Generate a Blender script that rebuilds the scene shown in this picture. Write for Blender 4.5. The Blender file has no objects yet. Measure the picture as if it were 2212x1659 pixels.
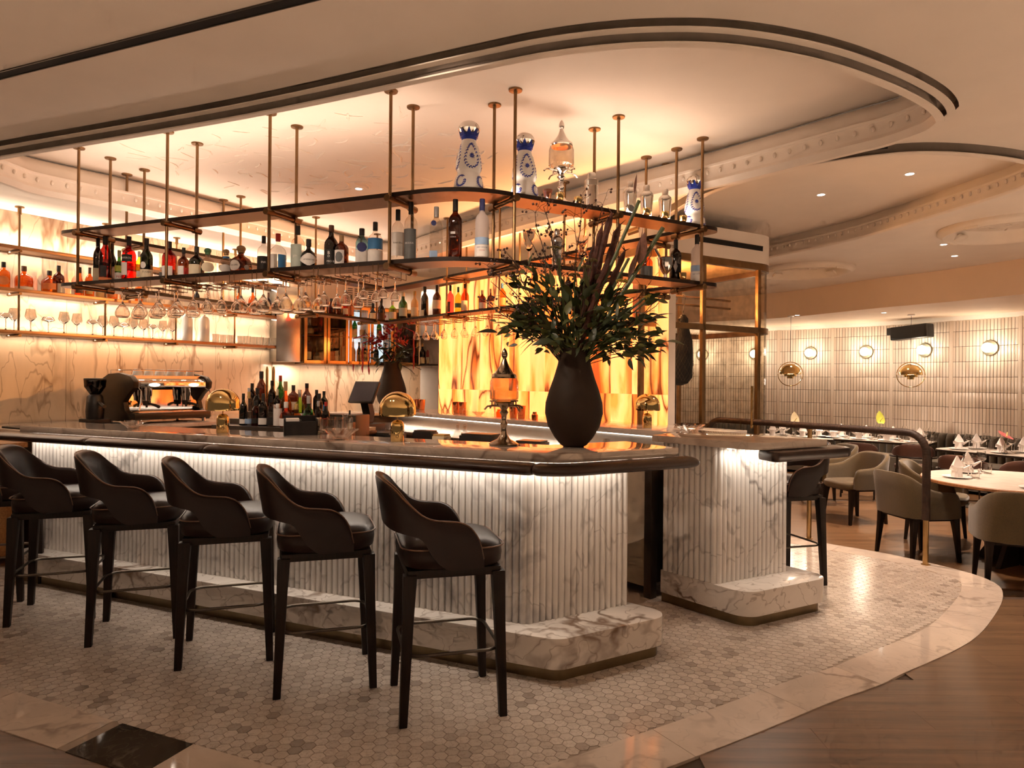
import bpy, bmesh, math, random
from mathutils import Vector, Matrix
random.seed(7)
R = math.radians
SC = bpy.context.scene
COL = SC.collection

# ---------------------------------------------------------------- camera
H = 1.45; F = 1475.0; CX = 1106.0; CY = 822.5; ROLL = 0.0096
cd = bpy.data.cameras.new('camera'); cam = bpy.data.objects.new('camera', cd); COL.objects.link(cam)
cd.sensor_width = 36.0; cd.lens = F / 2212 * 36.0; cd.shift_y = (CY - 829.5) / 2212
cam.location = (0, 0, H); cam.rotation_euler = (R(90), -ROLL, 0)
cd.clip_start = 0.05
SC.camera = cam
# ---------------------------------------------------------------- colour management / sampling
SC.view_settings.view_transform = 'Standard'; SC.view_settings.look = 'None'
SC.view_settings.exposure = 0.26; SC.view_settings.gamma = 1.0
SC.view_settings.use_curve_mapping = False
cy = SC.cycles
cy.max_bounces = 9; cy.diffuse_bounces = 3; cy.glossy_bounces = 3; cy.transmission_bounces = 10
cy.transparent_max_bounces = 16; cy.use_adaptive_sampling = True; cy.adaptive_threshold = 0.1; cy.adaptive_min_samples = 12; cy.caustics_reflective = False; cy.caustics_refractive = False
cy.sample_clamp_indirect = 4.0; cy.use_denoising = True
# ---------------------------------------------------------------- world: the rest of the warm, dim room
w = bpy.data.worlds.new('world'); SC.world = w; w.use_nodes = True
w.node_tree.nodes['Background'].inputs[0].default_value = (1.0, 0.66, 0.44, 1)
w.node_tree.nodes['Background'].inputs[1].default_value = 0.10

WARM = (1.0, 0.75, 0.575); NEUT = (1.0, 0.84, 0.68); AMBER = (1.0, 0.50, 0.2)
def lamp(kind, loc, power, col=WARM, size=0.1, size_y=None, rot=(0, 0, 0), spot=None, blend=0.6, spread=None):
    l = bpy.data.lights.new('lamp', kind); l.energy = power; l.color = col
    if kind == 'AREA':
        l.shape = 'RECTANGLE' if size_y else 'DISK'; l.size = size
        if size_y: l.size_y = size_y
        if spread: l.spread = spread
    else:
        l.shadow_soft_size = size
    if kind == 'SPOT': l.spot_size = spot or R(90); l.spot_blend = blend
    o = bpy.data.objects.new('light', l); COL.objects.link(o); o.location = loc; o.rotation_euler = rot
    return o
def strip(a, b, z, width, power, col=NEUT, down=True, tilt=0.0, spread=None):
    "a long thin LED strip light from plan point a to b; tilt leans it towards its left side"
    d = (b[0]-a[0], b[1]-a[1]); L = math.hypot(*d); ang = math.atan2(d[1], d[0])
    o = lamp('AREA', ((a[0]+b[0])/2, (a[1]+b[1])/2, z), power, col, L, width, spread=spread)
    m = Matrix.Rotation(ang, 4, 'Z') @ Matrix.Rotation((0 if down else math.pi) + tilt, 4, 'X')
    o.rotation_euler = m.to_euler()
    return o

# ---------------------------------------------------------------- plan geometry of the place (metres; x right, y away, z up)
def U(a): return Vector((math.sin(R(a)), math.cos(R(a))))     # unit vector, degrees clockwise from +y
D1, D2, D3, D4 = U(-67.2), U(59.6), U(31.0), U(-40.2)           # bar long side, bar short side, marble wall, onyx wall
N1 = Vector((-D1.y, D1.x)) * 1.0                                 # outward normals
if N1.y > 0: N1 = -N1
N2 = Vector((D2.y, -D2.x)); N3 = Vector((-D3.y, D3.x)); N4 = Vector((-D4.y, D4.x))
if N4.y < 0: N4 = -N4
def meet(na, ca, nb, cb):
    det = na.x*nb.y - na.y*nb.x
    return Vector(((ca*nb.y - na.y*cb)/det, (na.x*cb - nb.x*ca)/det))
def uv(px, py):
    dx, dy = px-CX, py-CY
    return dx*math.cos(ROLL)+dy*math.sin(ROLL), -dx*math.sin(ROLL)+dy*math.cos(ROLL)
def gp(px, py, z=0.0):
    "point of the horizontal plane z"
    u, v = uv(px, py); Y = F*(H-z)/v
    return Vector((u/F*Y, Y))
def on(px, py, n, c):
    "point of the vertical plane n.p = c"
    k = uv(px, py)[0]/F; Y = c/(n.x*k+n.y)
    return Vector((k*Y, Y))
def zof(px, py, Y): return H - uv(px, py)[1]*Y/F
def fillet(pts, rads, seg=8):
    out = []; n = len(pts)
    for i, p in enumerate(pts):
        r = rads[i] if isinstance(rads, (list, tuple)) else rads
        p = Vector(p); a = Vector(pts[i-1]); b = Vector(pts[(i+1) % n])
        if r <= 0: out.append(p); continue
        u = (a-p).normalized(); v = (b-p).normalized(); th = u.angle(v); t = r/math.tan(th/2)
        t = min(t, (a-p).length*.49, (b-p).length*.49); rr = t*math.tan(th/2)
        c = p + (u+v).normalized()*(rr/math.sin(th/2))
        s = p+u*t; e = p+v*t
        a0 = math.atan2(s.y-c.y, s.x-c.x); a1 = math.atan2(e.y-c.y, e.x-c.x)
        da = (a1-a0+math.pi) % (2*math.pi)-math.pi
        for k in range(seg+1):
            q = a0+da*k/seg; out.append(Vector((c.x+rr*math.cos(q), c.y+rr*math.sin(q))))
    return out
def catmull(pts, per=6, closed=False):
    P = [Vector(p) for p in pts]; n = len(P); out = []
    rng = range(n) if closed else range(n-1)
    for i in rng:
        g = (lambda k: P[k % n]) if closed else (lambda k: P[max(0, min(n-1, k))])
        a, b, c, d = g(i-1), g(i), g(i+1), g(i+2)
        for k in range(per):
            t = k/per
            out.append(.5*((2*b)+(c-a)*t+(2*a-5*b+4*c-d)*t*t+(3*b-a-3*c+d)*t**3))
    if not closed: out.append(P[-1])
    return out
def resample(pts, step, closed=False):
    P = list(pts)+([pts[0]] if closed else [])
    L = [0]
    for a, b in zip(P, P[1:]): L.append(L[-1]+(b-a).length)
    n = max(2, round(L[-1]/step)); out = []; j = 0
    for i in range(n if closed else n+1):
        s = L[-1]*i/n
        while j < len(L)-2 and L[j+1] < s: j += 1
        t = (s-L[j])/max(1e-9, L[j+1]-L[j]); out.append(P[j].lerp(P[j+1], t))
    return out
def offset(pts, d, closed=True):
    "positive d = to the right of the walking direction"
    n = len(pts); out = []
    for i in range(n):
        a = pts[i-1] if (closed or i > 0) else pts[i]; b = pts[(i+1) % n] if (closed or i < n-1) else pts[i]
        t = (b-a).normalized(); out.append(pts[i]+Vector((t.y, -t.x))*d)
    return out
def inside(p, poly):
    c = False; n = len(poly); j = n-1
    for i in range(n):
        a, b = poly[i], poly[j]
        if (a.y > p[1]) != (b.y > p[1]) and p[0] < (b.x-a.x)*(p[1]-a.y)/(b.y-a.y)+a.x: c = not c
        j = i
    return c

# ---------------------------------------------------------------- mesh builder
class MB:
    def __init__(s): s.v = []; s.f = []
    def add(s, v, f):
        o = len(s.v); s.v += [tuple(q) for q in v]; s.f += [tuple(i+o for i in q) for q in f]; return s
    def box(s, x0, x1, y0, y1, z0, z1, m=None):
        v = [Vector((x, y, z)) for z in (z0, z1) for y in (y0, y1) for x in (x0, x1)]
        if m is not None: v = [m @ q for q in v]
        return s.add(v, [(0, 2, 3, 1), (4, 5, 7, 6), (0, 1, 5, 4), (2, 6, 7, 3), (0, 4, 6, 2), (1, 3, 7, 5)])
    def loft(s, secs, closed=True, cap=True, loop=False):
        n = len(secs[0]); v = [q for sec in secs for q in sec]; f = []
        m = len(secs)
        for i in range(m if loop else m-1):
            a = i*n; b = ((i+1) % m)*n
            for j in range(n if closed else n-1):
                k = (j+1) % n; f.append((a+j, a+k, b+k, b+j))
        if cap and not loop:
            f.append(tuple(range(n-1, -1, -1))); f.append(tuple((m-1)*n+j for j in range(n)))
        return s.add(v, f)
    def lathe(s, prof, seg=20, sq=None, fy=1.0, c=(0, 0, 0), m=None):
        secs = []
        for r, z in prof:
            ring = []
            for i in range(seg):
                a = 2*math.pi*(i+.5)/seg; k = 1.0
                if sq: k = 1/((abs(math.cos(a))**sq+abs(math.sin(a))**sq)**(1/sq))
                r_ = max(r, 1e-4); q = Vector((c[0]+r_*k*math.cos(a), c[1]+r_*k*fy*math.sin(a), c[2]+z))
                ring.append(m @ q if m is not None else q)
            secs.append(ring)
        return s.loft(secs)
    def prism(s, poly, z0, z1):
        n = len(poly); v = [(p[0], p[1], z0) for p in poly]+[(p[0], p[1], z1) for p in poly]
        A = sum(poly[i-1][0]*poly[i][1]-poly[i][0]*poly[i-1][1] for i in range(n))
        f = [tuple(range(n-1, -1, -1)), tuple(range(n, 2*n))]+[(i, (i+1) % n, n+(i+1) % n, n+i) for i in range(n)]
        if A < 0: f = [q[::-1] for q in f]
        return s.add(v, f)
    def tube(s, path, r, seg=8, closed=False, cap=True, fz=1.0):
        P = [Vector(p) for p in path]; n = len(P); secs = []; up = Vector((0, 0, 1))
        for i in range(n):
            a = P[i-1] if (closed or i) else P[0]; b = P[(i+1) % n] if (closed or i < n-1) else P[-1]
            t = (b-a).normalized()
            x = t.cross(up); x = t.cross(Vector((1, 0, 0))) if x.length < .05 else x
            x.normalize(); y = x.cross(t).normalized()
            rr = r[i] if isinstance(r, (list, tuple)) else r
            secs.append([P[i]+x*rr*math.cos(2*math.pi*k/seg)+y*rr*fz*math.sin(2*math.pi*k/seg) for k in range(seg)])
        return s.loft(secs, cap=cap, loop=closed)
    def ball(s, c, r, seg=10, rings=6, sx=1, sy=1, sz=1):
        prof = [(r*math.sin(math.pi*i/rings), -r*math.cos(math.pi*i/rings)) for i in range(rings+1)]
        o = len(s.v); s.lathe(prof, seg)
        for i in range(o, len(s.v)):
            q = s.v[i]; s.v[i] = (c[0]+q[0]*sx, c[1]+q[1]*sy, c[2]+q[2]*sz)
        return s
    def tf(s, m):
        s.v = [tuple(m @ Vector(q)) for q in s.v]; return s
    def mesh(s, name, mat=None, smooth=True, ang=35, bevel=0):
        me = bpy.data.meshes.new(name); me.from_pydata(s.v, [], s.f); me.update()
        bm = bmesh.new(); bm.from_mesh(me)
        bmesh.ops.recalc_face_normals(bm, faces=bm.faces)
        if bevel:
            es = [e for e in bm.edges if len(e.link_faces) == 2 and e.calc_face_angle(0) > R(40)]
            bmesh.ops.bevel(bm, geom=es, offset=bevel, segments=2, affect='EDGES', profile=.6)
        bm.to_mesh(me); bm.free()
        if smooth:
            me.shade_smooth(); me.set_sharp_from_angle(angle=R(ang))
        if mat: me.materials.append(mat)
        return me
    def build(s, name, mat=None, parent=None, **k):
        return obj(name, s.mesh(name, mat, **k), parent)
def obj(name, me, parent=None, loc=None, rz=0, sc=None, m=None):
    o = bpy.data.objects.new(name, me); COL.objects.link(o)
    if m is not None: o.matrix_local = m
    else:
        if loc is not None: o.location = tuple(loc) if len(loc) == 3 else (loc[0], loc[1], 0)
        if rz: o.rotation_euler = (0, 0, rz)
        if sc: o.scale = sc if isinstance(sc, tuple) else (sc, sc, sc)
    if parent: o.parent = parent
    return o
def tag(o, label, cat=None, group=None, kind=None):
    if label: o['label'] = label
    if cat: o['category'] = cat
    if group: o['group'] = group
    if kind: o['kind'] = kind
    return o
def thing(name, label, cat, loc=(0, 0, 0), rz=0, group=None, kind=None):
    o = bpy.data.objects.new(name, None); COL.objects.link(o); o.empty_display_size = .05
    o.location = tuple(loc) if len(loc) == 3 else (loc[0], loc[1], 0); o.rotation_euler = (0, 0, rz)
    return tag(o, label, cat, group, kind)
def struct(name, o, label=None):
    o.name = name; o['kind'] = 'structure'
    if label: o['label'] = label
    return o
def dup(o, loc=None, rz=None, parent=None, label=None):
    c = o.copy(); COL.objects.link(c)
    if parent: c.parent = parent
    if loc is not None: c.location = loc
    if rz is not None: c.rotation_euler = (c.rotation_euler[0], c.rotation_euler[1], rz)
    if label: c['label'] = label
    for ch in [q for q in o.children]: dup(ch, parent=c)
    return c
ORD = ('first', 'second', 'third', 'fourth', 'fifth', 'sixth', 'seventh', 'eighth', 'ninth', 'tenth', 'eleventh', 'twelfth', 'thirteenth', 'fourteenth', 'fifteenth', 'sixteenth')
def P3(p, z): return Vector((p[0], p[1], z))
def fnd(d): return math.atan2(d[1], d[0])

# ---------------------------------------------------------------- materials
MATS = {}
def nt(name):
    m = bpy.data.materials.new(name); m.use_nodes = True; t = m.node_tree
    return m, t, t.nodes['Principled BSDF']
def N(t, typ, **k):
    n = t.nodes.new(typ)
    for a, b in k.items():
        if a.startswith('i'): n.inputs[int(a[1:])].default_value = b
        else: setattr(n, a, b)
    return n
def L(t, a, b): t.links.new(a, b)
def ramp(t, fac, stops, interp='LINEAR'):
    r = N(t, 'ShaderNodeValToRGB'); L(t, fac, r.inputs[0]); e = r.color_ramp.elements; r.color_ramp.interpolation = interp
    while len(e) < len(stops): e.new(.5)
    for q, (p, c) in zip(e, stops): q.position = p; q.color = (c[0], c[1], c[2], 1) if isinstance(c, (tuple, list)) else (c, c, c, 1)
    return r.outputs[0]
def M(name, col, r=.5, m=0.0, var=.12, vs=9, bump=0, bs=60, coat=0, spec=.5, rv=.0, sheen=0, stretch=None):
    "plain material with a little procedural unevenness"
    if name in MATS: return MATS[name]
    mt, t, b = nt(name); c = N(t, 'ShaderNodeTexCoord'); src = c.outputs['Object']
    if stretch:
        mp = N(t, 'ShaderNodeMapping'); L(t, src, mp.inputs[0]); mp.inputs['Scale'].default_value = stretch; src = mp.outputs[0]
    n = N(t, 'ShaderNodeTexNoise', i2=vs, i3=5.0); L(t, src, n.inputs['Vector'])
    lo = tuple(max(0, x*(1-var)) for x in col); hi = tuple(min(1, x*(1+var)) for x in col)
    L(t, ramp(t, n.outputs[0], [(.3, lo), (.7, hi)]), b.inputs['Base Color'])
    b.inputs['Roughness'].default_value = r; b.inputs['Metallic'].default_value = m
    b.inputs['Specular IOR Level'].default_value = spec; b.inputs['Coat Weight'].default_value = coat
    if sheen: b.inputs['Sheen Weight'].default_value = sheen
    if bump:
        n2 = N(t, 'ShaderNodeTexNoise', i2=bs, i3=3.0); L(t, src, n2.inputs['Vector'])
        bp = N(t, 'ShaderNodeBump', i0=bump, i1=.01); L(t, n2.outputs[0], bp.inputs['Height']); L(t, bp.outputs[0], b.inputs['Normal'])
    MATS[name] = mt; return mt
def glass(name, col=(.96, .96, .95), edge=.55, r=.02, base=.05, milk=0.0):
    "clear or tinted glass: tinted transparency with reflections that grow towards grazing angles"
    if name in MATS: return MATS[name]
    mt, t, b = nt(name); out = t.nodes['Material Output']; t.nodes.remove(b)
    tr = N(t, 'ShaderNodeBsdfTransparent'); gl = N(t, 'ShaderNodeBsdfGlossy'); gl.inputs['Roughness'].default_value = r
    gl.inputs['Color'].default_value = (.95, .95, .95, 1)
    lw = N(t, 'ShaderNodeLayerWeight', i0=.5); c = N(t, 'ShaderNodeTexCoord'); n = N(t, 'ShaderNodeTexNoise', i2=14.0); L(t, c.outputs['Object'], n.inputs['Vector'])
    lo = tuple(x*.88 for x in col)
    rim = N(t, 'ShaderNodeMix', data_type='RGBA'); L(t, ramp(t, lw.outputs['Facing'], [(.62, 0.0), (.97, 1.0)]), rim.inputs[0])
    L(t, ramp(t, n.outputs[0], [(.3, lo), (.7, col)]), rim.inputs[6]); rim.inputs[7].default_value = (col[0]*.42, col[1]*.40, col[2]*.38, 1); L(t, rim.outputs[2], tr.inputs['Color'])
    p = N(t, 'ShaderNodeMath', operation='POWER', i1=3.0); L(t, lw.outputs['Facing'], p.inputs[0])
    a = N(t, 'ShaderNodeMath', operation='MULTIPLY_ADD', i1=edge, i2=base); L(t, p.outputs[0], a.inputs[0])
    mx = N(t, 'ShaderNodeMixShader'); L(t, a.outputs[0], mx.inputs[0]); L(t, tr.outputs[0], mx.inputs[1]); L(t, gl.outputs[0], mx.inputs[2])
    res = mx.outputs[0]
    if milk:
        df = N(t, 'ShaderNodeBsdfDiffuse'); df.inputs[0].default_value = (col[0], col[1], col[2], 1)
        tl = N(t, 'ShaderNodeBsdfTranslucent'); tl.inputs[0].default_value = (col[0], col[1], col[2], 1)
        ad = N(t, 'ShaderNodeMixShader', i0=.5); L(t, df.outputs[0], ad.inputs[1]); L(t, tl.outputs[0], ad.inputs[2])
        m2 = N(t, 'ShaderNodeMixShader', i0=milk); L(t, res, m2.inputs[1]); L(t, ad.outputs[0], m2.inputs[2]); res = m2.outputs[0]
    L(t, res, out.inputs[0]); MATS[name] = mt; return mt
def emit(name, col, s, base=(.9, .85, .8)):
    if name in MATS: return MATS[name]
    mt, t, b = nt(name); b.inputs['Base Color'].default_value = (*base, 1)
    c = N(t, 'ShaderNodeTexCoord'); n = N(t, 'ShaderNodeTexNoise', i2=3.0); L(t, c.outputs['Object'], n.inputs['Vector'])
    lo = tuple(x*.94 for x in col)
    L(t, ramp(t, n.outputs[0], [(.3, lo), (.7, col)]), b.inputs['Emission Color'])
    b.inputs['Emission Strength'].default_value = s; MATS[name] = mt; return mt
def marble(name, base, vein, blot, scale=1.0, rough=.12, amt=.5, blotamt=.4, stretch=(1, 1, 1), rot=(0, 0, 0), rnd=0.0, tint=None, tintamt=.0, world=True, fine=.25):
    if name in MATS: return MATS[name]
    mt, t, b = nt(name)
    if world: src = N(t, 'ShaderNodeNewGeometry').outputs['Position']
    else: src = N(t, 'ShaderNodeTexCoord').outputs['Object']
    mp = N(t, 'ShaderNodeMapping'); mp.inputs['Scale'].default_value = tuple(scale*q for q in stretch); mp.inputs['Rotation'].default_value = rot
    L(t, src, mp.inputs[0]); v = mp.outputs[0]
    if rnd:
        oi = N(t, 'ShaderNodeObjectInfo'); mu = N(t, 'ShaderNodeMath', operation='MULTIPLY', i1=rnd); L(t, oi.outputs['Random'], mu.inputs[0])
        va = N(t, 'ShaderNodeVectorMath', operation='ADD'); L(t, v, va.inputs[0]); L(t, mu.outputs[0], va.inputs[1]); v = va.outputs[0]
    warp = N(t, 'ShaderNodeTexNoise', i2=1.6, i3=4.0); L(t, v, warp.inputs['Vector'])
    wm = N(t, 'ShaderNodeVectorMath', operation='SCALE'); wm.inputs['Scale'].default_value = .9; L(t, warp.outputs['Color'], wm.inputs[0])
    wv = N(t, 'ShaderNodeVectorMath', operation='ADD'); L(t, v, wv.inputs[0]); L(t, wm.outputs[0], wv.inputs[1]); wv = wv.outputs[0]
    def vein_at(sc, width):
        n = N(t, 'ShaderNodeTexNoise', i2=sc, i3=2.0, i4=.45); L(t, wv, n.inputs['Vector'])
        s_ = N(t, 'ShaderNodeMath', operation='SUBTRACT', i1=.5); L(t, n.outputs[0], s_.inputs[0])
        ab = N(t, 'ShaderNodeMath', operation='ABSOLUTE'); L(t, s_.outputs[0], ab.inputs[0])
        return ramp(t, ab.outputs[0], [(0, 1.0), (width*.35, .75), (width, 0.0)])
    v1 = vein_at(1.3, .028); v2 = vein_at(3.4, .018)
    msk = N(t, 'ShaderNodeTexNoise', i2=.9, i3=2.0); L(t, v, msk.inputs['Vector']); mk = ramp(t, msk.outputs[0], [(.42, 0.0), (.62, 1.0)])
    def mul(a, bb):
        q = N(t, 'ShaderNodeMath', operation='MULTIPLY'); L(t, a, q.inputs[0])
        if isinstance(bb, float): q.inputs[1].default_value = bb
        else: L(t, bb, q.inputs[1])
        return q.outputs[0]
    def mix(f, a, c):
        q = N(t, 'ShaderNodeMix', data_type='RGBA'); L(t, f, q.inputs[0])
        for s_, x in ((6, a), (7, c)):
            if isinstance(x, tuple): q.inputs[s_].default_value = (*x, 1)
            else: L(t, x, q.inputs[s_])
        return q.outputs[2]
    cl = N(t, 'ShaderNodeTexNoise', i2=2.2, i3=6.0); L(t, wv, cl.inputs['Vector'])
    lo = tuple(q*.86 for q in base)
    col = ramp(t, cl.outputs[0], [(.35, lo), (.65, base)])
    if tintamt:
        tn = N(t, 'ShaderNodeTexNoise', i2=1.1, i3=3.0); L(t, v, tn.inputs['Vector'])
        col = mix(mul(ramp(t, tn.outputs[0], [(.4, 0.0), (.7, 1.0)]), float(tintamt)), col, tint)
    bn = N(t, 'ShaderNodeTexNoise', i2=1.5, i3=5.0, i4=.6); L(t, wv, bn.inputs['Vector'])
    col = mix(mul(ramp(t, bn.outputs[0], [(.58, 0.0), (.66, 1.0)]), float(blotamt)), col, blot)
    col = mix(mul(mul(v1, mk), float(amt)), col, vein)
    col = mix(mul(v2, float(amt*fine)), col, vein)
    L(t, col, b.inputs['Base Color']); b.inputs['Roughness'].default_value = rough
    MATS[name] = mt; return mt

BRASS = M('brass', (.62, .40, .16), .22, 1.0, var=.1)
BRASSD = M('aged brass', (.24, .145, .07), .38, 1.0, var=.12)
BRONZE = M('bronze', (.20, .115, .055), .36, .9, var=.1)
POLB = M('polished brass', (.80, .58, .25), .07, 1.0, var=.06)
COPPER = M('copper', (.70, .28, .13), .14, 1.0, var=.08)
STEEL = M('steel', (.62, .60, .57), .22, 1.0, var=.05)
CHROME = M('chrome', (.82, .80, .77), .06, 1.0, var=.04)
DARKST = M('dark steel', (.10, .085, .07), .35, .8, var=.1)
BLACK = M('black plastic', (.012, .011, .010), .4, var=.2)
RUBBER = M('rubber', (.01, .01, .01), .8)
LEATH = M('brown leather', (.017, .0085, .0058), .40, var=.12, bump=.05, bs=260, spec=.25)
LEATHR = M('rail leather', (.034, .015, .008), .28, var=.14, bump=.05, bs=220)
DWOOD = M('dark wood', (.014, .008, .005), .45, var=.35, vs=14, bump=.08, bs=30, stretch=(6, 6, .6), spec=.25)
OLIVE = M('olive fabric', (.085, .055, .020), .9, var=.22, vs=180, bump=.25, bs=500, sheen=.3)
PLASTER = M('white plaster', (.86, .76, .665), .75, var=.025, vs=3, bump=.02, bs=180)
PEACH = M('peach plaster', (.90, .70, .53), .8, var=.03, vs=2)
WHITE = M('white napkin', (.86, .80, .76), .8, var=.05)
PORC = M('porcelain', (.85, .83, .80), .2, var=.03)
BARMB = marble('bar marble', (.84, .80, .755), (.16, .14, .13), (.30, .29, .295), 1.0, .25, .7, .6, (1, 1, .8), (0.3, .2, .4), rnd=.02, fine=.5)
PLMB = marble('plinth marble', (.82, .76, .70), (.20, .13, .09), (.38, .33, .29), 1.5, .10, 1.0, .4, (1, 1, 1.3), (.5, .3, .1), fine=.5)
TOPMB = marble('counter marble', (.72, .62, .53), (.16, .10, .07), (.35, .28, .22), 1.2, .05, .8, .3, (1, 1, 1), (.2, .6, .3))
WALLMB = marble('wall marble', (.83, .63, .44), (.20, .10, .05), (.58, .38, .22), .9, .2, .95, .25, (1.6, 1.6, .55), (.15, .75, .2), fine=.5)  # white marble with the onyx's amber glow tinted into its colour
BORMB = marble('border marble', (.74, .63, .54), (.17, .12, .09), (.52, .43, .36), 1.7, .07, .6, .15, rnd=9.0)
DARKMB = marble('dark border marble', (.075, .06, .045), (.40, .34, .28), (.04, .034, .028), 3.0, .08, .5, .4)

# ================================================================ THE SETTING
ZL, ZC = 2.95, 3.20          # lower ceiling, tray ceiling
WOODN = None
def wood_mat(name, col, rough):
    mt, t, b = nt(name); src = N(t, 'ShaderNodeTexCoord').outputs['Object']
    oi = N(t, 'ShaderNodeObjectInfo'); ri = N(t, 'ShaderNodeNewGeometry')
    mp = N(t, 'ShaderNodeMapping'); mp.inputs['Scale'].default_value = (1.2, 22, 22); L(t, src, mp.inputs[0])
    sm = N(t, 'ShaderNodeMath', operation='MULTIPLY', i1=37.0); L(t, oi.outputs['Random'], sm.inputs[0])
    va = N(t, 'ShaderNodeVectorMath', operation='ADD'); L(t, mp.outputs[0], va.inputs[0]); L(t, sm.outputs[0], va.inputs[1])
    n = N(t, 'ShaderNodeTexNoise', i2=1.0, i3=6.0, i4=.6); L(t, va.outputs[0], n.inputs['Vector'])
    c = ramp(t, n.outputs[0], [(.3, tuple(q*.6 for q in col)), (.7, tuple(q*1.25 for q in col))])
    hs = N(t, 'ShaderNodeHueSaturation'); L(t, c, hs.inputs['Color'])
    mr = N(t, 'ShaderNodeMapRange'); mr.inputs[3].default_value = .95; mr.inputs[4].default_value = 1.05
    L(t, oi.outputs['Random'], mr.inputs[0]); L(t, mr.outputs[0], hs.inputs['Value'])
    L(t, hs.outputs[0], b.inputs['Base Color']); b.inputs['Roughness'].default_value = rough
    bp = N(t, 'ShaderNodeBump', i0=.12, i1=.004); L(t, n.outputs[0], bp.inputs['Height']); L(t, bp.outputs[0], b.inputs['Normal'])
    return mt
PLANK = wood_mat('oak plank', (.18, .105, .056), .36)
PLANKD = wood_mat('dining oak plank', (.17, .088, .040), .28)
SUB = M('floor joint', (.06, .035, .02), .7)

# mosaic outline (inner edge of the marble border), anticlockwise
inner = catmull([(-4.75, 4.20), (-3.5, 3.67), (-2.372, 3.182), (-1.818, 2.945), (-1.072, 2.63), (-.62, 2.47), (-.22, 2.43), (.113, 2.559), (.413, 2.738), (.915, 3.043),
                 (1.352, 3.322), (1.659, 3.496), (1.818, 3.61), (2.443, 4.039), (2.918, 4.509), (3.22, 4.87), (3.33, 5.10), (3.25, 5.36), (3.02, 5.72), (2.744, 5.99), (2.2, 6.55)], 5)
inner = resample(inner, .05)
back_pts = [Vector(q) for q in ((1.9, 7.4), (1.3, 9.2), (-1.0, 9.6), (-3.1, 8.7), (-4.5, 5.7))]
mosaic_poly = inner + back_pts
outer = offset(inner, .24, closed=False)
mosaic = struct('mosaic_floor', MB().prism(offset(mosaic_poly, .235), -.17, -.0025).build('mosaic_floor', M('grout', (.34, .27, .21), .6, var=.1)), 'pale hexagon mosaic floor with a marble border around the bar')
# border stones
cum = [0.0]
for a, b in zip(inner, inner[1:]): cum.append(cum[-1]+(b-a).length)
i0 = 0; k = 0; ln = .62
brk = sorted(min(range(len(inner)), key=lambda i_: abs(inner[i_].x-x_)+(9 if inner[i_].y > 3.2 else 0)) for x_ in (-1.60, -1.27))
while i0 < len(inner)-2:
    i1 = i0
    while i1 < len(inner)-1 and cum[i1]-cum[i0] < ln:
        i1 += 1
        if i1 in brk: break
    ia = inner[i0:i1+1]; oa = outer[i0:i1+1]
    if len(ia) >= 3:
        g = .0012
        d0 = (ia[1]-ia[0]).normalized()*g; d1 = (ia[-1]-ia[-2]).normalized()*g
        ia = [ia[0]+d0]+ia[1:-1]+[ia[-1]-d1]; oa = [oa[0]+d0]+oa[1:-1]+[oa[-1]-d1]
        dark = i0 == brk[0]
        MB().prism(ia+oa[::-1], -.02, .0006).build('border_stone', DARKMB if dark else BORMB, mosaic)
    i0 = i1; k += 1; ln = (.62, .8, .7, .55)[k % 4]
# hexagon tiles
def tile_mat():
    mt, t, b = nt('mosaic tile')
    oi = N(t, 'ShaderNodeObjectInfo'); g = N(t, 'ShaderNodeNewGeometry')
    a = N(t, 'ShaderNodeMath', operation='ADD'); L(t, oi.outputs['Random'], a.inputs[0]); L(t, g.outputs['Random Per Island'], a.inputs[1])
    fr = N(t, 'ShaderNodeMath', operation='FRACT'); L(t, a.outputs[0], fr.inputs[0])
    mu = N(t, 'ShaderNodeMath', operation='MULTIPLY', i1=50.0); L(t, fr.outputs[0], mu.inputs[0])
    va = N(t, 'ShaderNodeVectorMath', operation='ADD'); L(t, g.outputs['Position'], va.inputs[0]); L(t, mu.outputs[0], va.inputs[1])
    n = N(t, 'ShaderNodeTexNoise', i2=26.0, i3=5.0, i4=.6); L(t, va.outputs[0], n.inputs['Vector'])
    s_ = N(t, 'ShaderNodeMath', operation='SUBTRACT', i1=.5); L(t, n.outputs[0], s_.inputs[0])
    ab = N(t, 'ShaderNodeMath', operation='ABSOLUTE'); L(t, s_.outputs[0], ab.inputs[0])
    vein = ramp(t, ab.outputs[0], [(0, .75), (.03, 0.0)])
    lv = N(t, 'ShaderNodeTexNoise', i2=2.2, i3=2.0); L(t, g.outputs['Position'], lv.inputs['Vector'])
    base = ramp(t, fr.outputs[0], [(0, (.40, .34, .29)), (.06, (.48, .41, .355)), (.10, (.58, .505, .44)), (.6, (.64, .56, .49)), (1, (.71, .63, .56))])
    mx = N(t, 'ShaderNodeMix', data_type='RGBA', blend_type='MULTIPLY'); mx.inputs[0].default_value = .35
    L(t, base, mx.inputs[6]); L(t, ramp(t, lv.outputs[0], [(.35, .75), (.65, 1.0)]), mx.inputs[7])
    m2 = N(t, 'ShaderNodeMix', data_type='RGBA'); fm = N(t, 'ShaderNodeMath', operation='MULTIPLY', i1=.5); L(t, vein, fm.inputs[0]); L(t, fm.outputs[0], m2.inputs[0])
    L(t, mx.outputs[2], m2.inputs[6]); m2.inputs[7].default_value = (.20, .14, .10, 1)
    L(t, m2.outputs[2], b.inputs['Base Color'])
    rr = ramp(t, n.outputs[0], [(.3, .12), (.7, .24)]); L(t, rr, b.inputs['Roughness'])
    return mt
TILE = tile_mat()
pitch = .054; rad = .0510/2/math.cos(R(30)); a0 = R(-22)
hexv = [(rad*math.cos(a0+R(30)+R(60*i)), rad*math.sin(a0+R(30)+R(60*i))) for i in range(6)]
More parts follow.
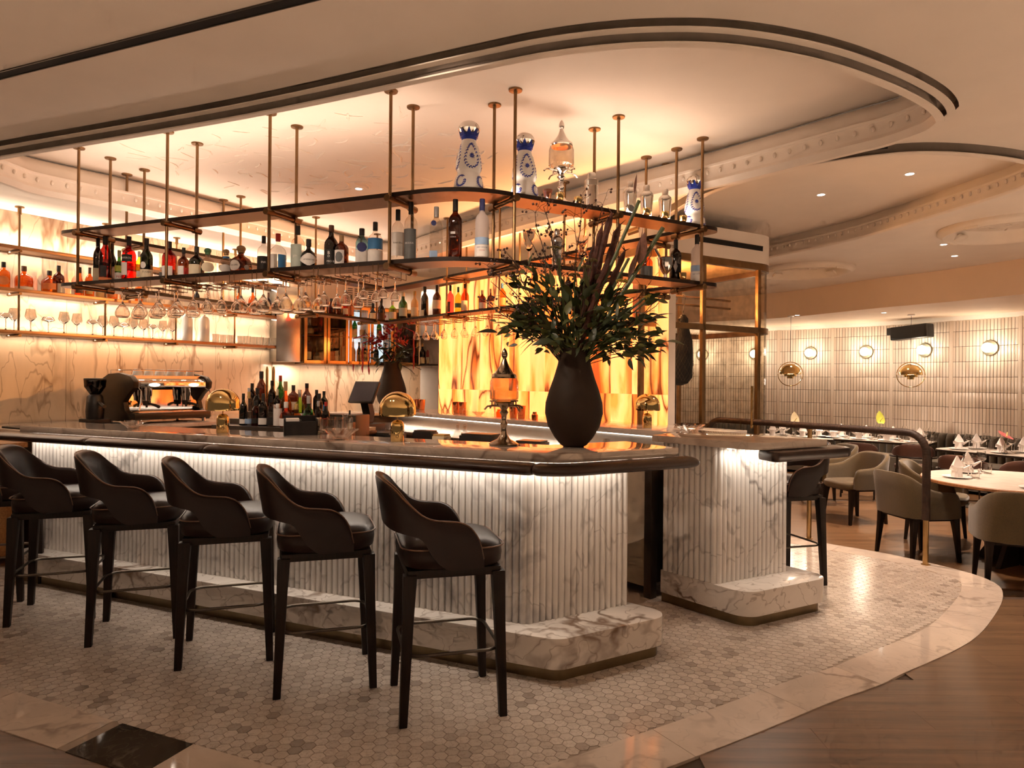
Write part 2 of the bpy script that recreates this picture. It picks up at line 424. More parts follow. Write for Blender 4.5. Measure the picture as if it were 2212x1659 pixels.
bar_foot = [meet(N1, -3.14, N2, -2.74), meet(N1, -3.14, N3, 5.6), Vector((-2.6, 8.6)), Vector((-.8, 9.0)), Vector((1.2, 5.9)), Vector((.95, 4.75)), Vector((.72, 3.62))]
ped_foot = [Vector(q) for q in ((1.03, 4.5), (1.40, 4.08), (1.98, 4.38), (1.9, 5.1), (1.3, 5.6))]
cells = []
e1 = Vector((math.cos(a0), math.sin(a0)))*pitch; e2 = Vector((math.cos(a0+R(60)), math.sin(a0+R(60))))*pitch
for i in range(-190, 190):
    for j in range(-190, 190):
        p = Vector((-.5, 5.0))+e1*i+e2*j
        if not (2.3 < p.y < 7.3 and -4.8 < p.x < 3.6): continue
        kx = p.x/p.y
        if kx < -.80 or kx > .78 or F*H/p.y > 880: continue
        if not inside(p, mosaic_poly) or inside(p, bar_foot) or inside(p, ped_foot): continue
        cells.append(p)
cells.sort(key=lambda q: q.y+.02*abs(q.x))
def hexmesh(pts):
    b = MB()
    for p in pts: b.prism([(p[0]+x, p[1]+y) for x, y in hexv], -.006, 0.0)
    return b
hm = hexmesh([(0, 0)]).mesh('hexagon_tile', TILE, smooth=False)
for p in cells[:300]: obj('hexagon_tile', hm, mosaic, (p.x, p.y, random.uniform(-.0003, .0003)))
tag(hexmesh(cells[300:]).build('hexagon_tiles', TILE, mosaic, smooth=False), None, kind='stuff')

# wood floor at bar level and the lower dining floor
wf = MB(); wf.box(-9, 9.5, -4, 4.72, -.17, -.012); wf.box(-9, -4.0, 4.72, 9.5, -.17, -.012)
wood = struct('floor', wf.build('floor', SUB, smooth=False), 'oak plank floor around the mosaic')
pm = MB().box(-.7010, .7010, -.0797, .0797, -.014, 0).mesh('plank', PLANK)
outer_poly = outer + [Vector((6, 8)), Vector((-9, 9)), Vector((-9, 6.4)), Vector((-5.1, 4.6))]
np_ = 0
for r_ in range(-2, 42):
    y = 1.36+r_*.16
    if y+.08 > 4.72 and y < 5.6: continue
    for c_ in range(-7, 7):
        x = c_*1.403+(.53*r_ % 1.4)
        if y > 5 and not (x < -4.2): continue
        if y < 4.73:
            if y > 4.64: continue
            if all(inside((x+q, y), outer_poly) for q in (-.65, 0, .65)): continue
            if not any(abs((x+q)/y) < .80 for q in (-.7, 0, .7)) or F*H/y > 900: continue
        elif not any(abs((x+q)/y) < .80 for q in (-.7, 0, .7)): continue
        obj('plank', pm, wood, (x, y, -.0035)); np_ += 1
BOUNCE = M('pale bouncing stone', (.80, .74, .66), .5, var=.06, vs=2)
struct('added_bounce_floor', MB().prism([Vector(q) for q in ((-9, -4), (9.5, -4), (9.5, 4.70), (4.3, 4.70), (4.3, 1.25), (-9, 1.25))], -.02, -.001).build('added_bounce_floor', BOUNCE, smooth=False), 'pale bouncing stone floor added out of view to light the ceiling')  # unseen floor, added pale so it bounces light up to the ceiling
dfl = struct('dining_floor', MB().box(1.2, 10, 4.55, 15, -.20, -.163).build('dining_floor', SUB, smooth=False), 'lower dark oak floor of the dining area')
pm2 = MB().box(-.8010, .8010, -.0897, .0897, -.014, 0).mesh('plank', PLANKD)
for r_ in range(0, 44):
    y = 4.75+r_*.18
    for c_ in range(0, 7):
        x = 1.4+c_*1.603+(.61*r_ % 1.6)
        if (x+.8)/y < .36 or (x-.8)/y > .80: continue
        if inside((x, y), mosaic_poly): continue
        if y > 9.4: continue
        obj('plank', pm2, dfl, (x, y, -.15))
struct('dining_floor_rear', MB().box(1.2, 10, 9.49, 15, -.163, -.15).build('dining_floor_rear', PLANKD, smooth=False), 'far part of the dining floor by the banquette')

# ---------------------------------------------------------------- ceiling with a tray, a round recess and two roundels
def g2(l, z=ZL): return [gp(*q, z) for q in l]
tray = g2([(0, 306), (500, 215), (1000, 103), (1200, 62), (1400, 42), (1600, 47), (1800, 85), (1950, 140), (2040, 190), (2067, 226), (2053, 243), (2021, 262), (1927, 295), (1833, 318), (1520, 397), (1157, 482), (930, 545)])
cn = meet(N3, N3.dot(gp(304, 450, ZL)), N4, N4.dot(gp(930, 545, ZL)))
tray += [tray[-1].lerp(cn, .75), cn.lerp(gp(304, 450, ZL), .2)]
tray += g2([(480, 490), (304, 450), (177, 425), (63, 402), (0, 381), (-75, 350), (-70, 322)])
tray = resample(catmull(tray, 6, True), .06, True)
def is_ccw(p): return sum(p[i-1].x*p[i].y-p[i].x*p[i-1].y for i in range(len(p))) > 0
if not is_ccw(tray): tray = tray[::-1]
tray = offset(tray, -.105)
circ = g2([(1520, 405), (1700, 350), (1900, 316), (2050, 310), (2212, 328), (2275, 356), (2212, 395), (2060, 445), (1850, 508), (1680, 545), (1560, 568)])
circ += [Vector((2.0, 7.6)), Vector((1.35, 6.4))]
circ = resample(catmull(circ, 6, True), .07, True)
if not is_ccw(circ): circ = circ[::-1]
circ = offset(circ, -.06)
m1c, m2c = Vector((3.82, 8.95)), Vector((4.70, 6.45))
def ring(c, r, n=40): return [c+Vector((math.cos(2*math.pi*i/n), math.sin(2*math.pi*i/n)))*r for i in range(n)]
bulk = resample(catmull([gp(2330, 540, ZL)+Vector((.6, -1.6)), gp(2330, 540, ZL), gp(2212, 558, ZL), gp(2050, 582, ZL), gp(1900, 601, ZL), gp(1780, 619, ZL), gp(1672, 633, ZL), Vector((3.2, 12.3)), Vector((1.8, 13.4))], 6), .12)
def fill(outline, holes, z, name, mat):
    bm = bmesh.new(); es = []
    for lp in [outline]+holes:
        vs = [bm.verts.new((p[0], p[1], z)) for p in lp]
        es += [bm.edges.new((vs[i-1], vs[i])) for i in range(len(vs))]
    bmesh.ops.triangle_fill(bm, edges=es, use_beauty=True)
    for f_ in bm.faces:
        if f_.normal.z > 0: f_.normal_flip()
    me = bpy.data.meshes.new(name); bm.to_mesh(me); bm.free(); me.materials.append(mat); return me
box_o = [Vector(q) for q in ((-9, -4), (9.5, -4), (9.5, 5.6))] + bulk + [Vector((1.2, 14)), Vector((-9, 14))]
ceil = struct('ceiling', obj('ceiling', fill(box_o, [offset(tray, .115), offset(circ, .075), ring(m1c, .55), ring(m2c, .55)], ZL, 'ceiling', PLASTER)), 'warm white plaster ceiling with a rounded tray over the bar')
obj('tray_ceiling', fill(offset(tray, .16), [], ZC, 'tray_ceiling', PLASTER), ceil)
obj('recess_ceiling', fill(offset(circ, .05), [], ZL+.16, 'recess_ceiling', PLASTER), ceil)
def mould(path, prof, name, mat, parent, closed=True):
    "sweep a profile of (outward offset, z) along a plan path"
    secs = [[P3(q, z) for q in offset(path, o, closed)] for o, z in prof]
    n = len(path); b = MB(); v = [q for s_ in secs for q in s_]; f = []
    for i in range(len(secs)-1):
        for j in range(n if closed else n-1):
            k_ = (j+1) % n; f.append((i*n+j, i*n+k_, (i+1)*n+k_, (i+1)*n+j))
    b.add(v, f); return b.build(name, mat, parent, ang=50)
MOULD = M('cornice plaster', (.86, .76, .66), .7, var=.03)
SHADE = M('cornice painted shade', (.30, .24, .195), .9)  # dark colour stands in for shade on the camera-facing cornice risers
tr1 = struct('trim_1', mould(tray, [(.012, ZL-.064), (.05, ZL-.064), (.05, ZL-.072), (.01, ZL-.072), (0, ZL-.05), (-.012, ZL-.03), (0, ZL-.01), (.008, ZL+.0), (.008, ZL+.075), (0, ZL+.08), (0, ZL+.095), (.03, ZL+.10), (.05, ZL+.16), (.10, ZL+.22), (.18, ZC)], 'trim_1', MOULD, None), 'stepped cornice around the ceiling tray')
mould(tray, [(.115, ZL), (.115, ZL+.05), (.012, ZL+.05), (.012, ZL-.064)], 'painted_shade_gap', SHADE, tr1)  # groove added so the near side of the cornice reads as shaded
mould(tray, [(.10, ZL-.026), (.10, ZL-.032), (.06, ZL-.032), (.06, ZL-.026), (.10, ZL-.026)], 'cornice_fillet', MOULD, tr1)
tr2 = struct('trim_2', mould(circ, [(.012, ZL-.045), (.05, ZL-.045), (.05, ZL-.052), (.01, ZL-.055), (-.005, ZL-.04), (.0, ZL-.015), (.008, ZL-.005), (.008, ZL+.06), (0, ZL+.065), (0, ZL+.08), (.03, ZL+.09), (.05, ZL+.165)], 'trim_2', MOULD, None), 'cornice around the round ceiling recess')
mould(circ, [(.075, ZL), (.075, ZL+.05), (.012, ZL+.05), (.012, ZL-.045)], 'painted_shade_gap', SHADE, tr2)  # same dark groove, painting shade around the round recess
dm = MB().ball((0, 0, 0), .015, 8, 6, .8, .7, 1.25).mesh('dentil', MOULD)
for p_, t_, st in ((tray, tr1, .105), (circ, tr2, .085)):
    for q in resample(p_, st, True):
        if q.y > 3.2 and (q-Vector((0, 0))).length > 3.6: obj('dentil', dm, t_, (q.x, q.y, ZL+.038))
# plaster relief on the tray ceiling, scrolls and leaves
def scrolls(n, cx0, cx1, cy0, cy1, z, sc, seed, shape=None):
    rn = random.Random(seed); b = MB()
    for _ in range(n):
        c = Vector((rn.uniform(cx0, cx1), rn.uniform(cy0, cy1)))
        if shape and not shape(c): continue
        a = rn.uniform(0, 6.28); cv = rn.uniform(-9, 9); l_ = rn.uniform(.5, 1.4)*sc; p = []
        for i in range(7):
            p.append((c.x, c.y, z-.001)); a += cv*l_/7; c = c+Vector((math.cos(a), math.sin(a)))*l_/7
        b.tube(p, [.002]+[rn.uniform(.4, 1)*.011*sc/.18 for _ in range(5)]+[.002], 5, fz=.8)
    return b
tag(scrolls(190, -3.0, -.2, 4.5, 6.4, ZC, .20, 3, lambda c: N1.dot(c) < -3.75 and N3.dot(c) < 5.6).build('ceiling_relief', MOULD, ceil), None, kind='stuff')
for i, c in enumerate((m1c, m2c)):
    ro = thing('ceiling_roundel', ('round plaster relief roundel in the ceiling nearest the glass room', 'round plaster relief roundel in the ceiling at the right edge')[i], 'roundel', (c.x, c.y, ZL), group='ceiling roundels')
    rg = ring(Vector((0, 0)), .55)
    mould(rg, [(.05, .0), (.05, -.025), (.03, -.045), (.0, -.065), (-.03, -.055), (-.045, -.02), (-.06, .0), (-.075, .045), (-.11, .06)], 'roundel_frame', MOULD, ro)
    obj('roundel_disc', fill(ring(Vector((0, 0)), .47), [], .055, 'roundel_disc', MOULD), ro)
    tag(scrolls(70, -.42, .42, -.42, .42, .054, .17, 5+i, lambda q: q.length < .36).build('roundel_relief', MOULD, ro), None, kind='stuff')
    for kx in range(4):
        a = kx*math.pi/2+.4; m_ = Matrix.Rotation(a, 4, 'Z') @ Matrix.Translation((.47, 0, -.01)) @ Matrix.Rotation(.5, 4, 'Y')
        MB().box(-.03, .11, -.06, .06, -.012, .012, m_).build('roundel_tab', MOULD, ro, bevel=.004)
# bulkhead, soffit and tile wall
tw = resample(catmull([(7.75, 7.6), (7.70, 8.8), (7.44, 10.0), (7.02, 10.8), (6.53, 11.7), (5.88, 12.4), (5.13, 13.1), (4.3, 13.7), (3.3, 14.1), (2.2, 14.4)], 10), .02)
ZS = 2.53
bb = MB(); n_ = len(bulk)
for i in range(n_-1):
    a, b = bulk[i], bulk[i+1]
    bb.add([P3(a, ZL+.02), P3(b, ZL+.02), P3(b, ZS), P3(a, ZS)], [(0, 1, 2, 3)])
    A, B = tw[int(i/(n_-1)*(len(tw)-1))], tw[int((i+1)/(n_-1)*(len(tw)-1))]
    A, B = A*1.03, B*1.03
    bb.add([P3(a, ZS), P3(b, ZS), P3(B, ZS), P3(A, ZS)], [(0, 1, 2, 3)])
struct('bulkhead', bb.build('bulkhead', PEACH), 'curved peach plaster bulkhead above the banquette')
mb = MB()
cw = offset(tw, -.06, False)
for i in range(0, len(tw)-4, 4):
    a, b, A, B = tw[i], tw[i+4], cw[i], cw[i+4]
    mb.add([P3(A, ZS), P3(B, ZS), P3(b, ZS-.075), P3(a, ZS-.075), P3(a*1.01, ZS), P3(b*1.01, ZS)], [(0, 1, 2, 3), (2, 3, 4, 5)])
struct('trim_3', mb.build('trim_3', MOULD), 'white cornice at the top of the tiled wall')
def wall_strip(path, z0, z1, th=.1):
    b = MB(); o = offset(path, th, False); n = len(path)
    v = [P3(p, z) for z in (z0, z1) for p in path]+[P3(p, z) for z in (z0, z1) for p in o]; f = []
    for i in range(n-1):
        f += [(i, i+1, n+i+1, n+i), (2*n+i, 2*n+i+1, 3*n+i+1, 3*n+i), (n+i, n+i+1, 3*n+i+1, 3*n+i)]
    return b.add(v, f)
twb = resample(tw, .1)
WGROUT = M('wall grout', (.13, .085, .055), .8)
wr = struct('wall_right', wall_strip(twb, -.2, ZS+.3, .12).build('wall_right', WGROUT), 'curved wall of slim pale vertical tiles')
def wtile():
    mt, t, b = nt('slim wall tile'); oi = N(t, 'ShaderNodeObjectInfo'); g = N(t, 'ShaderNodeNewGeometry')
    a = N(t, 'ShaderNodeMath', operation='ADD'); L(t, oi.outputs['Random'], a.inputs[0]); L(t, g.outputs['Random Per Island'], a.inputs[1])
    fr = N(t, 'ShaderNodeMath', operation='FRACT'); L(t, a.outputs[0], fr.inputs[0])
    L(t, ramp(t, fr.outputs[0], [(0, (.66, .55, .45)), (1, (.80, .70, .60))]), b.inputs['Base Color']); b.inputs['Roughness'].default_value = .28
    n = N(t, 'ShaderNodeTexNoise', i2=70.0); L(t, g.outputs['Position'], n.inputs['Vector'])
    bp = N(t, 'ShaderNodeBump', i0=.15, i1=.003); L(t, n.outputs[0], bp.inputs['Height']); L(t, bp.outputs[0], b.inputs['Normal'])
    return mt
WT = wtile()
# panels of tiles between slim pilasters
cw_ = [0.0]
for a, b in zip(tw, tw[1:]): cw_.append(cw_[-1]+(b-a).length)
def tw_at(s_):
    j = max(0, min(len(tw)-2, next((i for i in range(len(cw_)-1) if cw_[i+1] >= s_), len(tw)-2)))
    t_ = (s_-cw_[j])/max(1e-9, cw_[j+1]-cw_[j]); p = tw[j].lerp(tw[j+1], t_); d = (tw[j+1]-tw[j]).normalized()
    return p, d
s_sep = min(range(len(tw)), key=lambda i: abs(tw[i].x/tw[i].y-.744)); s0 = cw_[s_sep]
PW = .985; TH = .239; TW = .0475; ZT0 = .62
tmesh = MB().box(-TW/2+.003, TW/2-.003, -.010, 0, .003, TH-.003).mesh('wall_tile', WT, bevel=.001)
tl = []; seps = []
for pi in range(-2, 6):
    sa = s0+pi*PW
    if sa < 0 or sa+PW > cw_[-1]: continue
    seps.append(sa)
    nx = int((PW-.05)/TW)
    for ix in range(nx):
        p, d = tw_at(sa+.03+(ix+.5)*(PW-.05)/nx)
        for iz in range(8): tl.append((p, d, ZT0+iz*TH))
seps.append(sa+PW)
def tile_m(p, d, z): return Matrix.Translation((p.x, p.y, z)) @ Matrix.Rotation(fnd(d)+math.pi, 4, 'Z')
vis = sorted(tl, key=lambda q: q[0].length+(0 if q[2] > .9 else 3)+(4 if not .38 < q[0].x/q[0].y < .752 else 0))
rest = MB(); bx = MB().box(-TW/2+.003, TW/2-.003, -.010, 0, .003, TH-.003)
for i, (p, d, z) in enumerate(vis):
    m_ = tile_m(p, d, z)
    if i < 300: obj('wall_tile', tmesh, wr, m=m_)
    else: rest.add([m_ @ Vector(q) for q in bx.v], bx.f)
tag(rest.build('wall_tiles', WT, wr, smooth=False), None, kind='stuff')
for sa in seps:
    p, d = tw_at(sa)
    MB().box(-.028, .028, -.016, .02, .5, ZS-.06, tile_m(p, d, 0)).build('pilaster', WT, wr, bevel=.003)

# marble wall on the left, back wall, onyx wall
CW = 7.10
q0 = N3*CW+D3*1.0; Q = on(588, 760, N3, CW); Rr = Vector((-1.05, 10.15))
WALLW = M('pale wall plaster', (.82, .72, .62), .6, var=.03)
def vwall(a, b, z0, z1, th=.1):
    d = (b-a).normalized(); n = Vector((-d.y, d.x))
    if n.dot(-a) > 0: n = -n
    return [a, b, b+n*th, a+n*th]
wl = struct('wall_left', MB().prism(vwall(q0+N3*.012, Q+N3*.012, 0, 0), 0, ZL).build('wall_left', WALLW), 'marble clad wall behind the bottle shelves')
Ls = (Q-q0).length; ns = 6
for i in range(ns):
    a = q0+D3*(Ls*i/ns+.0015); b = q0+D3*(Ls*(i+1)/ns-.0015)
    for z0, z1 in ((.9, 1.85), (1.853, ZL-.002)):
        MB().prism([a, b, b+N3*.012, a+N3*.012], z0, z1).build('marble_slab', WALLMB, wl)
DB = (Rr-Q).normalized(); NB = Vector((-DB.y, DB.x))
wbk = struct('wall_back', MB().prism(vwall(Q+NB*.0, Rr+DB*.6, 0, 0), 0, ZL).build('wall_back', PEACH), 'rear wall behind the wine cabinets')
lb = (Rr-Q).length
for i in range(3):
    a = Q+DB*(lb*i/3+.0015); b = Q+DB*(lb*(i+1)/3-.0015)
    MB().prism([a, b, b-NB*.012, a-NB*.012], .9, 1.66).build('marble_slab', WALLMB, wbk)
ON = 5.0
oA = on(948, 780, N4, ON); oB = on(1441, 780, N4, ON)
def onyx():
    mt, t, b = nt('backlit onyx'); src = N(t, 'ShaderNodeTexCoord').outputs['Object']
    oi = N(t, 'ShaderNodeObjectInfo'); mu = N(t, 'ShaderNodeMath', operation='MULTIPLY', i1=21.0); L(t, oi.outputs['Random'], mu.inputs[0])
    mp = N(t, 'ShaderNodeMapping'); mp.inputs['Scale'].default_value = (2.6, 2.6, .55); L(t, src, mp.inputs[0])
    va = N(t, 'ShaderNodeVectorMath', operation='ADD'); L(t, mp.outputs[0], va.inputs[0]); L(t, mu.outputs[0], va.inputs[1])
    wn = N(t, 'ShaderNodeTexNoise', i2=1.3, i3=3.0); L(t, va.outputs[0], wn.inputs['Vector'])
    sc = N(t, 'ShaderNodeVectorMath', operation='SCALE'); sc.inputs['Scale'].default_value = .6; L(t, wn.outputs['Color'], sc.inputs[0])
    vb = N(t, 'ShaderNodeVectorMath', operation='ADD'); L(t, va.outputs[0], vb.inputs[0]); L(t, sc.outputs[0], vb.inputs[1])
    n1 = N(t, 'ShaderNodeTexNoise', i2=1.2, i3=5.0); L(t, vb.outputs[0], n1.inputs['Vector'])
    n2 = N(t, 'ShaderNodeTexNoise', i2=.75, i3=1.5); L(t, vb.outputs[0], n2.inputs['Vector'])
    s_ = N(t, 'ShaderNodeMath', operation='SUBTRACT', i1=.5); L(t, n2.outputs[0], s_.inputs[0])
    ab = N(t, 'ShaderNodeMath', operation='ABSOLUTE'); L(t, s_.outputs[0], ab.inputs[0])
    base = ramp(t, n1.outputs[0], [(.30, (.55, .05, .006)), (.38, (.85, .11, .013)), (.46, (1.0, .22, .036)), (.53, (1.0, .33, .085)), (.62, (1.0, .36, .11)), (.72, (1.0, .20, .03))])
    vm = N(t, 'ShaderNodeMix', data_type='RGBA'); L(t, ramp(t, ab.outputs[0], [(0, 1.0), (.006, .8), (.013, .35), (.035, 0.0)]), vm.inputs[0])
    L(t, base, vm.inputs[6]); vm.inputs[7].default_value = (.10, .013, .003, 1)
    hs = N(t, 'ShaderNodeHueSaturation'); mr = N(t, 'ShaderNodeMapRange'); mr.inputs[3].default_value = .8; mr.inputs[4].default_value = 1.15
    L(t, oi.outputs['Random'], mr.inputs[0]); L(t, mr.outputs[0], hs.inputs['Value']); L(t, vm.outputs[2], hs.inputs['Color'])
    L(t, hs.outputs[0], b.inputs['Emission Color']); b.inputs['Emission Strength'].default_value = ONYX_S
    L(t, vm.outputs[2], b.inputs['Base Color']); b.inputs['Roughness'].default_value = .15
    return mt
ONYX_S = 2.1
ONX = onyx()
dO = (oB-oA).normalized(); nO = -N4; lo_ = (oB-oA).length
onw = struct('wall_onyx', MB().prism([oA+N4*.02, oB+N4*.02, oB+N4*.12, oA+N4*.12], .4, 2.70).build('wall_onyx', WALLW), 'backlit amber onyx wall behind the bar')
widths = [.30, .22, .34, .26, .30, .36, .24, .32, .28, .34, .26, .3, .3, .3]; s_ = 0; i = 0
while s_ < lo_-.02:
    w_ = min(widths[i % len(widths)], lo_-s_)
    for z0, z1 in ((1.0, 1.335), (1.337, 2.02), (2.022, 2.66)):
        me = MB().box(0, w_-.002, 0, .02, 0, z1-z0).mesh('onyx_slab', ONX, smooth=False)
        p = oA+dO*s_
        o = obj('onyx_slab', me, onw, m=Matrix.Translation((p.x, p.y, z0)) @ Matrix.Rotation(fnd(dO), 4, 'Z'))
        if i % 2:
            o.matrix_local = Matrix.Translation((p.x+dO.x*w_, p.y+dO.y*w_, z0)) @ Matrix.Rotation(fnd(dO), 4, 'Z') @ Matrix.Scale(-1, 4, (1, 0, 0))
    s_ += w_; i += 1
MB().prism([oA-dO*.01, oA+N4*.1-dO*.01, oA+N4*.1, oA], 1.0, 2.68).build('onyx_edge', BRASSD, onw)
MB().prism([oA-N4*.01, oB-N4*.01, oB+N4*.1, oA+N4*.1], 2.66, 2.69).build('onyx_top_edge', BRASSD, onw)
# ceiling slots and downlights
def slot(a, b, z, label, w=.035):
    d = (b-a).normalized(); n = Vector((-d.y, d.x))*w/2; t_ = thing('air_slot', label, 'vent', (a.x, a.y, z)); o = a
    MB().prism([a-o-n, b-o-n, b-o+n, a-o+n], -.004, .02).build('slot', M('slot black', (.006, .006, .006), .9), t_)
    for s in (-1, 1):
        MB().prism([a-o+n*s, b-o+n*s, b-o+n*s*1.22, a-o+n*s*1.22], -.006, .0).build('slot_edge', DARKST, t_)
slot(gp(-160, 203, ZL), gp(700, -16, ZL), ZL, 'long black linear air slot crossing the ceiling above the stools', .05)
slot(gp(1915, 317, ZL), gp(1400, 434, ZL), ZL, 'black linear air slot in the ceiling between tray and round recess', .04)
slot(gp(76, 355, ZC), gp(766, 531, ZC), ZC, 'black linear air slot in the tray ceiling along the marble wall', .04)
DLM = emit('downlight glow', (1, .9, .75), 14)
def downlight(p, z, label, power, spot=95):
    t_ = thing('ceiling_downlight', label, 'downlight', (p.x, p.y, z), group='ceiling downlights')
    MB().lathe([(.032, -.001), (.045, -.003), (.047, 0), (.03, .004)], 16).build('trim_ring', WHITE, t_)
    MB().lathe([(.0, -.0015), (.031, -.0012), (.031, .002), (0, .002)], 16).build('lens', DLM, t_)
    lamp('SPOT', (p.x, p.y, z-.02), power, WARM, .04, spot=R(spot), blend=.8)

# ================================================================ THE BAR
def arcflute(r, h, n=7):
    "half-round moulding standing on z=0, flat back on y=0, bulging to -y"
    pr = [(r*math.cos(math.pi+math.pi*i/(n-1)), .9*r*math.sin(math.pi+math.pi*i/(n-1))) for i in range(n)]
    return MB().prism(pr, 0, h)
def flutes(a, b, z0, h, count, mat, parent):
    d = (b-a).normalized(); n = Vector((d.y, -d.x)); st = (b-a).length/count
    me = arcflute(st/2*.96, h).mesh('flute', mat, ang=50)
    ang = fnd(d) if n.dot(-a) > 0 else fnd(-d)
    for i in range(count):
        p = a+d*st*(i+.5); obj('flute', me, parent, (p.x, p.y, z0), ang)
def poly(*p): return [Vector(q) for q in p]
K1, K2 = -3.236, -2.955
pc = meet(N1, K1, N2, K2)
bar = thing('bar_counter', 'long fluted white marble bar with brown leather elbow rail', 'bar', (0, 0, 0))
flutes(pc, pc+D1*3.87, .214, .83, 100, BARMB, bar)
flutes(pc, pc+D2*.655, .214, .83, 17, BARMB, bar)
fe = pc+D2*.655; le = pc+D1*3.87
MB().prism([pc+N1*.0005+N2*.0005, fe+N2*.0005, fe-N2*.30, pc-N1*.36-N2*.36, le-N1*.36, le+N1*.0005], .10, 1.056).build('bar_core', BARMB, bar, smooth=False)
c0 = meet(N1, -3.095, N2, -2.692); lp = c0+D1*4.07
e1 = c0+D2*.755; e2 = fe+D2*.03-N2*.02
pl = fillet([c0, e1, e2, pc-N1*.1-N2*.1, le-N1*.1, lp-N1*.12, lp], [.12, .10, 0, 0, 0, .04, .08])
MB().prism(pl, .063, .214).build('plinth', PLMB, bar, bevel=.006)
c1 = c0-N1*.032-N2*.032
pk = fillet([meet(N1, -3.127, N2, -2.724), e1-N2*.032-D2*.035, e2-D2*.03, pc-N1*.1-N2*.1, le-N1*.1, lp-N1*.12-D1*.03, lp-N1*.032-D1*.03], [.10, .07, 0, 0, 0, .03, .06])
MB().prism(pk, 0, .063).build('kick_plate', M('kick bronze', (.22, .165, .095), .3, 1.0, var=.15), bar)
k0 = meet(N1, -3.097, N2, -2.695); kr = k0+D2*.765; kl = k0+D1*4.02
ki = meet(N1, -3.535, N2, -3.135)
kre = meet(N2, -3.135, D2, D2.dot(kr)); kle = meet(N1, -3.535, D1, D1.dot(kl))
ct = fillet([k0, kr, kre, ki, kle, kl], [.22, .004, .004, 0, .004, .004], 10)
MB().prism(ct, 1.056, 1.10).build('counter_top', TOPMB, bar, bevel=.003)
# leather elbow rail in padded sections
rc = meet(N1, -3.05, N2, -2.66); rl = rc+D1*4.9; rr_ = rc+D2*.86
path = [rl]+fillet([rl, rc, rr_], [0, .26, 0], 12)[1:-1]+[rr_]
path = resample(path, .02)
def railseg(a, b, first=False, last=False):
    n = len(path); pa = path[int(a):int(b)]; m_ = len(pa); rad_ = []
    for i in range(m_):
        e = min(i, m_-1-i)*.02; rad_.append(.076*min(1, .80+.2*math.sqrt(min(1, e/.025))))
    MB().tube([P3(p, 1.028) for p in pa], rad_, 18, fz=.40).build('leather_rail', LEATHR, bar, ang=70)
def idx(px, py): return min(range(len(path)), key=lambda i: abs(path[i].x/path[i].y-(px-CX)/F))
j1, j2, j3 = idx(205, 950), idx(455, 970), idx(1160, 1010)
for a, b in ((0, j1+1), (j1, j2+1), (j2, j3+1), (j3, len(path))): railseg(a, b)
LEDM = emit('led strip', (1, .86, .70), 5)
def ledbar(a, b, z, parent, w=.014):
    d = (b-a).normalized(); n = Vector((-d.y, d.x))*w/2
    MB().prism([a-n, b-n, b+n, a+n], z, z+.006).build('led_strip', LEDM, parent)
a_, b_ = meet(N1, K1+.045, N2, K2+.045), None
ledbar(a_, a_+D1*3.85, 1.046, bar); ledbar(a_, a_+D2*.62, 1.046, bar)

# end counter (pedestal) and the rear ledge along the onyx
ped = thing('end_counter', 'short fluted marble counter end with a leather pad at the bar entrance', 'counter')
pA, pB, pC = Vector((1.008, 4.505)), Vector((1.269, 4.200)), Vector((1.816, 4.511))
flutes(pA, pB, .214, .842, 10, BARMB, ped); flutes(pB, pC, .214, .842, 16, BARMB, ped)
MB().prism(poly(pA+Vector((.003, .003)), pB+Vector((.0, .006)), pC+Vector((-.002, .004)), pC+Vector((-.30, .36)), pA+Vector((.30, .30))), .1, 1.056).build('core', BARMB, ped, smooth=False)
pp = fillet([Vector((.992, 4.512)), Vector((1.395, 4.005)), Vector((2.06, 4.375)), Vector((1.86, 4.66)), Vector((1.3, 4.7))], [0, .13, .10, 0, 0])
MB().prism(pp, .063, .214).build('plinth', PLMB, ped, bevel=.006)
ppk = fillet([Vector((1.005, 4.53)), Vector((1.405, 4.045)), Vector((2.02, 4.385)), Vector((1.85, 4.63)), Vector((1.3, 4.68))], [0, .11, .08, 0, 0])
MB().prism(ppk, 0, .063).build('kick_plate', MATS['kick bronze'], ped)
pt = fillet([Vector((.93, 4.52)), Vector((1.43, 3.965)), Vector((1.985, 4.29)), Vector((1.36, 5.05))], [.004, .16, .004, .004], 10)
MB().prism(pt, 1.056, 1.10).build('counter_top', TOPMB, ped, bevel=.003)
pr_ = fillet([Vector((1.52, 3.93)), Vector((2.16, 4.30)), Vector((2.12, 4.52)), Vector((1.90, 4.42)), Vector((1.48, 4.10))], [.03, .09, .04, .0, .02])
MB().prism(pr_, .99, 1.052).build('leather_pad', LEATHR, ped, bevel=.018)
ledbar(pB+Vector((.05, -.045)), pC+Vector((.0, -.07)), 1.046, ped)
ledge = thing('rear_ledge', 'marble ledge along the glowing onyx wall', 'counter')
sA, sB = D4.dot(Vector((1.42, 5.08))), D4.dot(oA)+.05
def n4p(c, s): return N4*c+D4*s
MB().prism([n4p(4.30, sA), n4p(4.98, sA), n4p(4.98, sB), n4p(4.30, sB)], 1.025, 1.07).build('ledge_top', TOPMB, ledge, bevel=.003)
MB().prism([n4p(4.36, sA+.05), n4p(4.98, sA+.05), n4p(4.98, sB), n4p(4.36, sB)], .5, 1.025).build('steel_splashback', STEEL, ledge)
ledbar(n4p(4.33, sA+.1), n4p(4.33, sB), 1.017, ledge)
wk = thing('work_counter', 'steel work counter with beige fridge doors behind the bar', 'counter')
s1, s2 = D4.dot(Vector((.985, 4.60))), D4.dot(Vector((-1.9, 8.2)))
MB().prism([n4p(3.66, s1), n4p(4.36, s1), n4p(4.36, s2), n4p(3.66, s2)], .89, .92).build('steel_top', STEEL, wk)
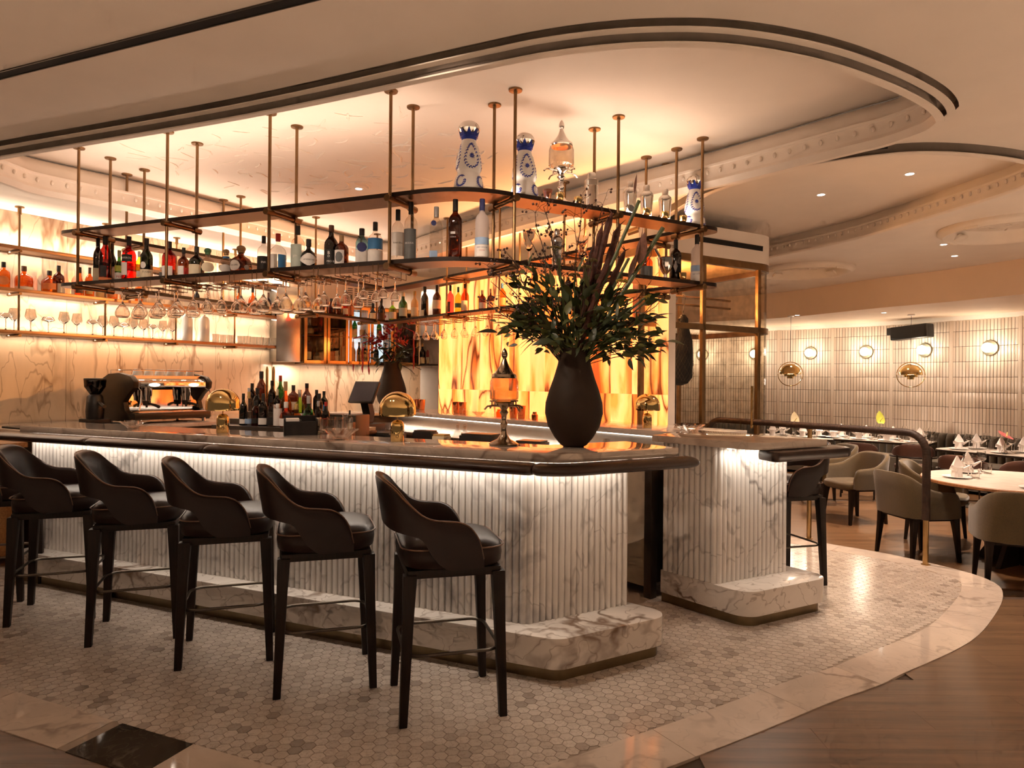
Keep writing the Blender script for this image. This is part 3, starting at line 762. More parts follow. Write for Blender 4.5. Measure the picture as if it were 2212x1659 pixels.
MB().prism([n4p(3.72, s1), n4p(4.34, s1), n4p(4.34, s2), n4p(3.72, s2)], .10, .89).build('carcass', DARKST, wk)
BEIGE = M('beige door', (.55, .45, .33), .45, var=.06)
for i in range(4):
    a, b = s1+.06+i*.56, s1+.06+i*.56+.54
    MB().prism([n4p(3.69, a), n4p(3.72, a), n4p(3.72, b), n4p(3.69, b)], .06, .86).build('door', BEIGE, wk, bevel=.004)
MB().prism([n4p(3.655, s1-.005), n4p(3.72, s1-.005), n4p(3.72, s1+.055), n4p(3.655, s1+.055)], .0, .93).build('steel_post', DARKST, wk, bevel=.004)
# counter along the marble wall
lc = thing('wall_counter', 'marble counter along the wall carrying the coffee machine', 'counter')
w0, w1 = D3.dot(N3*5.95+D3*1.6), D3.dot(Q)-.05
def n3p(c, s): return N3*c+D3*s
MB().prism([n3p(5.95, 2.62), n3p(7.08, 2.62), n3p(7.08, w1), n3p(5.95, w1)], .985, 1.02).build('counter_top', TOPMB, lc, bevel=.003)
MB().prism([n3p(6.0, 2.66), n3p(7.08, 2.66), n3p(7.08, w1), n3p(6.0, w1)], .0, .985).build('carcass', M('dark walnut', (.07, .04, .022), .45, var=.3, stretch=(1, 1, 8)), lc)
MB().prism([n3p(6.02, 2.66), n3p(6.5, 2.66), n3p(6.5, 3.5), n3p(6.02, 3.5)], 1.02, 1.035).build('black_tray', M('black mat', (.015, .012, .01), .5), lc)
# counter under the wine cabinets
bc = thing('back_counter', 'marble counter under the wine cabinets', 'counter')
MB().prism([Q-NB*.75+DB*.3, Rr-NB*.75+DB*.3, Rr+DB*.3, Q+DB*.05], .985, 1.02).build('counter_top', TOPMB, bc, bevel=.003)
MB().prism([Q-NB*.70+DB*.35, Rr-NB*.70+DB*.3, Rr+DB*.3, Q+DB*.1], 0, .985).build('carcass', MATS['dark walnut'], bc)
# bottle station inside the bar (two steps)
stn = thing('bottle_station', 'stepped steel bottle station behind the bar', 'station')
sp = Vector((-1.83, 5.22)); dv = D1; nv = -N1
def st(u, v): return sp+dv*u+nv*v
MB().prism([st(-.65, -.16), st(.45, -.16), st(.45, .02), st(-.65, .02)], .0, 1.09).build('front_step', DARKST, stn, bevel=.003)
MB().prism([st(-.65, .02), st(.45, .02), st(.45, .16), st(-.65, .16)], .0, 1.13).build('middle_step', DARKST, stn, bevel=.003)
MB().prism([st(-.65, .16), st(.45, .16), st(.45, .34), st(-.65, .34)], .0, 1.18).build('rear_step', DARKST, stn, bevel=.003)
ws = thing('work_bench', 'low steel work bench with black equipment inside the bar', 'bench')
MB().prism([meet(N1, -3.60, N2, -3.30), meet(N1, -4.15, N2, -3.30), meet(N1, -4.15, N2, -3.30)+D1*1.0, meet(N1, -3.60, N2, -3.30)+D1*1.0], .85, .88).build('bench_top', STEEL, ws)
MB().prism([meet(N1, -3.62, N2, -3.32), meet(N1, -4.13, N2, -3.32), meet(N1, -4.13, N2, -3.32)+D1*.95, meet(N1, -3.62, N2, -3.32)+D1*.95], .0, .85).build('bench_body', DARKST, ws)

# ================================================================ THE HANGING RACK
ZU, ZD = 2.59, 2.18
ro_, ri_ = [(-3.545, -3.56, 4.45, 5.87), (-3.765, -3.78, 4.24, 5.66)]
def ringpoly(c1, c2, c4, c3, rf, seg=8):
    A = meet(N1, c1, N3, c3); B = meet(N1, c1, N2, c2); C = meet(N2, c2, N4, c4); D = meet(N3, c3, N4, c4)
    return fillet([A, B, C, D], rf, seg)
rack = thing('hanging_rack', 'two-tier bronze bottle rack hanging from the ceiling above the bar', 'rack')
SHELF = M('rack shelf bronze', (.34, .19, .10), .38, .8, var=.08); SHEDGE = M('dim-reflection shelf edge', (.020, .011, .007), .5, .2, spec=.25)  # edge faces darkened to stand for the dim room they would reflect
def shelf(z, th):
    o = ringpoly(*ro_, [.12, .55, .10, .10]); i = ringpoly(*ri_, [.03, .35, .03, .03]); n = len(o)
    v = [P3(p, z) for p in o]+[P3(p, z) for p in i]+[P3(p, z-th) for p in o]+[P3(p, z-th) for p in i]; f = []
    for a in range(n):
        b = (a+1) % n
        f += [(a, b, n+b, n+a), (2*n+a, 3*n+a, 3*n+b, 2*n+b), (a, 2*n+a, 2*n+b, b), (n+a, n+b, 3*n+b, 3*n+a)]
    o_ = MB().add(v, f).build('shelf', SHELF, rack); o_.data.materials.append(SHEDGE)
    for pl_ in o_.data.polygons:
        if abs(pl_.normal.z) < .5: pl_.material_index = 1
shelf(ZU, .026); shelf(ZD, .026)
FL = MB().lathe([(.011, -.02), (.013, -.012), (.040, -.010), (.042, -.005), (.042, 0), (0, 0)], 20).mesh('flange', BRASSD)
rodlen = ZC-(ZD-.06)
RODM = MB().lathe([(.0, -rodlen), (.0105, -rodlen), (.0105, 0), (0, 0)], 10).mesh('rod', BRASSD)
def bracket(a, b, z):
    d = (b-a).normalized(); e0, e1_ = a-d*.035, b+d*.035; m_ = MB()
    m_.tube([P3(e0, z), P3(e1_, z)], .0155, 12)
    for e, q in ((e0, a+d*.03), (b-d*.03, e1_)): m_.tube([P3(e, z), P3(q, z)], .0215, 14)
    m_.build('bracket', BRONZE, rack)
pairs = []
for s in (2.294, 3.226, 4.156, 5.090): pairs.append((N1*-3.522+D1*s, N1*-3.782+D1*s))
for s in (2.08, 2.872, 3.64): pairs.append((N2*-3.537+D2*s, N2*-3.797+D2*s))
for s in (3.33, 4.28, 5.23, 6.2): pairs.append((N3*5.895+D3*s, N3*5.635+D3*s))
sc_ = D4.dot(meet(N2, -3.56, N4, 4.45))
for s in (sc_+.55, sc_+1.45, sc_+2.35, sc_+3.25): pairs.append((N4*4.475+D4*s, N4*4.215+D4*s))
for a, b in pairs:
    for p in (a, b):
        r_ = obj('rod', RODM, rack, (p.x, p.y, ZC)); obj('flange', FL, r_)
    bracket(a, b, ZU-.046); bracket(a, b, ZD-.046)

# hanging stemware on wire rails under the lower shelf
def realglass(name, col=(1, .985, .97)):
    mt, t, b = nt(name); b.inputs['Base Color'].default_value = (*col, 1); b.inputs['Transmission Weight'].default_value = 1.0; b.inputs['Roughness'].default_value = .0; b.inputs['IOR'].default_value = 1.47
    c = N(t, 'ShaderNodeTexCoord'); n = N(t, 'ShaderNodeTexNoise', i2=5.0); L(t, c.outputs['Object'], n.inputs['Vector']); L(t, ramp(t, n.outputs[0], [(.3, tuple(q*.985 for q in col)), (.7, col)]), b.inputs['Base Color'])
    return mt
GLASS = realglass('clear stemware glass')
def stem(kind):
    r, hb, hs = {'burgundy': (.052, .115, .085), 'white': (.038, .095, .085), 'small': (.033, .075, .07), 'flute': (.026, .14, .07)}[kind]
    o = [(.0, 0), (.036, -.0005), (.037, -.002), (.010, -.007), (.0045, -.015), (.0038, -hs)]
    o += [(.008, -hs-.006)]
    for i in range(1, 8):
        t_ = i/7; q = math.sin(min(1, t_*1.25)*math.pi/2); rr = r*(q if t_ < .8 else 1-.28*((t_-.8)/.2)**1.2)
        o.append((rr, -hs-.006-hb*t_))
    inn = [(max(.0008, x-.0016), z) for x, z in o[:6:-1]]
    return MB().lathe(o+inn+[(.0005, -hs-.012)], 18)
STEM = {k: stem(k).mesh('stem_glass', GLASS, ang=80) for k in ('burgundy', 'white', 'small', 'flute')}
ZG = ZD-.026-.055
def wire_row(base, across, along, parent, n_half=.16):
    for s in (-1, 1):
        p = base+along*s*.019; e0, e1_ = p-across*n_half, p+across*n_half
        m_ = MB(); m_.tube([P3(e0, ZD-.026), P3(e0, ZG-.004), P3(e1_, ZG-.004), P3(e1_, ZD-.026)], .0028, 6)
        m_.build('glass_rail', BRONZE, parent)
def row(base, across, along, kinds, parent, grp, lab, ordn):
    wire_row(base, across, along, parent)
    for k_, (kd, off) in enumerate(kinds):
        p = base+across*off
        g = obj('stem_glass', STEM[kd], None, (p.x, p.y, ZG+.004), random.uniform(0, 6))
        tag(g, lab % (ordn, ('near', 'far')[k_]), 'glass', grp)
labs = {'burgundy': 'large round wine glass hanging under rack front, %s row from left, %s side', 'white': 'slim wine glass hanging under rack front, %s row from left, %s side', 'small': 'small wine glass hanging near rack corner, %s row from left, %s side'}
rowi = [0]
def frow(px, kd):
    p = on(px, 660, N1, -3.665)
    row(p, -N1, D1, [(kd, -.075), (kd, .06)], rack, 'glasses hanging under the front of the rack', labs[kd], ORD[rowi[0]]); rowi[0] += 1
for px in (284, 322, 362, 402): frow(px, 'burgundy')
for px in (436, 466, 496): frow(px, 'white')
for px in (538, 586, 634, 676): frow(px, 'burgundy')
for px in (716, 762): frow(px, 'white')
for px in (800, 842): frow(px, 'small')
for ii, px in enumerate((912, 932, 950, 972, 995, 1016, 1040, 1066, 1090, 1118)):
    p = on(px, 720, N4, 4.345)
    row(p, N4, D4, [('white', -.08), ('white', .06)], rack, 'glasses hanging in front of the onyx', 'wine glass hanging before the onyx wall, %s row from left, %s side', ORD[ii])

# ================================================================ SEATING
def shell(half, th, lean=.0, rows=5):
    """wrap-around upholstered back: half = list of (x, y, ztop, zbottom) from the back centre to one front end"""
    full = [(x, -y, t, b) for x, y, t, b in half[:0:-1]]+list(half)
    def cr(vals): return [q.x for q in catmull([Vector((v, 0)) for v in vals], 3)]
    cols = list(zip(*[cr([f_[i] for f_ in full]) for i in range(4)])); n = len(cols); secs = []
    zb = max(c[2] for c in cols); 
    for i, (x, y, t, b) in enumerate(cols):
        a = Vector(cols[max(0, i-1)][:2]); c = Vector(cols[min(n-1, i+1)][:2]); d = (c-a).normalized(); nn = Vector((d.y, -d.x))
        if nn.dot(Vector((x, y))) < 0: nn = -nn
        p = Vector((x, y)); h = t-b; sec = []
        def pt(off, z):
            q = p+nn*off; k = max(0, (z-half[-1][3]))*lean*max(0, -nn.x); return Vector((q.x-k, q.y, z))
        e = min(.4*h, th*.45)
        for z in [b+e*.2+(h-e*1.2)*j/(rows-1) for j in range(rows)]: sec.append(pt(0, z))
        sec += [pt(-th*.2, t), pt(-th*.55, t+.002), pt(-th*.9, t-e*.3)]
        for z in [t-e-(h-e*1.2)*j/(rows-1) for j in range(rows)]: sec.append(pt(-th, z))
        sec += [pt(-th*.5, b)]
        secs.append(sec)
    top = [Vector(s_[rows]) for s_ in secs]
    return MB().loft(secs), top
def leg(x0, y0, z0, x1, y1, w0, w1):
    "tapered square leg from foot (x0,y0,0) to top (x1,y1,z0)"
    def sq(x, y, z, w_): return [Vector((x+a*w_/2, y+b*w_/2, z)) for a, b in ((-1, -1), (1, -1), (1, 1), (-1, 1))]
    return MB().loft([sq(x0, y0, 0, w0), sq(x0+(x1-x0)*.7, y0+(y1-y0)*.7, z0*.7, w0+(w1-w0)*.55), sq(x1, y1, z0, w1)])
def rrect(a, b, r, z, seg=5): return [P3(p, z) for p in fillet([(a, -b), (a, b), (-a, b), (-a, -b)], r, seg)]
half_s = [(-.265, 0, 1.03, .825), (-.262, .07, 1.03, .824), (-.25, .14, 1.022, .818), (-.226, .197, .998, .81), (-.188, .233, .938, .80), (-.142, .248, .886, .78), (-.095, .252, .864, .70), (-.035, .253, .857, .652), (.015, .252, .85, .65), (.06, .249, .825, .65), (.098, .245, .77, .65), (.118, .243, .69, .65)]
def make_stool():
    t_ = thing('bar_stool', '', 'bar stool', group='brown leather bar stools')
    b, top = shell(half_s, .034, .16); b.build('backrest', LEATH, t_, ang=60)
    MB().tube(top, .0035, 6).build('piping', M('piping leather', (.16, .085, .05), .35), t_)
    se = MB().lathe([(.16, .645), (.205, .648), (.222, .665), (.226, .70), (.223, .732), (.214, .742), (.208, .75), (.17, .762), (.09, .768), (0, .769)], 36, sq=4.2, fy=1.03)
    so = se.build('seat', LEATH, t_, ang=50)
    MB().tube([P3((x, y), .737) for x, y in [(q.x, q.y) for q in rrect(.224, .23, .09, 0)]], .0035, 6, closed=True).build('piping', MATS['piping leather'], so)
    fr = MB()
    for s in (-1, 1):
        fr.box(-.20, .20, s*.185-.017, s*.185+.017, .612, .648); fr.box(s*.185-.017, s*.185+.017, -.2, .2, .612, .648)
    fr.build('seat_frame', DWOOD, t_, bevel=.004)
    for sx in (-1, 1):
        for sy in (-1, 1):
            l_ = leg(sx*.215, sy*.205, .63, sx*.19, sy*.188, .034, .056).build('leg', DWOOD, t_, bevel=.004)
            MB().lathe([(0, -.002), (.011, -.002), (.012, .004), (0, .004)], 10, c=(sx*.215, sy*.205, 0)).build('glide', RUBBER, l_)
    MB().tube(rrect(.207, .20, .07, .287), .0075, 8, closed=True).build('footrest', DARKST, t_)
    return t_
stool = make_stool()
spots = [((-.287, 3.104), 15, 'brown leather bar stool nearest the bar corner, rightmost of the row'), ((-.907, 3.353), 17, 'brown leather bar stool second from the bar corner'),
         ((-1.502, 3.647), 18, 'brown leather bar stool in the middle of the five at the bar front'), ((-2.125, 3.93), 19, 'brown leather bar stool second from the left end of the bar'),
         ((-2.77, 4.21), 19, 'brown leather bar stool at the left end of the bar, fully in view'), ((-3.42, 4.52), 19, 'brown leather bar stool cut off by the left edge of the picture'),
         ((2.0, 5.06), 195, 'brown leather bar stool behind the fluted counter end, seat facing it')]
for i, (p, a, lb_) in enumerate(spots):
    o = stool if i == 0 else dup(stool)
    o.location = (p[0], p[1], 0); o.rotation_euler = (0, 0, R(a)); o['label'] = lb_
ZDN = -.15
half_c = [(-.285, 0, .80, .40), (-.282, .09, .80, .40), (-.27, .17, .795, .40), (-.235, .24, .775, .40), (-.17, .282, .72, .40), (-.08, .295, .665, .40), (.02, .297, .642, .40), (.11, .295, .635, .40), (.18, .288, .615, .40), (.215, .278, .52, .41)]
def make_tub():
    t_ = thing('dining_chair', '', 'chair', group='olive upholstered tub chairs')
    b, top = shell(half_c, .05, .14); b.build('backrest', OLIVE, t_, ang=60)
    MB().lathe([(.18, .385), (.245, .39), (.262, .41), (.262, .45), (.245, .472), (.15, .482), (0, .484)], 28, sq=4, c=(.02, 0, 0)).build('seat', OLIVE, t_, ang=50)
    for sx in (-1, 1):
        for sy in (-1, 1): leg(sx*.235, sy*.235, .40, sx*.20, sy*.215, .028, .058).build('leg', DWOOD, t_, bevel=.004)
    fr = MB(); fr.box(-.22, .22, -.235, .235, .375, .40); fr.build('seat_frame', DWOOD, t_, bevel=.005)
    return t_
tub = make_tub()
for i, (x, y, a, lb_) in enumerate([(3.78, 6.35, 8, 'olive tub chair left of the round table, back towards the bar'), (3.97, 5.36, 66, 'olive tub chair in front of the round table at the right edge'),
        (4.02, 8.0, 192, 'olive tub chair standing alone behind the wrapped railing'), (4.22, 9.1, 185, 'olive tub chair partly hidden behind the one at the railing'), (4.42, 7.1, -40, 'olive tub chair on the far side of the round table')]):
    o = tub if i == 0 else dup(tub)
    o.location = (x, y, ZDN); o.rotation_euler = (0, 0, R(a)); o['label'] = lb_
LEATHC = M('chestnut leather', (.075, .034, .024), .38, var=.12)
def make_round():
    t_ = thing('dining_chair', '', 'chair', group='round-backed leather dining chairs')
    hf = [(-.24, 0, .78, .58), (-.236, .09, .778, .58), (-.21, .17, .765, .585), (-.16, .225, .74, .60), (-.08, .255, .70, .62), (.0, .265, .665, .635)]
    b, top = shell(hf, .04, .12); b.build('backrest', LEATHC, t_, ang=60)
    MB().lathe([(.16, .42), (.22, .425), (.235, .44), (.23, .475), (.15, .487), (0, .488)], 24, sq=3).build('seat', LEATHC, t_, ang=50)
    MB().tube([Vector((x*1.05, y, .60)) for x, y in [(.0, .28), (-.1, .27), (-.19, .21), (-.25, .1), (-.268, 0), (-.25, -.1), (-.19, -.21), (-.1, -.27), (.0, -.28)]], .012, 8).build('back_rail', DWOOD, t_)
    for sx, sy in ((-1, -1), (-1, 1), (1, -1), (1, 1)):
        MB().tube([(sx*.2, sy*.21, 0), (sx*.18, sy*.2, .44)]+([(sx*.21, sy*.2, .62)] if sx < 0 else []), .014, 8).build('leg', DWOOD, t_)
    return t_
rch = make_round()
for i, (x, y, a, lb_) in enumerate([(4.95, 9.75, 62, 'chestnut leather chair at the left of the long table by the banquette'), (5.62, 9.55, 62, 'chestnut leather chair in the middle in front of the long table, back to the camera'),
        (5.38, 8.1, 40, 'chestnut leather chair left of the table with the pink flower'), (5.75, 7.6, 60, 'chestnut leather chair in front of the table with the pink flower')]):
    o = rch if i == 0 else dup(rch)
    o.location = (x, y, ZDN); o.rotation_euler = (0, 0, R(a)); o['label'] = lb_

# ================================================================ DINING ROOM
TWOOD = M('table wood', (.30, .13, .05), .3, var=.25, stretch=(1, 12, 1)); TTOP = M('table top stone', (.74, .66, .58), .16, var=.08)
def round_table(c, r, label):
    t_ = thing('round_table', label, 'table', (c[0], c[1], ZDN))
    MB().lathe([(0, .716), (r-.02, .716), (r, .724), (r, .742), (r-.006, .748), (0, .748)], 64).build('table_rim', TWOOD, t_)
    MB().lathe([(0, .748), (r-.012, .748), (r-.014, .751), (0, .751)], 64).build('table_top', TTOP, t_)
    for a in range(4):
        q = a*math.pi/2+.5
        MB().loft([[Vector((math.cos(q)*x+math.sin(q)*w_, math.sin(q)*x-math.cos(q)*w_, z)) for x, w_ in ((.03, -.025), (xe, -.02), (xe, .02), (.03, .025))] for z, xe in ((.0, .34), (.35, .12), (.716, .30))]).build('leg', DWOOD, t_)
    return t_
def long_table(c, a, lx, ly, label):
    t_ = thing('dining_table', label, 'table', (c[0], c[1], ZDN), R(a))
    pl_ = fillet([(lx/2, -ly/2), (lx/2, ly/2), (-lx/2, ly/2), (-lx/2, -ly/2)], .12, 6)
    MB().prism(pl_, .715, .742).build('table_rim', DWOOD, t_, bevel=.004); MB().prism(offset(pl_, -.01), .742, .749).build('table_top', TTOP, t_)
    for s in (-1, 1):
        MB().lathe([(0, 0), (.22, 0), (.22, .012), (.03, .025), (.028, .7), (.12, .715), (0, .715)], 16, c=(s*lx*.3, 0, 0)).build('pedestal', DARKST, t_)
    return t_
ZTB = ZDN+.751
round_table((4.55, 6.12), .76, 'round marble-topped table with a wooden rim at the right edge')
wa = -42
long_table((5.62, 10.55), wa, 1.55, .72, 'long laid table by the banquette under the right pendant')
long_table((6.25, 8.75), -60, 1.3, .7, 'laid table with the pink flower at the right edge')
long_table((4.55, 11.0), -30, 1.2, .7, 'laid table farthest left by the banquette under the left pendant')
# banquette
BANQ = M('dark olive velvet', (.055, .036, .016), .7, var=.15, sheen=.4)
bq = thing('banquette', 'long dark channel-tufted banquette along the tiled wall', 'banquette', (0, 0, 0))
bw = resample(offset(tw, -.02, False), .125)
chm = MB().loft([[Vector((x*.0605, -y-.02, z)) for x, y in ((-1, 0), (-.9, .07*k), (-.5, .12*k), (0, .135*k), (.5, .12*k), (.9, .07*k), (1, 0))] for z, k in ((.25, 1), (.6, 1), (.74, .98), (.80, .8), (.825, .45), (.83, .1))]).mesh('channel', BANQ, ang=60)
for i in range(len(bw)-1):
    a, b = bw[i], bw[i+1]; k_ = a.x/a.y
    if .30 < k_ < .82: obj('channel', chm, bq, m=Matrix.Translation((a.x, a.y, ZDN)) @ Matrix.Rotation(fnd(b-a)+math.pi, 4, 'Z'))
sb = [p for p in bw if .28 < p.x/p.y < .84]
so_ = offset(sb, -.16, False); si_ = offset(sb, -.62, False); nb = len(sb)
v = [P3(p, ZDN+.30) for p in so_]+[P3(p, ZDN+.44) for p in so_]+[P3(p, ZDN+.45) for p in si_]+[P3(p, ZDN+.42) for p in offset(sb, -.65, False)]+[P3(p, ZDN+.05) for p in offset(sb, -.64, False)]
MB().add(v, [(r_*nb+i, r_*nb+i+1, (r_+1)*nb+i+1, (r_+1)*nb+i) for r_ in range(4) for i in range(nb-1)]).build('seat', BANQ, bq)
# place settings
NAP = MB()
NAP.lathe([(.040, 0), (.042, .01), (.038, .05), (.046, .085)], 10); NAP.loft([[Vector((x, y, z)) for x, y in pts_] for z, pts_ in ((.06, ((-.05, -.03), (.05, -.03), (.05, .03), (-.05, .03))), (.10, ((-.052, -.012), (.052, -.012), (.045, .014), (-.045, .014))), (.175, ((-.006, -.002), (.006, -.002), (.004, .004), (-.004, .004))))])
for s in (-1, 1): NAP.add([Vector((s*.03, -.035, .075)), Vector((s*.095, -.045, .10)), Vector((s*.10, -.03, .085)), Vector((s*.035, -.03, .045)), Vector((s*.03, -.025, .075)), Vector((s*.095, -.032, .10))], [(0, 1, 2, 3), (4, 5, 2, 3), (0, 1, 5, 4)])
napm = NAP.mesh('napkin', WHITE, ang=25)
platem = MB().lathe([(0, .004), (.07, .004), (.115, .014), (.118, .016), (.112, .018), (.07, .008), (0, .008)], 28).mesh('plate', PORC)
tumb = MB().lathe([(0, 0), (.032, 0), (.036, .09), (.034, .09), (.030, .008), (0, .008)], 16).mesh('tumbler', GLASS)
def upr(r, hb, hs):
    o = [(0, 0), (.034, .0), (.034, .002), (.008, .006), (.004, .015), (.0038, hs), (.010, hs+.006), (r*.8, hs+hb*.28), (r, hs+hb*.42), (r*.72, hs+hb), (r*.70, hs+hb), (r*.97, hs+hb*.43), (r*.77, hs+hb*.29), (.006, hs+.009), (0, hs+.009)]
    return MB().lathe(o, 18).mesh('wine_glass', GLASS, ang=70)
wgm = upr(.047, .12, .085)
gw = Vector((0, 0))
SETN = {}
def setting(c, a, tb, far=False):
    c = Vector(c); SETN[tb] = SETN.get(tb, -1)+1; tb = tb+', %s place setting' % ORD[SETN[tb]]
    p_ = tag(obj('plate', platem, None, (c.x, c.y, ZTB)), 'white plate on '+tb, 'plate', 'plates on the dining tables')
    n_ = tag(obj('napkin', napm, None, (c.x, c.y, ZTB+.0085), a, 1.1), 'folded pale napkin on '+tb, 'napkin', 'folded napkins on the dining tables')
    d = Vector((math.cos(a), math.sin(a)))
    q = c+d*.2+Vector((0, .07)); tag(obj('wine_glass', wgm, None, (q.x, q.y, ZTB)), 'empty wine glass on '+tb, 'wine glass', 'wine glasses on the dining tables')
    q = c+d*.17-Vector((0, .06)); tag(obj('tumbler', tumb, None, (q.x, q.y, ZTB)), 'small water tumbler on '+tb, 'tumbler', 'tumblers on the dining tables')
for c, a in (((4.08, 6.25), .3), ((4.42, 6.62), .1), ((4.32, 5.62), -.1), ((4.72, 5.9), .2)): setting(c, a, 'the round table')
TL = 'the long table by the banquette'
for u in (-.55, -.18, .2, .56):
    for s in (-1, 1):
        d = Vector((math.cos(R(wa)), math.sin(R(wa)))); n = Vector((-d.y, d.x)); c = Vector((5.62, 10.55))+d*u+n*s*.2
        setting(c, R(wa)*.4, TL)
for u, s in ((-.4, -1), (.1, -1), (-.35, 1), (.2, 1)):
    d = Vector((math.cos(R(-60)), math.sin(R(-60)))); n = Vector((-d.y, d.x)); setting(Vector((6.25, 8.75))+d*u+n*s*.17, .1, 'the table with the pink flower')
for u, s in ((-.3, -1), (.15, -1), (.35, 1), (-.2, 1)):
    d = Vector((math.cos(R(-30)), math.sin(R(-30)))); n = Vector((-d.y, d.x)); setting(Vector((4.55, 11.0))+d*u+n*s*.17, 0, 'the table farthest left by the banquette')
def anthurium(c, h, col, tilt, label, tb_z=ZTB):
    t_ = thing('anthurium', label, 'flower', (c[0], c[1], tb_z))
    MB().lathe([(0, 0), (.03, 0), (.034, .03), (.018, .06), (.012, .10), (.011, .10), (.016, .055), (.028, .02), (0, .01)], 14).build('bud_vase', GLASS, t_)
    MB().tube([(0, 0, .01), (.005, 0, h*.5), (.02, -.01, h)], .003, 6).build('stem', M('flower stem', (.12, .18, .05), .5), t_)
    out = [(0, -.05), (.05, -.055), (.082, -.02), (.08, .04), (.05, .1), (0, .15)]; pts = [Vector((x, y)) for x, y in out]+[Vector((-x, y)) for x, y in out[-2:0:-1]]
    m_ = Matrix.Translation((.02, -.01, h)) @ Matrix.Rotation(tilt, 4, 'X') @ Matrix.Rotation(.3, 4, 'Y')
    b = MB(); ctr = [Vector((p.x*.0, p.y*.0, .012)) for p in pts]
    lo = [m_ @ Vector((p.x, p.y, 0)) for p in pts]; mid = [m_ @ Vector((p.x*.5, p.y*.5, -.012)) for p in pts]; up_ = [m_ @ Vector((p.x, p.y, .003)) for p in pts]; um = [m_ @ Vector((p.x*.5, p.y*.5, -.009)) for p in pts]
    b.loft([mid, lo, up_, um]); b.build('spathe', M(label[:12]+' spathe', col, .3, var=.15), t_)
    MB().tube([m_ @ Vector((0, 0, 0)), m_ @ Vector((0, .03, .05))], [.007, .004], 8).build('spadix', M('spadix', (.75, .6, .2), .6), t_)
anthurium((5.62, 10.45), .30, (.62, .66, .10), R(75), 'yellow-green anthurium in a bud vase on the long table')
anthurium((4.5, 10.9), .26, (.80, .70, .45), R(75), 'cream anthurium in a bud vase on the far left table')
anthurium((6.1, 8.45), .22, (.62, .16, .16), R(25), 'pink anthurium in a bud vase on the table at the right edge')
# small glass carafe with a dark label on the round table
cr_ = thing('oil_bottle', 'square glass bottle with a stopper on the round table', 'bottle', (4.62, 6.0, ZTB))
MB().lathe([(0, 0), (.034, 0), (.035, .07), (.02, .085), (.014, .09), (.014, .12), (0, .12)], 16, sq=5).build('bottle_glass', glass('pale bottle glass', (.80, .85, .85)), cr_)
MB().lathe([(0, .12), (.017, .12), (.017, .145), (0, .145)], 12).build('stopper', STEEL, cr_)
# wrapped railing
SUEDE = M('wrapped brown leather', (.032, .013, .006), .6, var=.3, vs=30)
rg = thing('railing', 'brown leather wrapped railing on brass posts edging the bar platform', 'railing')
r0, r1 = Vector((3.345, 5.50)), Vector((2.13, 7.40))
def helix_tube(pts, r, wrap=.02):
    pts = [Vector(q) for q in pts]; out = [pts[0]]
    for a, b in zip(pts, pts[1:]):
        n = max(1, int((b-a).length/(wrap/4)))
        out += [a.lerp(b, (i+1)/n) for i in range(n)]
    return out, [r*(1+.05*abs(math.sin(i*math.pi/4))) for i in range(len(out))]
zr = 1.055; dr = (r1-r0).normalized()
prof = [P3(r0, .36), P3(r0, zr-.16)]+[P3(r0+dr*.16*(1-math.cos(a)), zr-.16+.16*math.sin(a)) for a in [i*math.pi/12 for i in range(1, 7)]]
mid_ = [r0+dr*.16, r0+dr*.8+Vector((.02, .0)), r0+dr*1.5+Vector((.02, .0)), r1-dr*.16]
prof += [P3(p, zr) for p in catmull(mid_, 6)[1:]]
prof += [P3(r1-dr*.16*(1-math.sin(a)), zr-.16+.16*math.cos(a)) for a in [i*math.pi/12 for i in range(1, 7)]]+[P3(r1, .36)]
hp, hr = helix_tube(prof, .029); MB().tube(hp, hr, 12).build('wrapped_rail', SUEDE, rg)
RB = M('post brass', (.52, .34, .15), .3, 1.0)
for p, z in ((r0, .37), (r1, .37), (r0.lerp(r1, .47)+Vector((.02, 0)), zr-.03)):
    o = MB().lathe([(0, 0), (.021, 0), (.021, z), (0, z)], 16, c=(p.x, p.y, 0)).build('post', RB, rg)
    MB().lathe([(0, 0), (.034, 0), (.034, .006), (.02, .008), (0, .008)], 16, c=(p.x, p.y, 0)).build('base_plate', RB, o)
# wall sconces, pendants, speaker
GLOBE = emit('sconce globe', (1.0, .90, .70), 9)
def wall_pt(px):
    i = min(range(len(tw)), key=lambda j: abs(tw[j].x/tw[j].y-(px-CX)/F)); return tw[i], (tw[i+1]-tw[i]).normalized()
for px, lb_ in ((1752, 'globe wall sconce farthest left on the tiled wall'), (1870, 'globe wall sconce second from the left on the tiled wall'), (2000, 'globe wall sconce just below the black speaker'), (2140, 'globe wall sconce nearest the right edge'), (1632, 'globe wall sconce seen through the glass room'), (1517, 'globe wall sconce seen through the left of the glass room')):
    p, d = wall_pt(px); n = Vector((-d.y, d.x))
    if n.dot(-p) < 0: n = -n
    t_ = thing('wall_sconce', lb_, 'sconce', (p.x+n.x*.012, p.y+n.y*.012, 2.02), fnd(n)-math.pi/2, group='globe wall sconces')
    rot = Matrix.Rotation(R(-90), 4, 'X')
    MB().lathe([(0, 0), (.118, 0), (.12, .012), (.112, .03), (.06, .034), (0, .034)], 28).tf(rot).build('back_plate', M('sconce plate', (.30, .27, .18), .35, .7), t_)
    MB().ball((0, .09, 0), .075, 18, 12).build('globe', GLOBE, t_)
    lamp('POINT', (p.x+n.x*.22, p.y+n.y*.22, 2.02), 9, (1, .82, .62), .07)
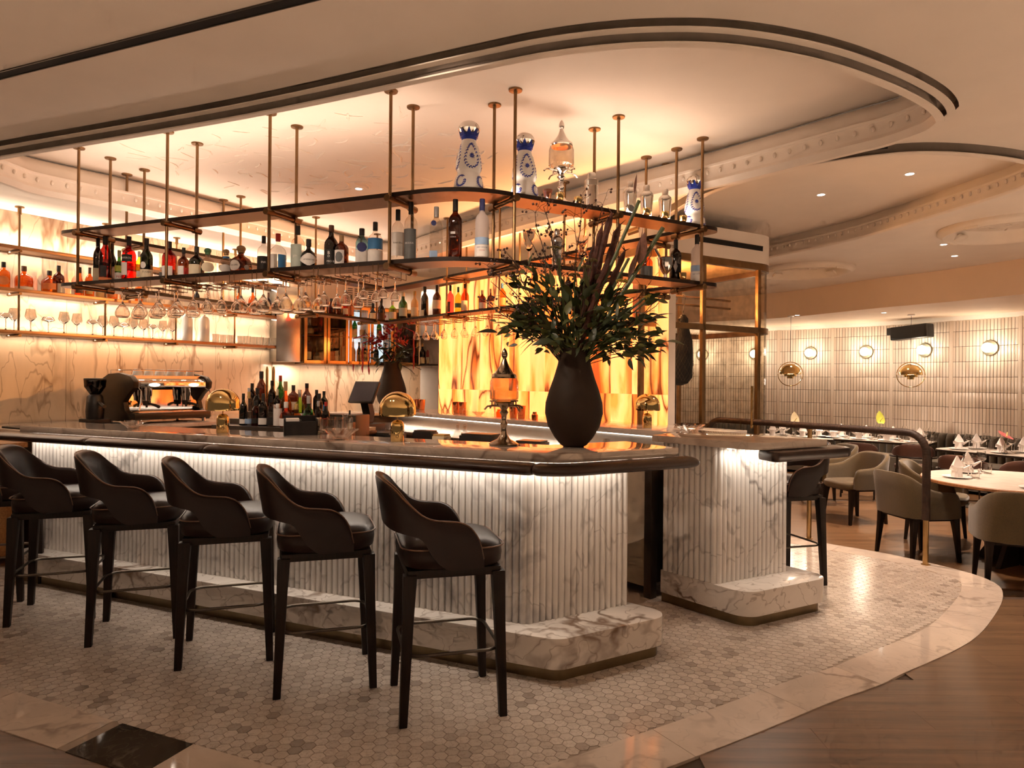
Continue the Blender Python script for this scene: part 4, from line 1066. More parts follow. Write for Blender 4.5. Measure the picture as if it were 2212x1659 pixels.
def pendant(px, Y, lb_):
    x = (px-CX)/F*Y; z = 1.40
    t_ = thing('pendant_lamp', lb_, 'pendant', (x, Y, z), R(-35), group='brass dome pendants')
    MB().tube([(0, 0, .40), (0, 0, ZS-z)], .003, 6).build('cord', BLACK, t_)
    MB().lathe([(0, ZS-z-.02), (.05, ZS-z-.02), (.05, ZS-z), (0, ZS-z)], 16).build('canopy', WHITE, t_)
    dome = [(.165*math.sin(a), .2+.165*math.cos(a)) for a in [i*math.pi/2/10 for i in range(11)]]
    MB().lathe(dome+[(.160, .2)]+[(x_*.96, z_*.98+.003) for x_, z_ in dome[::-1]], 32).build('dome_shade', POLB, t_)
    MB().lathe([(0, .13), (.05, .13), (.05, .165), (.095, .165), (.095, .21), (0, .21)], 24).build('lower_shade', POLB, t_)
    MB().tube([Vector((.19*math.cos(a), 0, .2+.19*math.sin(a))) for a in [2*math.pi*i/36 for i in range(36)]], .006, 8, closed=True).build('ring', POLB, t_)
    lamp('POINT', (x, Y, z+.08), 10, WARM, .06)
pendant(1707, 10.9, 'brass dome pendant on a thin cord at the left of the tiled wall'); pendant(1967, 10.5, 'brass dome pendant on a thin cord below the black speaker')
p, d = wall_pt(1985); n = Vector((-d.y, d.x)); n = n if n.dot(-p) > 0 else -n
sp_ = thing('loudspeaker', 'black wedge loudspeaker high on the tiled wall', 'speaker', (p.x+n.x*.22, p.y+n.y*.22, 2.30), fnd(d))
MB().loft([[Vector((x, y, z)) for x, z in ((-.31, -.1), (.31, -.1), (.31, .12), (-.31, .12))] for y in (-.10, .1)]).tf(Matrix.Rotation(.06, 4, 'Y')).build('cabinet', BLACK, sp_, bevel=.02)
MB().box(-.28, .28, .10, .112, -.08, .1).build('grille', M('speaker grille', (.02, .018, .016), .8, bump=.4, bs=400), sp_)
MB().box(.28, .40, -.05, .05, -.02, .1).build('bracket', BLACK, sp_, bevel=.01)

# ================================================================ WALL SHELVES, WINE CABINETS, GLASS ROOM
wsr = thing('wall_shelf_rack', 'three bronze shelves on rods along the marble wall', 'shelves')
s_end = D3.dot(on(626, 690, N3, 6.97))
for z in (1.853, 2.224, 2.60):
    MB().prism([n3p(6.85, 1.5), n3p(7.085, 1.5), n3p(7.085, s_end), n3p(6.85, s_end)], z-.03, z).build('shelf', SHELF, wsr, bevel=.002)
for px in (-70, 41, 228, 381, 508, 612):
    p = on(px, 600, N3, 6.865)
    ro2 = MB().lathe([(0, 1.80-ZL), (.009, 1.80-ZL), (.009, 0), (0, 0)], 8, c=(p.x, p.y, ZL)).build('rod', BRASSD, wsr)
    MB().lathe([(0, -.07), (.016, -.07), (.016, -.012), (.036, -.010), (.036, 0), (0, 0)], 14, c=(p.x, p.y, ZL)).build('flange', BRASSD, ro2)
    for z in (1.853, 2.224, 2.60):
        MB().tube([P3(p-N3*.03, z-.045), P3(p+N3*.2, z-.045)], .013, 8).build('bracket', BRONZE, wsr)
pan = thing('steel_panel', 'grey stainless steel panel beside the wine cabinets', 'panel')
zz = 1.62
def bw_(u, v): return Q+DB*u-NB*v
kpx = lambda px, v: (lambda k: ((k*(Q.y-NB.y*v)-(Q.x-NB.x*v))/(DB.x-k*DB.y)))((px-CX)/F)
MB().prism([bw_(kpx(596, .30), .30), bw_(kpx(652, .30), .30), bw_(kpx(652, .30), .0), bw_(kpx(596, .30), .0)], 1.66, 2.6).build('sheet', STEEL, pan, bevel=.003)
wc = thing('wine_cabinet', 'brass framed wine cabinets with glass doors on the rear wall', 'cabinet')
u0, u1 = kpx(656, .36), kpx(905, .36)
MB().prism([bw_(u0, .34), bw_(u1, .34), bw_(u1, .0), bw_(u0, .0)], 1.64, 1.67).build('bottom_panel', BRASSD, wc)
MB().prism([bw_(u0, .34), bw_(u1, .34), bw_(u1, .0), bw_(u0, .0)], 2.38, 2.42).build('top_panel', BRASSD, wc)
AMBW = M('amber timber', (.35, .17, .05), .4, var=.4, stretch=(6, 6, .5))
MB().prism([bw_(u0, .03), bw_(u1, .03), bw_(u1, .0), bw_(u0, .0)], 1.67, 2.38).build('back_panel', AMBW, wc)
COOL = emit('cabinet light panel', (.62, .80, 1.0), 1.6)
edges = [656, 706, 753, 800, 850, 905]
PANE = glass('cabinet pane', (.85, .82, .76), .4, .02, .05)
BFR = M('cabinet brass', (.60, .36, .14), .28, 1.0)
for i in range(5):
    a, b = kpx(edges[i]+1, .36), kpx(edges[i+1]-1, .36); fw = .035
    dr_ = MB()
    for x0, x1, z0, z1 in ((a, a+fw, 1.65, 2.40), (b-fw, b, 1.65, 2.40), (a, b, 1.65, 1.65+fw), (a, b, 2.40-fw, 2.40)):
        dr_.prism([bw_(x0, .36), bw_(x1, .36), bw_(x1, .34), bw_(x0, .34)], z0, z1)
    dd = dr_.build('door', BFR, wc, smooth=False)
    MB().prism([bw_(a+fw, .352), bw_(b-fw, .352), bw_(b-fw, .347), bw_(a+fw, .347)], 1.65+fw, 2.40-fw).build('pane', PANE, dd)
    MB().prism([bw_(b-.002, .34), bw_(b+.002, .34), bw_(b+.002, .0), bw_(b-.002, .0)], 1.67, 2.38).build('divider', AMBW, wc)
    MB().prism([bw_(a, .33), bw_(b, .33), bw_(b, .03), bw_(a, .03)], 2.0, 2.012).build('shelf', BRASSD, wc)
    if i in (2, 3): MB().prism([bw_(a, .04), bw_(b, .04), bw_(b, .031), bw_(a, .031)], 1.67, 2.37).build('light_panel', COOL, wc)
# louvred grille on the rear wall
gr = thing('wall_grille', 'peach louvred air grille on the rear wall above the wine cabinets', 'grille')
g0 = kpx(744, .02)
MB().prism([bw_(g0, .03), bw_(g0+.42, .03), bw_(g0+.42, 0), bw_(g0, 0)], 2.43, 2.72).build('grille_plate', PEACH, gr)
for c_ in range(4):
    for r_ in range(9):
        MB().prism([bw_(g0+.03+c_*.1, .035), bw_(g0+.10+c_*.1, .035), bw_(g0+.10+c_*.1, .029), bw_(g0+.03+c_*.1, .029)], 2.45+r_*.028, 2.462+r_*.028).build('louvre', DARKST, gr)
# recess with bottles left of the onyx
rs = thing('lit_niche', 'white lit shelf niche between wine cabinets and onyx', 'niche')
na, nb_ = on(903, 760, N4, 5.05), on(946, 760, N4, 5.05)
MB().prism([na+Vector((0, .25)), nb_+Vector((0, .25)), nb_+Vector((0, .28)), na+Vector((0, .28))], 1.02, 2.75).build('back_panel', WALLW, rs)
for z in (1.66, 2.05): MB().prism([na, nb_, nb_+Vector((0, .26)), na+Vector((0, .26))], z-.02, z).build('shelf', DARKST, rs)

# glass room
gl = thing('glass_room', 'brass framed glass enclosure with a rounded corner behind the end counter', 'glass room')
ga = Vector((1.12, 6.09)); gb = ga+D2*1.92
gpoly = fillet([ga, gb, gb-N2*1.15, ga-N2*1.15], [0, .30, .1, 0], 10)
fi = 0
MB().prism(gpoly, 2.66, ZL+.001).build('header', PLASTER, gl)
hs_ = thing('header_slot', 'black linear air slot on the plaster header of the glass room', 'vent')
p_, q_ = on(1508, 530, N2, N2.dot(ga)+.004), on(1648, 545, N2, N2.dot(ga)+.004)
MB().prism([p_, q_, q_-N2*.02, p_-N2*.02], 2.785, 2.83).build('slot', M('slot black', (.006, .006, .006), .9), hs_); MB().prism([p_+N2*.003, q_+N2*.003, q_-N2*.0, p_-N2*.0], 2.83, 2.835).build('slot_edge', DARKST, hs_)
gin = offset(gpoly, -.05) if is_ccw(gpoly) else offset(gpoly, .05)
def band(z0, z1):
    n = len(gpoly); v = [P3(p, z) for z in (z0, z1) for p in gpoly]+[P3(p, z) for z in (z0, z1) for p in gin]; f = []
    for i in range(n):
        j = (i+1) % n; f += [(i, j, n+j, n+i), (2*n+i, 3*n+i, 3*n+j, 2*n+j), (i, 2*n+i, 2*n+j, j), (n+i, n+j, 3*n+j, 3*n+i)]
    MB().add(v, f).build('brass_band', BRASSD, gl)
band(2.59, 2.66); band(1.955, 2.01); band(0, .08)
obj('ceiling_panel', fill([p for p in gin], [], 2.645, 'ceiling_panel', M('warm timber ceiling', (.70, .42, .18), .5, var=.1)), gl)
for p in (on(1388, 760, N2, N2.dot(ga)), on(1521, 760, N2, N2.dot(ga)), on(1640, 760, N2, N2.dot(ga))):
    MB().prism([p-D2*.022, p+D2*.022, p+D2*.022-N2*.04, p-D2*.022-N2*.04], 0, 2.6).build('post', BRASSD, gl, bevel=.003)
for p in (ga-N2*1.12+D2*.03, ga-N2*1.12+D2*.9, ga-N2*1.12+D2*1.6):
    MB().prism([p-D2*.022, p+D2*.022, p+D2*.022-N2*.03, p-D2*.022-N2*.03], 0, 2.6).build('post', MATS['cabinet brass'], gl, bevel=.003)
RG = glass('room glass', (.97, .93, .86), .35, .01, .05)
gm = offset(gpoly, -.02) if is_ccw(gpoly) else offset(gpoly, .02); gm2 = offset(gpoly, -.028) if is_ccw(gpoly) else offset(gpoly, .028)
iN = len(gpoly)
for z0, z1 in ((.08, 1.955), (2.01, 2.59)):
    a_, b_ = gm[:12], gm2[:12]
    MB().prism(a_+b_[::-1], z0, z1).build('glass_pane', RG, gl)
MB().tube([P3(on(1617, 900, N2, N2.dot(ga))+N2*.04, 1.0), P3(on(1617, 900, N2, N2.dot(ga))+N2*.04, 1.42)], .012, 10).build('door_handle', BRASS, gl)
for z in (2.30, 2.22):
    MB().tube([P3(ga-N2*.3+D2*.05, z), P3(ga-N2*.3+D2*1.5, z)], .012, 8).build('hanging_bar', BRASS, gl)
# cured ham in a net
hx = on(1473, 760, N2, N2.dot(ga)-.3)
ham = thing('cured_ham', 'dark cured ham in a studded net hanging in the glass room', 'ham', (hx.x, hx.y, 1.42))
HM = M('ham black', (.010, .008, .006), .55, var=.3, bump=.3, bs=60, spec=.2)
secs = []
for z, cx_, rx, ry in ((0, -.02, .02, .02), (.02, -.03, .09, .07), (.08, -.01, .115, .09), (.2, .0, .11, .09), (.32, .01, .10, .085), (.44, .02, .085, .07), (.54, .02, .055, .05), (.62, .015, .045, .04), (.66, .01, .05, .04), (.70, .01, .02, .02)):
    secs.append([Vector((cx_+rx*math.cos(a), ry*math.sin(a), z)) for a in [2*math.pi*i/20 for i in range(20)]])
MB().loft(secs).build('ham_body', HM, ham)
MB().tube([(-.05, 0, .05), (-.10, 0, .03), (-.16, 0, .0)], [.045, .035, .02], 10).build('hock', HM, ham)
nt_ = MB()
for s in (-1, 1):
    for k_ in range(-4, 9):
        pth = []
        for i in range(14):
            z = .04+.6*i/13; a = s*(z*5)+k_*.6; q = min(range(len(secs)), key=lambda j: abs(secs[j][0].z-z)); r_ = max(abs(x.x-secs[q][0].x) for x in secs[q])/2
            pth.append((.0+(r_*1.04)*math.cos(a), -(r_*.85)*abs(math.sin(a))-.002, z))
        nt_.tube(pth, .0012, 4)
nt_.build('net', M('net thread', (.10, .075, .05), .7), ham)
MB().tube([(.01, 0, .68), (.012, 0, .74), (.02, 0, .80), (.03, 0, .88), (.015, 0, .905), (-.005, 0, .89)], .005, 8).build('hook', STEEL, ham)
# sideboard at the far left
sd = thing('sideboard', 'wooden sideboard with a woven lattice front left of the bar', 'sideboard', P3(n3p(7.06, 2.08), 0), fnd(-N3))
OAK = M('honey oak', (.30, .15, .055), .4, var=.25, stretch=(1, 8, 8))
MB().box(0, 1.12, 0, .5, .08, .88).build('body', OAK, sd, bevel=.004); MB().box(-.0, 1.14, -.02, .52, .90, .94).build('top', OAK, sd, bevel=.004)
for i in range(3): MB().box(.02+i*.37, .37+i*.37, -.015, 0, .68, .86).build('drawer', OAK, sd, bevel=.004)
lt = MB()
for i in range(24):
    lt.box(.03+i*.045, .038+i*.045, -.012, 0, .22, .62)
for j in range(18): lt.box(.03, 1.09, -.014, -.002, .22+j*.023, .226+j*.023)
lt.build('lattice', M('lattice oak', (.34, .18, .08), .5), sd); MB().box(.03, 1.09, -.004, .0, .2, .64).build('lattice_backing', M('dark backing', (.03, .018, .01), .7), sd)

# ================================================================ BOTTLES AND BARWARE
GL = {'clear': glass('clear bottle glass', (.95, .93, .90), .5, .02, .06), 'amber': glass('amber spirit', (.86, .36, .08), .3, .03, .05), 'orange': glass('orange spirit', (.95, .45, .12), .3, .03, .05),
      'red': glass('red aperitif', (.90, .06, .04), .25, .03, .05), 'dred': glass('dark red spirit', (.42, .05, .03), .25, .03, .05), 'dark': glass('dark bottle glass', (.055, .030, .018), .3, .04, .06), 'brown': glass('brown bottle glass', (.26, .10, .04), .3, .04, .06),
      'green': glass('green bottle glass', (.10, .26, .08), .3, .04, .06), 'dgreen': glass('dark green bottle glass', (.03, .07, .03), .3, .04, .06), 'lime': glass('lime liqueur', (.55, .80, .15), .3, .03, .05), 'emerald': glass('emerald liqueur', (.12, .62, .25), .3, .03, .05),
      'yellow': glass('yellow liqueur', (.93, .74, .20), .3, .03, .05), 'blue': glass('pale blue gin glass', (.52, .80, .92), .35, .03, .06), 'pink': glass('pink liqueur', (.95, .30, .34), .3, .03, .05), 'frost': glass('frosted white glass', (.90, .86, .84), .1, .4, .03, milk=.8),
      'cream': glass('cream glass', (.80, .66, .42), .2, .2, .05, milk=.6), 'gdark': M('glossy black glass', (.010, .009, .008), .08, var=.1)}
LC = {}
def pap(name, col, r=.6):
    if name not in LC: LC[name] = M('label '+name, col, r, var=.06, vs=30)
    return LC[name]
W_, CR_, BK_, RD_, BL_, GN_, GO_, SI_, OR_ = pap('white', (.85, .82, .78)), pap('cream', (.80, .70, .50)), pap('black', (.015, .014, .013)), pap('red', (.55, .04, .03)), pap('blue', (.05, .22, .50)), pap('green', (.05, .16, .07)), pap('gold', (.55, .36, .12)), pap('silver', (.5, .5, .5), .3), pap('orange', (.75, .25, .08))
NV_ = pap('navy', (.03, .04, .16)); GY_ = pap('grey', (.14, .15, .15)); LB_ = pap('light blue', (.32, .48, .72)); BR_ = pap('brown', (.12, .05, .025)); PK_ = pap('pale green', (.48, .56, .50))
PROF = {
 'round': ([(0, 0), (.9, 0), (1, .02), (1, .55), (.97, .60), (.80, .67), (.48, .72), (.34, .76), (.31, .80), (.31, .86)], .33, .80),
 'tall': ([(0, 0), (.92, 0), (1, .015), (1, .62), (.95, .67), (.75, .72), (.45, .76), (.36, .79), (.35, .86)], .38, .80),
 'wide': ([(0, 0), (.93, 0), (1, .03), (1.02, .35), (1, .48), (.88, .57), (.58, .64), (.30, .70), (.26, .75), (.26, .84)], .30, .80),
 'squat': ([(0, 0), (.92, 0), (1, .05), (1.04, .25), (1.0, .42), (.80, .54), (.42, .62), (.27, .68), (.26, .80)], .33, .76),
 'wine': ([(0, 0), (.93, 0), (1, .015), (1, .52), (.94, .59), (.70, .66), (.46, .71), (.36, .76), (.33, .92)], .37, .84),
 'slim': ([(0, 0), (.9, 0), (1, .015), (1, .60), (.86, .68), (.52, .75), (.40, .80), (.40, .88)], .44, .82),
 'cone': ([(0, 0), (.95, 0), (1, .02), (.98, .30), (.80, .48), (.52, .62), (.38, .72), (.34, .86)], .40, .80)}
TXT = {}
def textv(s):
    if s not in TXT:
        c = bpy.data.curves.new('lettering', 'FONT'); c.body = s; c.align_x = 'CENTER'; c.align_y = 'CENTER'; c.resolution_u = 2
        o = bpy.data.objects.new('lettering', c); me = bpy.data.meshes.new_from_object(o)
        bm = bmesh.new(); bm.from_mesh(me); bmesh.ops.triangulate(bm, faces=bm.faces); bmesh.ops.subdivide_edges(bm, edges=[e for e in bm.edges if e.calc_length() > .3], cuts=1); bmesh.ops.triangulate(bm, faces=bm.faces)
        TXT[s] = ([v.co.copy() for v in bm.verts], [tuple(v.index for v in f.verts) for f in bm.faces]); bm.verts.index_update(); TXT[s] = ([v.co.copy() for v in bm.verts], [tuple(v.index for v in f.verts) for f in bm.faces]); bm.free()
        bpy.data.objects.remove(o); bpy.data.meshes.remove(me)
    return TXT[s]
def patch(r, a0, a1, z0, z1, sq=None, fy=1.0, e=.0008, th=.0008, n=9, shape=None):
    "thin curved label on the bottle side; angles in degrees, 0 = facing front (-y)"
    secs = []
    for i in range(n+1):
        a = R(-90+a0+(a1-a0)*i/n); k = 1.0
        if sq: k = 1/((abs(math.cos(a))**sq+abs(math.sin(a))**sq)**(1/sq))
        lo, hi = z0, z1
        if shape:
            t_ = abs(2*i/n-1); m_ = (z0+z1)/2; hh = (z1-z0)/2*(math.sqrt(max(.0004, 1-t_*t_)) if shape == 'oval' else max(.02, 1-t_)); lo, hi = m_-hh, m_+hh
        q = [Vector(((r+d)*k*math.cos(a), (r+d)*k*fy*math.sin(a), z)) for d, z in ((e, lo), (e, hi), (e+th, hi), (e+th, lo))]
        secs.append(q)
    return MB().loft(secs)
def letter(s, r, a, z, width, sq=None, fy=1.0, e=.0022):
    v, f = textv(s); w_ = max(q.x for q in v)-min(q.x for q in v); sc = width/w_; out = []
    for q in v:
        an = R(-90+a)+q.x*sc/r; k = 1.0
        if sq: k = 1/((abs(math.cos(an))**sq+abs(math.sin(an))**sq)**(1/sq))
        out.append(Vector(((r+e)*k*math.cos(an), (r+e)*k*fy*math.sin(an), z+q.y*sc)))
    return MB().add(out, f)
def face_cam(x, y): return math.atan2(-y, -x)+math.pi/2
def bottle(p, zs, h, r, kind, gl, cap, labels=(), label='', group=None, sq=None, fy=1.0, turn=0, cat='bottle', ball=None, text=()):
    t_ = thing('bottle', label, cat, (p.x, p.y, zs), face_cam(p.x, p.y)+R(turn), group)
    pr, capr, capz = PROF[kind]
    MB().lathe([(max(1e-4, a*r), z*h) for a, z in pr]+[(1e-4, pr[-1][1]*h)], 20, sq=sq, fy=fy).build('bottle_glass', GL[gl] if isinstance(gl, str) else gl, t_, ang=60)
    if ball: MB().ball((0, 0, h*.90), r*.36, 12, 8, 1.25, 1.25, 1).build('stopper', cap, t_)
    MB().lathe([(0, capz*h), (capr*r*1.04, capz*h), (capr*r*1.04, h*(.985 if not ball else .86)), (capr*r*.96, h*(1 if not ball else .88)), (0, h*(1 if not ball else .88))], 14).build('cap', cap, t_)
    body_r = max(a for a, z in pr)*r
    for (a0, a1, z0, z1, mt, *sh) in labels:
        zm = (z0+z1)/2; rr = body_r
        for (ra, za), (rb, zb_) in zip(pr, pr[1:]):
            if za <= zm <= zb_ and zb_ > za: rr = max(ra, rb)*r
        patch(rr, a0, a1, z0*h, z1*h, sq, fy, shape=sh[0] if sh else None, e=.0008+.0006*len([q for q in t_.children if q.name.startswith('paper')])).build('paper_label', mt, t_, ang=60)
    for (s, a, z, wf, mt) in text:
        letter(s, body_r, a, z*h, wf*r, sq, fy).build('lettering', mt, t_, smooth=False)
    return t_
FRONT = 'bottles on the front of the hanging rack'; BACKG = 'bottles on the rear of the hanging rack'; WALLG = 'bottles on the wall shelves'; STG = 'bottles on the bottle station'
def fb(px, top, w_, kind, gl, cap, labels, label, n=None, c=None, zs=ZD, grp=FRONT, **k):
    n = n or N1; c = c if c is not None else -3.66
    p = on(px, top, n, c); h = zof(px, top, p.y)-zs; r = w_/2*p.y/F
    return bottle(p, zs, h, r, kind, gl, cap, labels, label, grp, **k)
fb(212, 514, 18, 'slim', 'dark', BK_, [(-60, 60, .04, .33, CR_)], 'dark bottle with a cream label, leftmost on the front rack shelf', sq=6, c=-3.68)
fb(228, 511, 24, 'slim', 'dred', BK_, [(-40, 10, .10, .34, BK_), (-60, 60, .02, .08, OR_)], 'square dark-red bottle with a black cap beside the leftmost one', sq=5, c=-3.62)
fb(243, 526, 17, 'wine', 'dark', BR_, [(-60, 60, .05, .42, W_)], 'dark bottle with a pale label standing behind the square dark-red one', c=-3.73)
fb(258, 541, 18, 'cone', 'green', pap('straw', (.5, .42, .2)), [(-70, 70, .05, .30, W_), (-70, 70, .34, .52, pap('lime paper', (.45, .5, .08)))], 'short green bottle left of the bright red aperitif', c=-3.70, text=[('PER', 0, .17, 1.2, RD_)])
fb(279, 511, 28, 'round', 'red', BK_, [(-75, 25, .42, .58, BK_), (-75, -15, .12, .40, W_)], 'bright red aperitif bottle with a black label', text=[('APEROL', -22, .50, 1.45, W_)])
fb(301, 543, 13, 'slim', 'yellow', W_, [(-50, 50, .15, .35, W_)], 'thin yellow bottle right of the red aperitif', c=-3.72)
fb(317, 515, 25, 'wine', 'dgreen', BK_, [(-75, 75, .02, .24, CR_), (-60, -5, .26, .42, W_, 'oval')], 'dark vermouth bottle with a broad cream label at its foot', text=[('ZUCCA', 0, .18, 1.4, BK_)])
fb(348, 577, 9, 'cone', 'clear', SI_, [(-50, 50, .1, .6, GY_)], 'tiny grey-labelled bottle beside the second rack rod', c=-3.72)
fb(366, 522, 29, 'round', 'dred', BK_, [(-70, 25, .05, .32, W_)], 'dark red bottle with a white label at the second rack rod')
fb(397, 535, 24, 'wide', 'brown', BK_, [(-65, 0, .05, .36, W_), (0, 65, .05, .30, RD_)], 'squat brown bottle with a red and white label')
fb(425, 533, 31, 'wide', 'dgreen', BK_, [(-70, 30, .05, .38, CR_)], 'broad dark green bottle with a cream label')
fb(449, 536, 34, 'squat', 'clear', GN_, [(-45, 45, .10, .45, CR_, 'oval')], 'squat clear bottle with a green stopper', ball=1)
fb(489, 538, 30, 'squat', 'clear', pap('cork', (.42, .27, .13)), [(-60, 40, .06, .36, W_, 'oval'), (-80, 80, .62, .70, BL_)], 'squat clear bottle with a blue neck band and cork stopper', ball=1)
fb(521, 532, 44, 'squat', 'brown', pap('cork', (.42, .27, .13)), [(-70, -5, .06, .44, W_, 'oval'), (15, 45, .10, .28, SI_, 'oval')], 'round amber-brown bottle with an oval white label and cork stopper', ball=1, text=[('Don Julio', -38, .26, .8, BK_)])
fb(570, 510, 26, 'round', 'clear', BK_, [(-80, 80, .03, .42, BK_)], 'clear bottle with a black illustrated label left of the third rod', text=[('INK', 0, .25, .8, W_)])
fb(601, 505, 35, 'wide', 'clear', RD_, [(-70, -5, .05, .42, W_), (0, 60, .05, .42, BL_)], 'clear bottle with a red cap and white-blue label at the third rod')
fb(644, 488, 29, 'round', 'clear', BK_, [(-80, 30, .04, .56, PK_)], 'clear bottle with a tall pale green label and black cap', text=[('gin', -25, .30, .6, W_)])
fb(667, 517, 33, 'squat', 'gdark', BK_, [(-88, 88, .06, .52, W_, 'diamond')], 'black apothecary bottle with a white diamond label', text=[("HENDRICK'S", 0, .28, 1.4, BK_)])
fb(716, 487, 30, 'wine', 'dark', BR_, [(-70, 60, .05, .40, BK_)], 'dark brown bottle with a black label and brown neck', text=[('MIO BE', 0, .12, 1.2, W_), ('B', -20, .32, .3, W_), ('O', -20, .24, .3, W_)])
fb(738, 508, 30, 'round', 'brown', pap('cork', (.42, .27, .13)), [(-65, 20, .06, .50, W_), (-55, 10, .12, .44, GY_, 'oval')], 'short brown apothecary bottle with a framed white label', sq=None)
fb(782, 494, 26, 'slim', 'blue', BK_, [(-60, 60, .05, .40, W_), (-40, 40, .34, .60, NV_, 'oval')], 'square pale blue gin bottle with an oval portrait label', sq=6)
fb(811, 480, 31, 'round', 'clear', BK_, [(-80, 80, .34, .60, BL_), (-80, 80, .02, .32, W_)], 'clear bottle with a wide blue band and black cap')
fb(860, 453, 27, 'tall', 'clear', BK_, [(-80, 80, .12, .56, W_)], 'tall clear vodka bottle with a white label at the fourth rod', text=[('Ketel One', 0, .36, 1.5, BK_)])
fb(888, 437, 28, 'tall', 'clear', BK_, [(-80, 50, .04, .54, GY_)], 'tall clear bottle with a dark grey label and long black neck', text=[('BELUGA', -15, .30, 1.35, W_)])
fb(943, 447, 28, 'tall', 'clear', SI_, [(-40, 0, .62, .72, NV_, 'oval'), (-70, 10, .02, .16, LB_)], 'tall square clear bottle with a dark blue round seal', sq=6, text=[('CÎROC', -10, .50, 1.1, BK_)])
fb(984, 431, 30, 'tall', 'brown', BK_, [(-40, 0, .40, .44, SI_)], 'tall dark brown bottle near the front corner of the rack', text=[('VODKA', -20, .35, .9, SI_)])
pg_ = on(1042, 430, N2, -3.67); pgz = zof(1042, 430, pg_.y)-ZD
fb(1042, 430, 30, 'tall', 'frost', NV_, [(-85, 85, .22, .34, LB_), (-85, 85, .02, .215, W_)], 'tall frosted white vodka bottle with a navy cap at the rack corner', n=Vector((.05, -1)), c=-4.10, text=[('GREY GOOSE', 0, .17, 1.6, NV_), ('VODKA', 0, .12, .8, RD_)])
fb(1397, 542, 26, 'round', 'orange', GY_, [(-80, 80, .04, .42, GY_)], 'amber bottle with a slate label behind the flowers on the right of the rack', n=N2, c=-3.67)
fb(1460, 518, 24, 'tall', 'dark', BK_, [(-20, 20, .2, .5, SI_, 'diamond')], 'tall dark bottle with a silver tree drawing at the right end of the rack', n=N2, c=-3.69)
fb(1506, 507, 25, 'tall', 'frost', BK_, [(-85, 85, .24, .36, LB_), (-85, 85, .02, .235, W_)], 'tall frosted white bottle at the right tip of the rack', n=N2, c=-3.66, text=[('GREY GOOSE', 0, .18, 1.5, NV_)])
# rear legs of the rack
for px, top, w_, kd, gl, cap, lbs, lb_ in ((686, 640, 12, 'round', 'amber', BR_, [(-70, 70, .1, .4, CR_)], 'amber bottle with a cream label at the left of the rear rack shelf'), (716, 645, 14, 'slim', 'dred', BK_, [], 'crimson square bottle on the rear rack shelf'), (733, 640, 15, 'round', 'orange', OR_, [], 'orange bottle on the rear rack shelf'),
        (747, 641, 11, 'round', 'red', RD_, [(-60, 60, .1, .4, CR_)], 'small red bottle on the rear rack shelf'), (759, 638, 12, 'wide', 'orange', BK_, [(-60, 60, .1, .5, OR_)], 'orange bottle with a black cap on the rear rack shelf')):
    fb(px, top, w_, kd, gl, cap, lbs, lb_, n=N3, c=5.77, grp=BACKG)
for px, top, w_, kd, gl, cap, lbs, lb_ in ((806, 655, 18, 'squat', 'gdark', BK_, [(-50, 40, .06, .5, CR_)], 'black bottle with a cream label at the rear rack corner'), (824, 646, 16, 'wine', 'dark', BK_, [(-70, 70, .1, .4, BR_)], 'dark wine-shaped bottle at the rear rack corner'),
        (848, 651, 16, 'round', 'lime', W_, [(-60, 60, .1, .45, W_)], 'lime green bottle on the rear rack shelf'), (871, 631, 19, 'wine', 'green', CR_, [(-60, 60, .12, .42, PK_)], 'green bottle with a pale label on the rear rack shelf'), (896, 629, 16, 'wine', 'cream', GO_, [(-60, 60, .08, .4, CR_)], 'cream-gold bottle on the rear rack shelf'),
        (918, 619, 16, 'slim', 'dark', BK_, [(-60, -10, .02, .22, CR_)], 'tall black bottle on the rear rack shelf before the white niche'), (944, 616, 18, 'round', 'brown', BK_, [(-80, 80, .22, .5, CR_)], 'brown bottle with a broad cream label on the rear rack shelf'), (973, 616, 16, 'round', 'pink', BK_, [(-70, 0, .06, .42, BR_)], 'pink bottle before the onyx on the rear rack shelf'),
        (990, 620, 14, 'round', 'yellow', GN_, [(-80, 80, .2, .38, GN_)], 'yellow bottle with a green band before the onyx'), (1005, 613, 17, 'wine', 'amber', BR_, [(-70, 40, .05, .4, CR_)], 'tall amber bottle before the onyx'), (1042, 627, 16, 'round', 'brown', BR_, [(-60, 60, .08, .38, W_)], 'small brown bottle with a white label before the onyx'),
        (1060, 624, 16, 'wide', 'brown', BR_, [(-60, 60, .08, .38, CR_)], 'small brown bottle with a cream label next to the flower twigs'), (1228, 590, 18, 'round', 'dark', BK_, [(-60, 60, .1, .4, W_)], 'dark bottle half hidden behind the tall flowers'), (1085, 612, 17, 'round', 'orange', BL_, [(-60, 60, .1, .4, OR_)], 'orange bottle with a blue cap behind the flower twigs')):
    fb(px, top, w_, kd, gl, cap, lbs, lb_, n=N4, c=4.345, grp=BACKG)
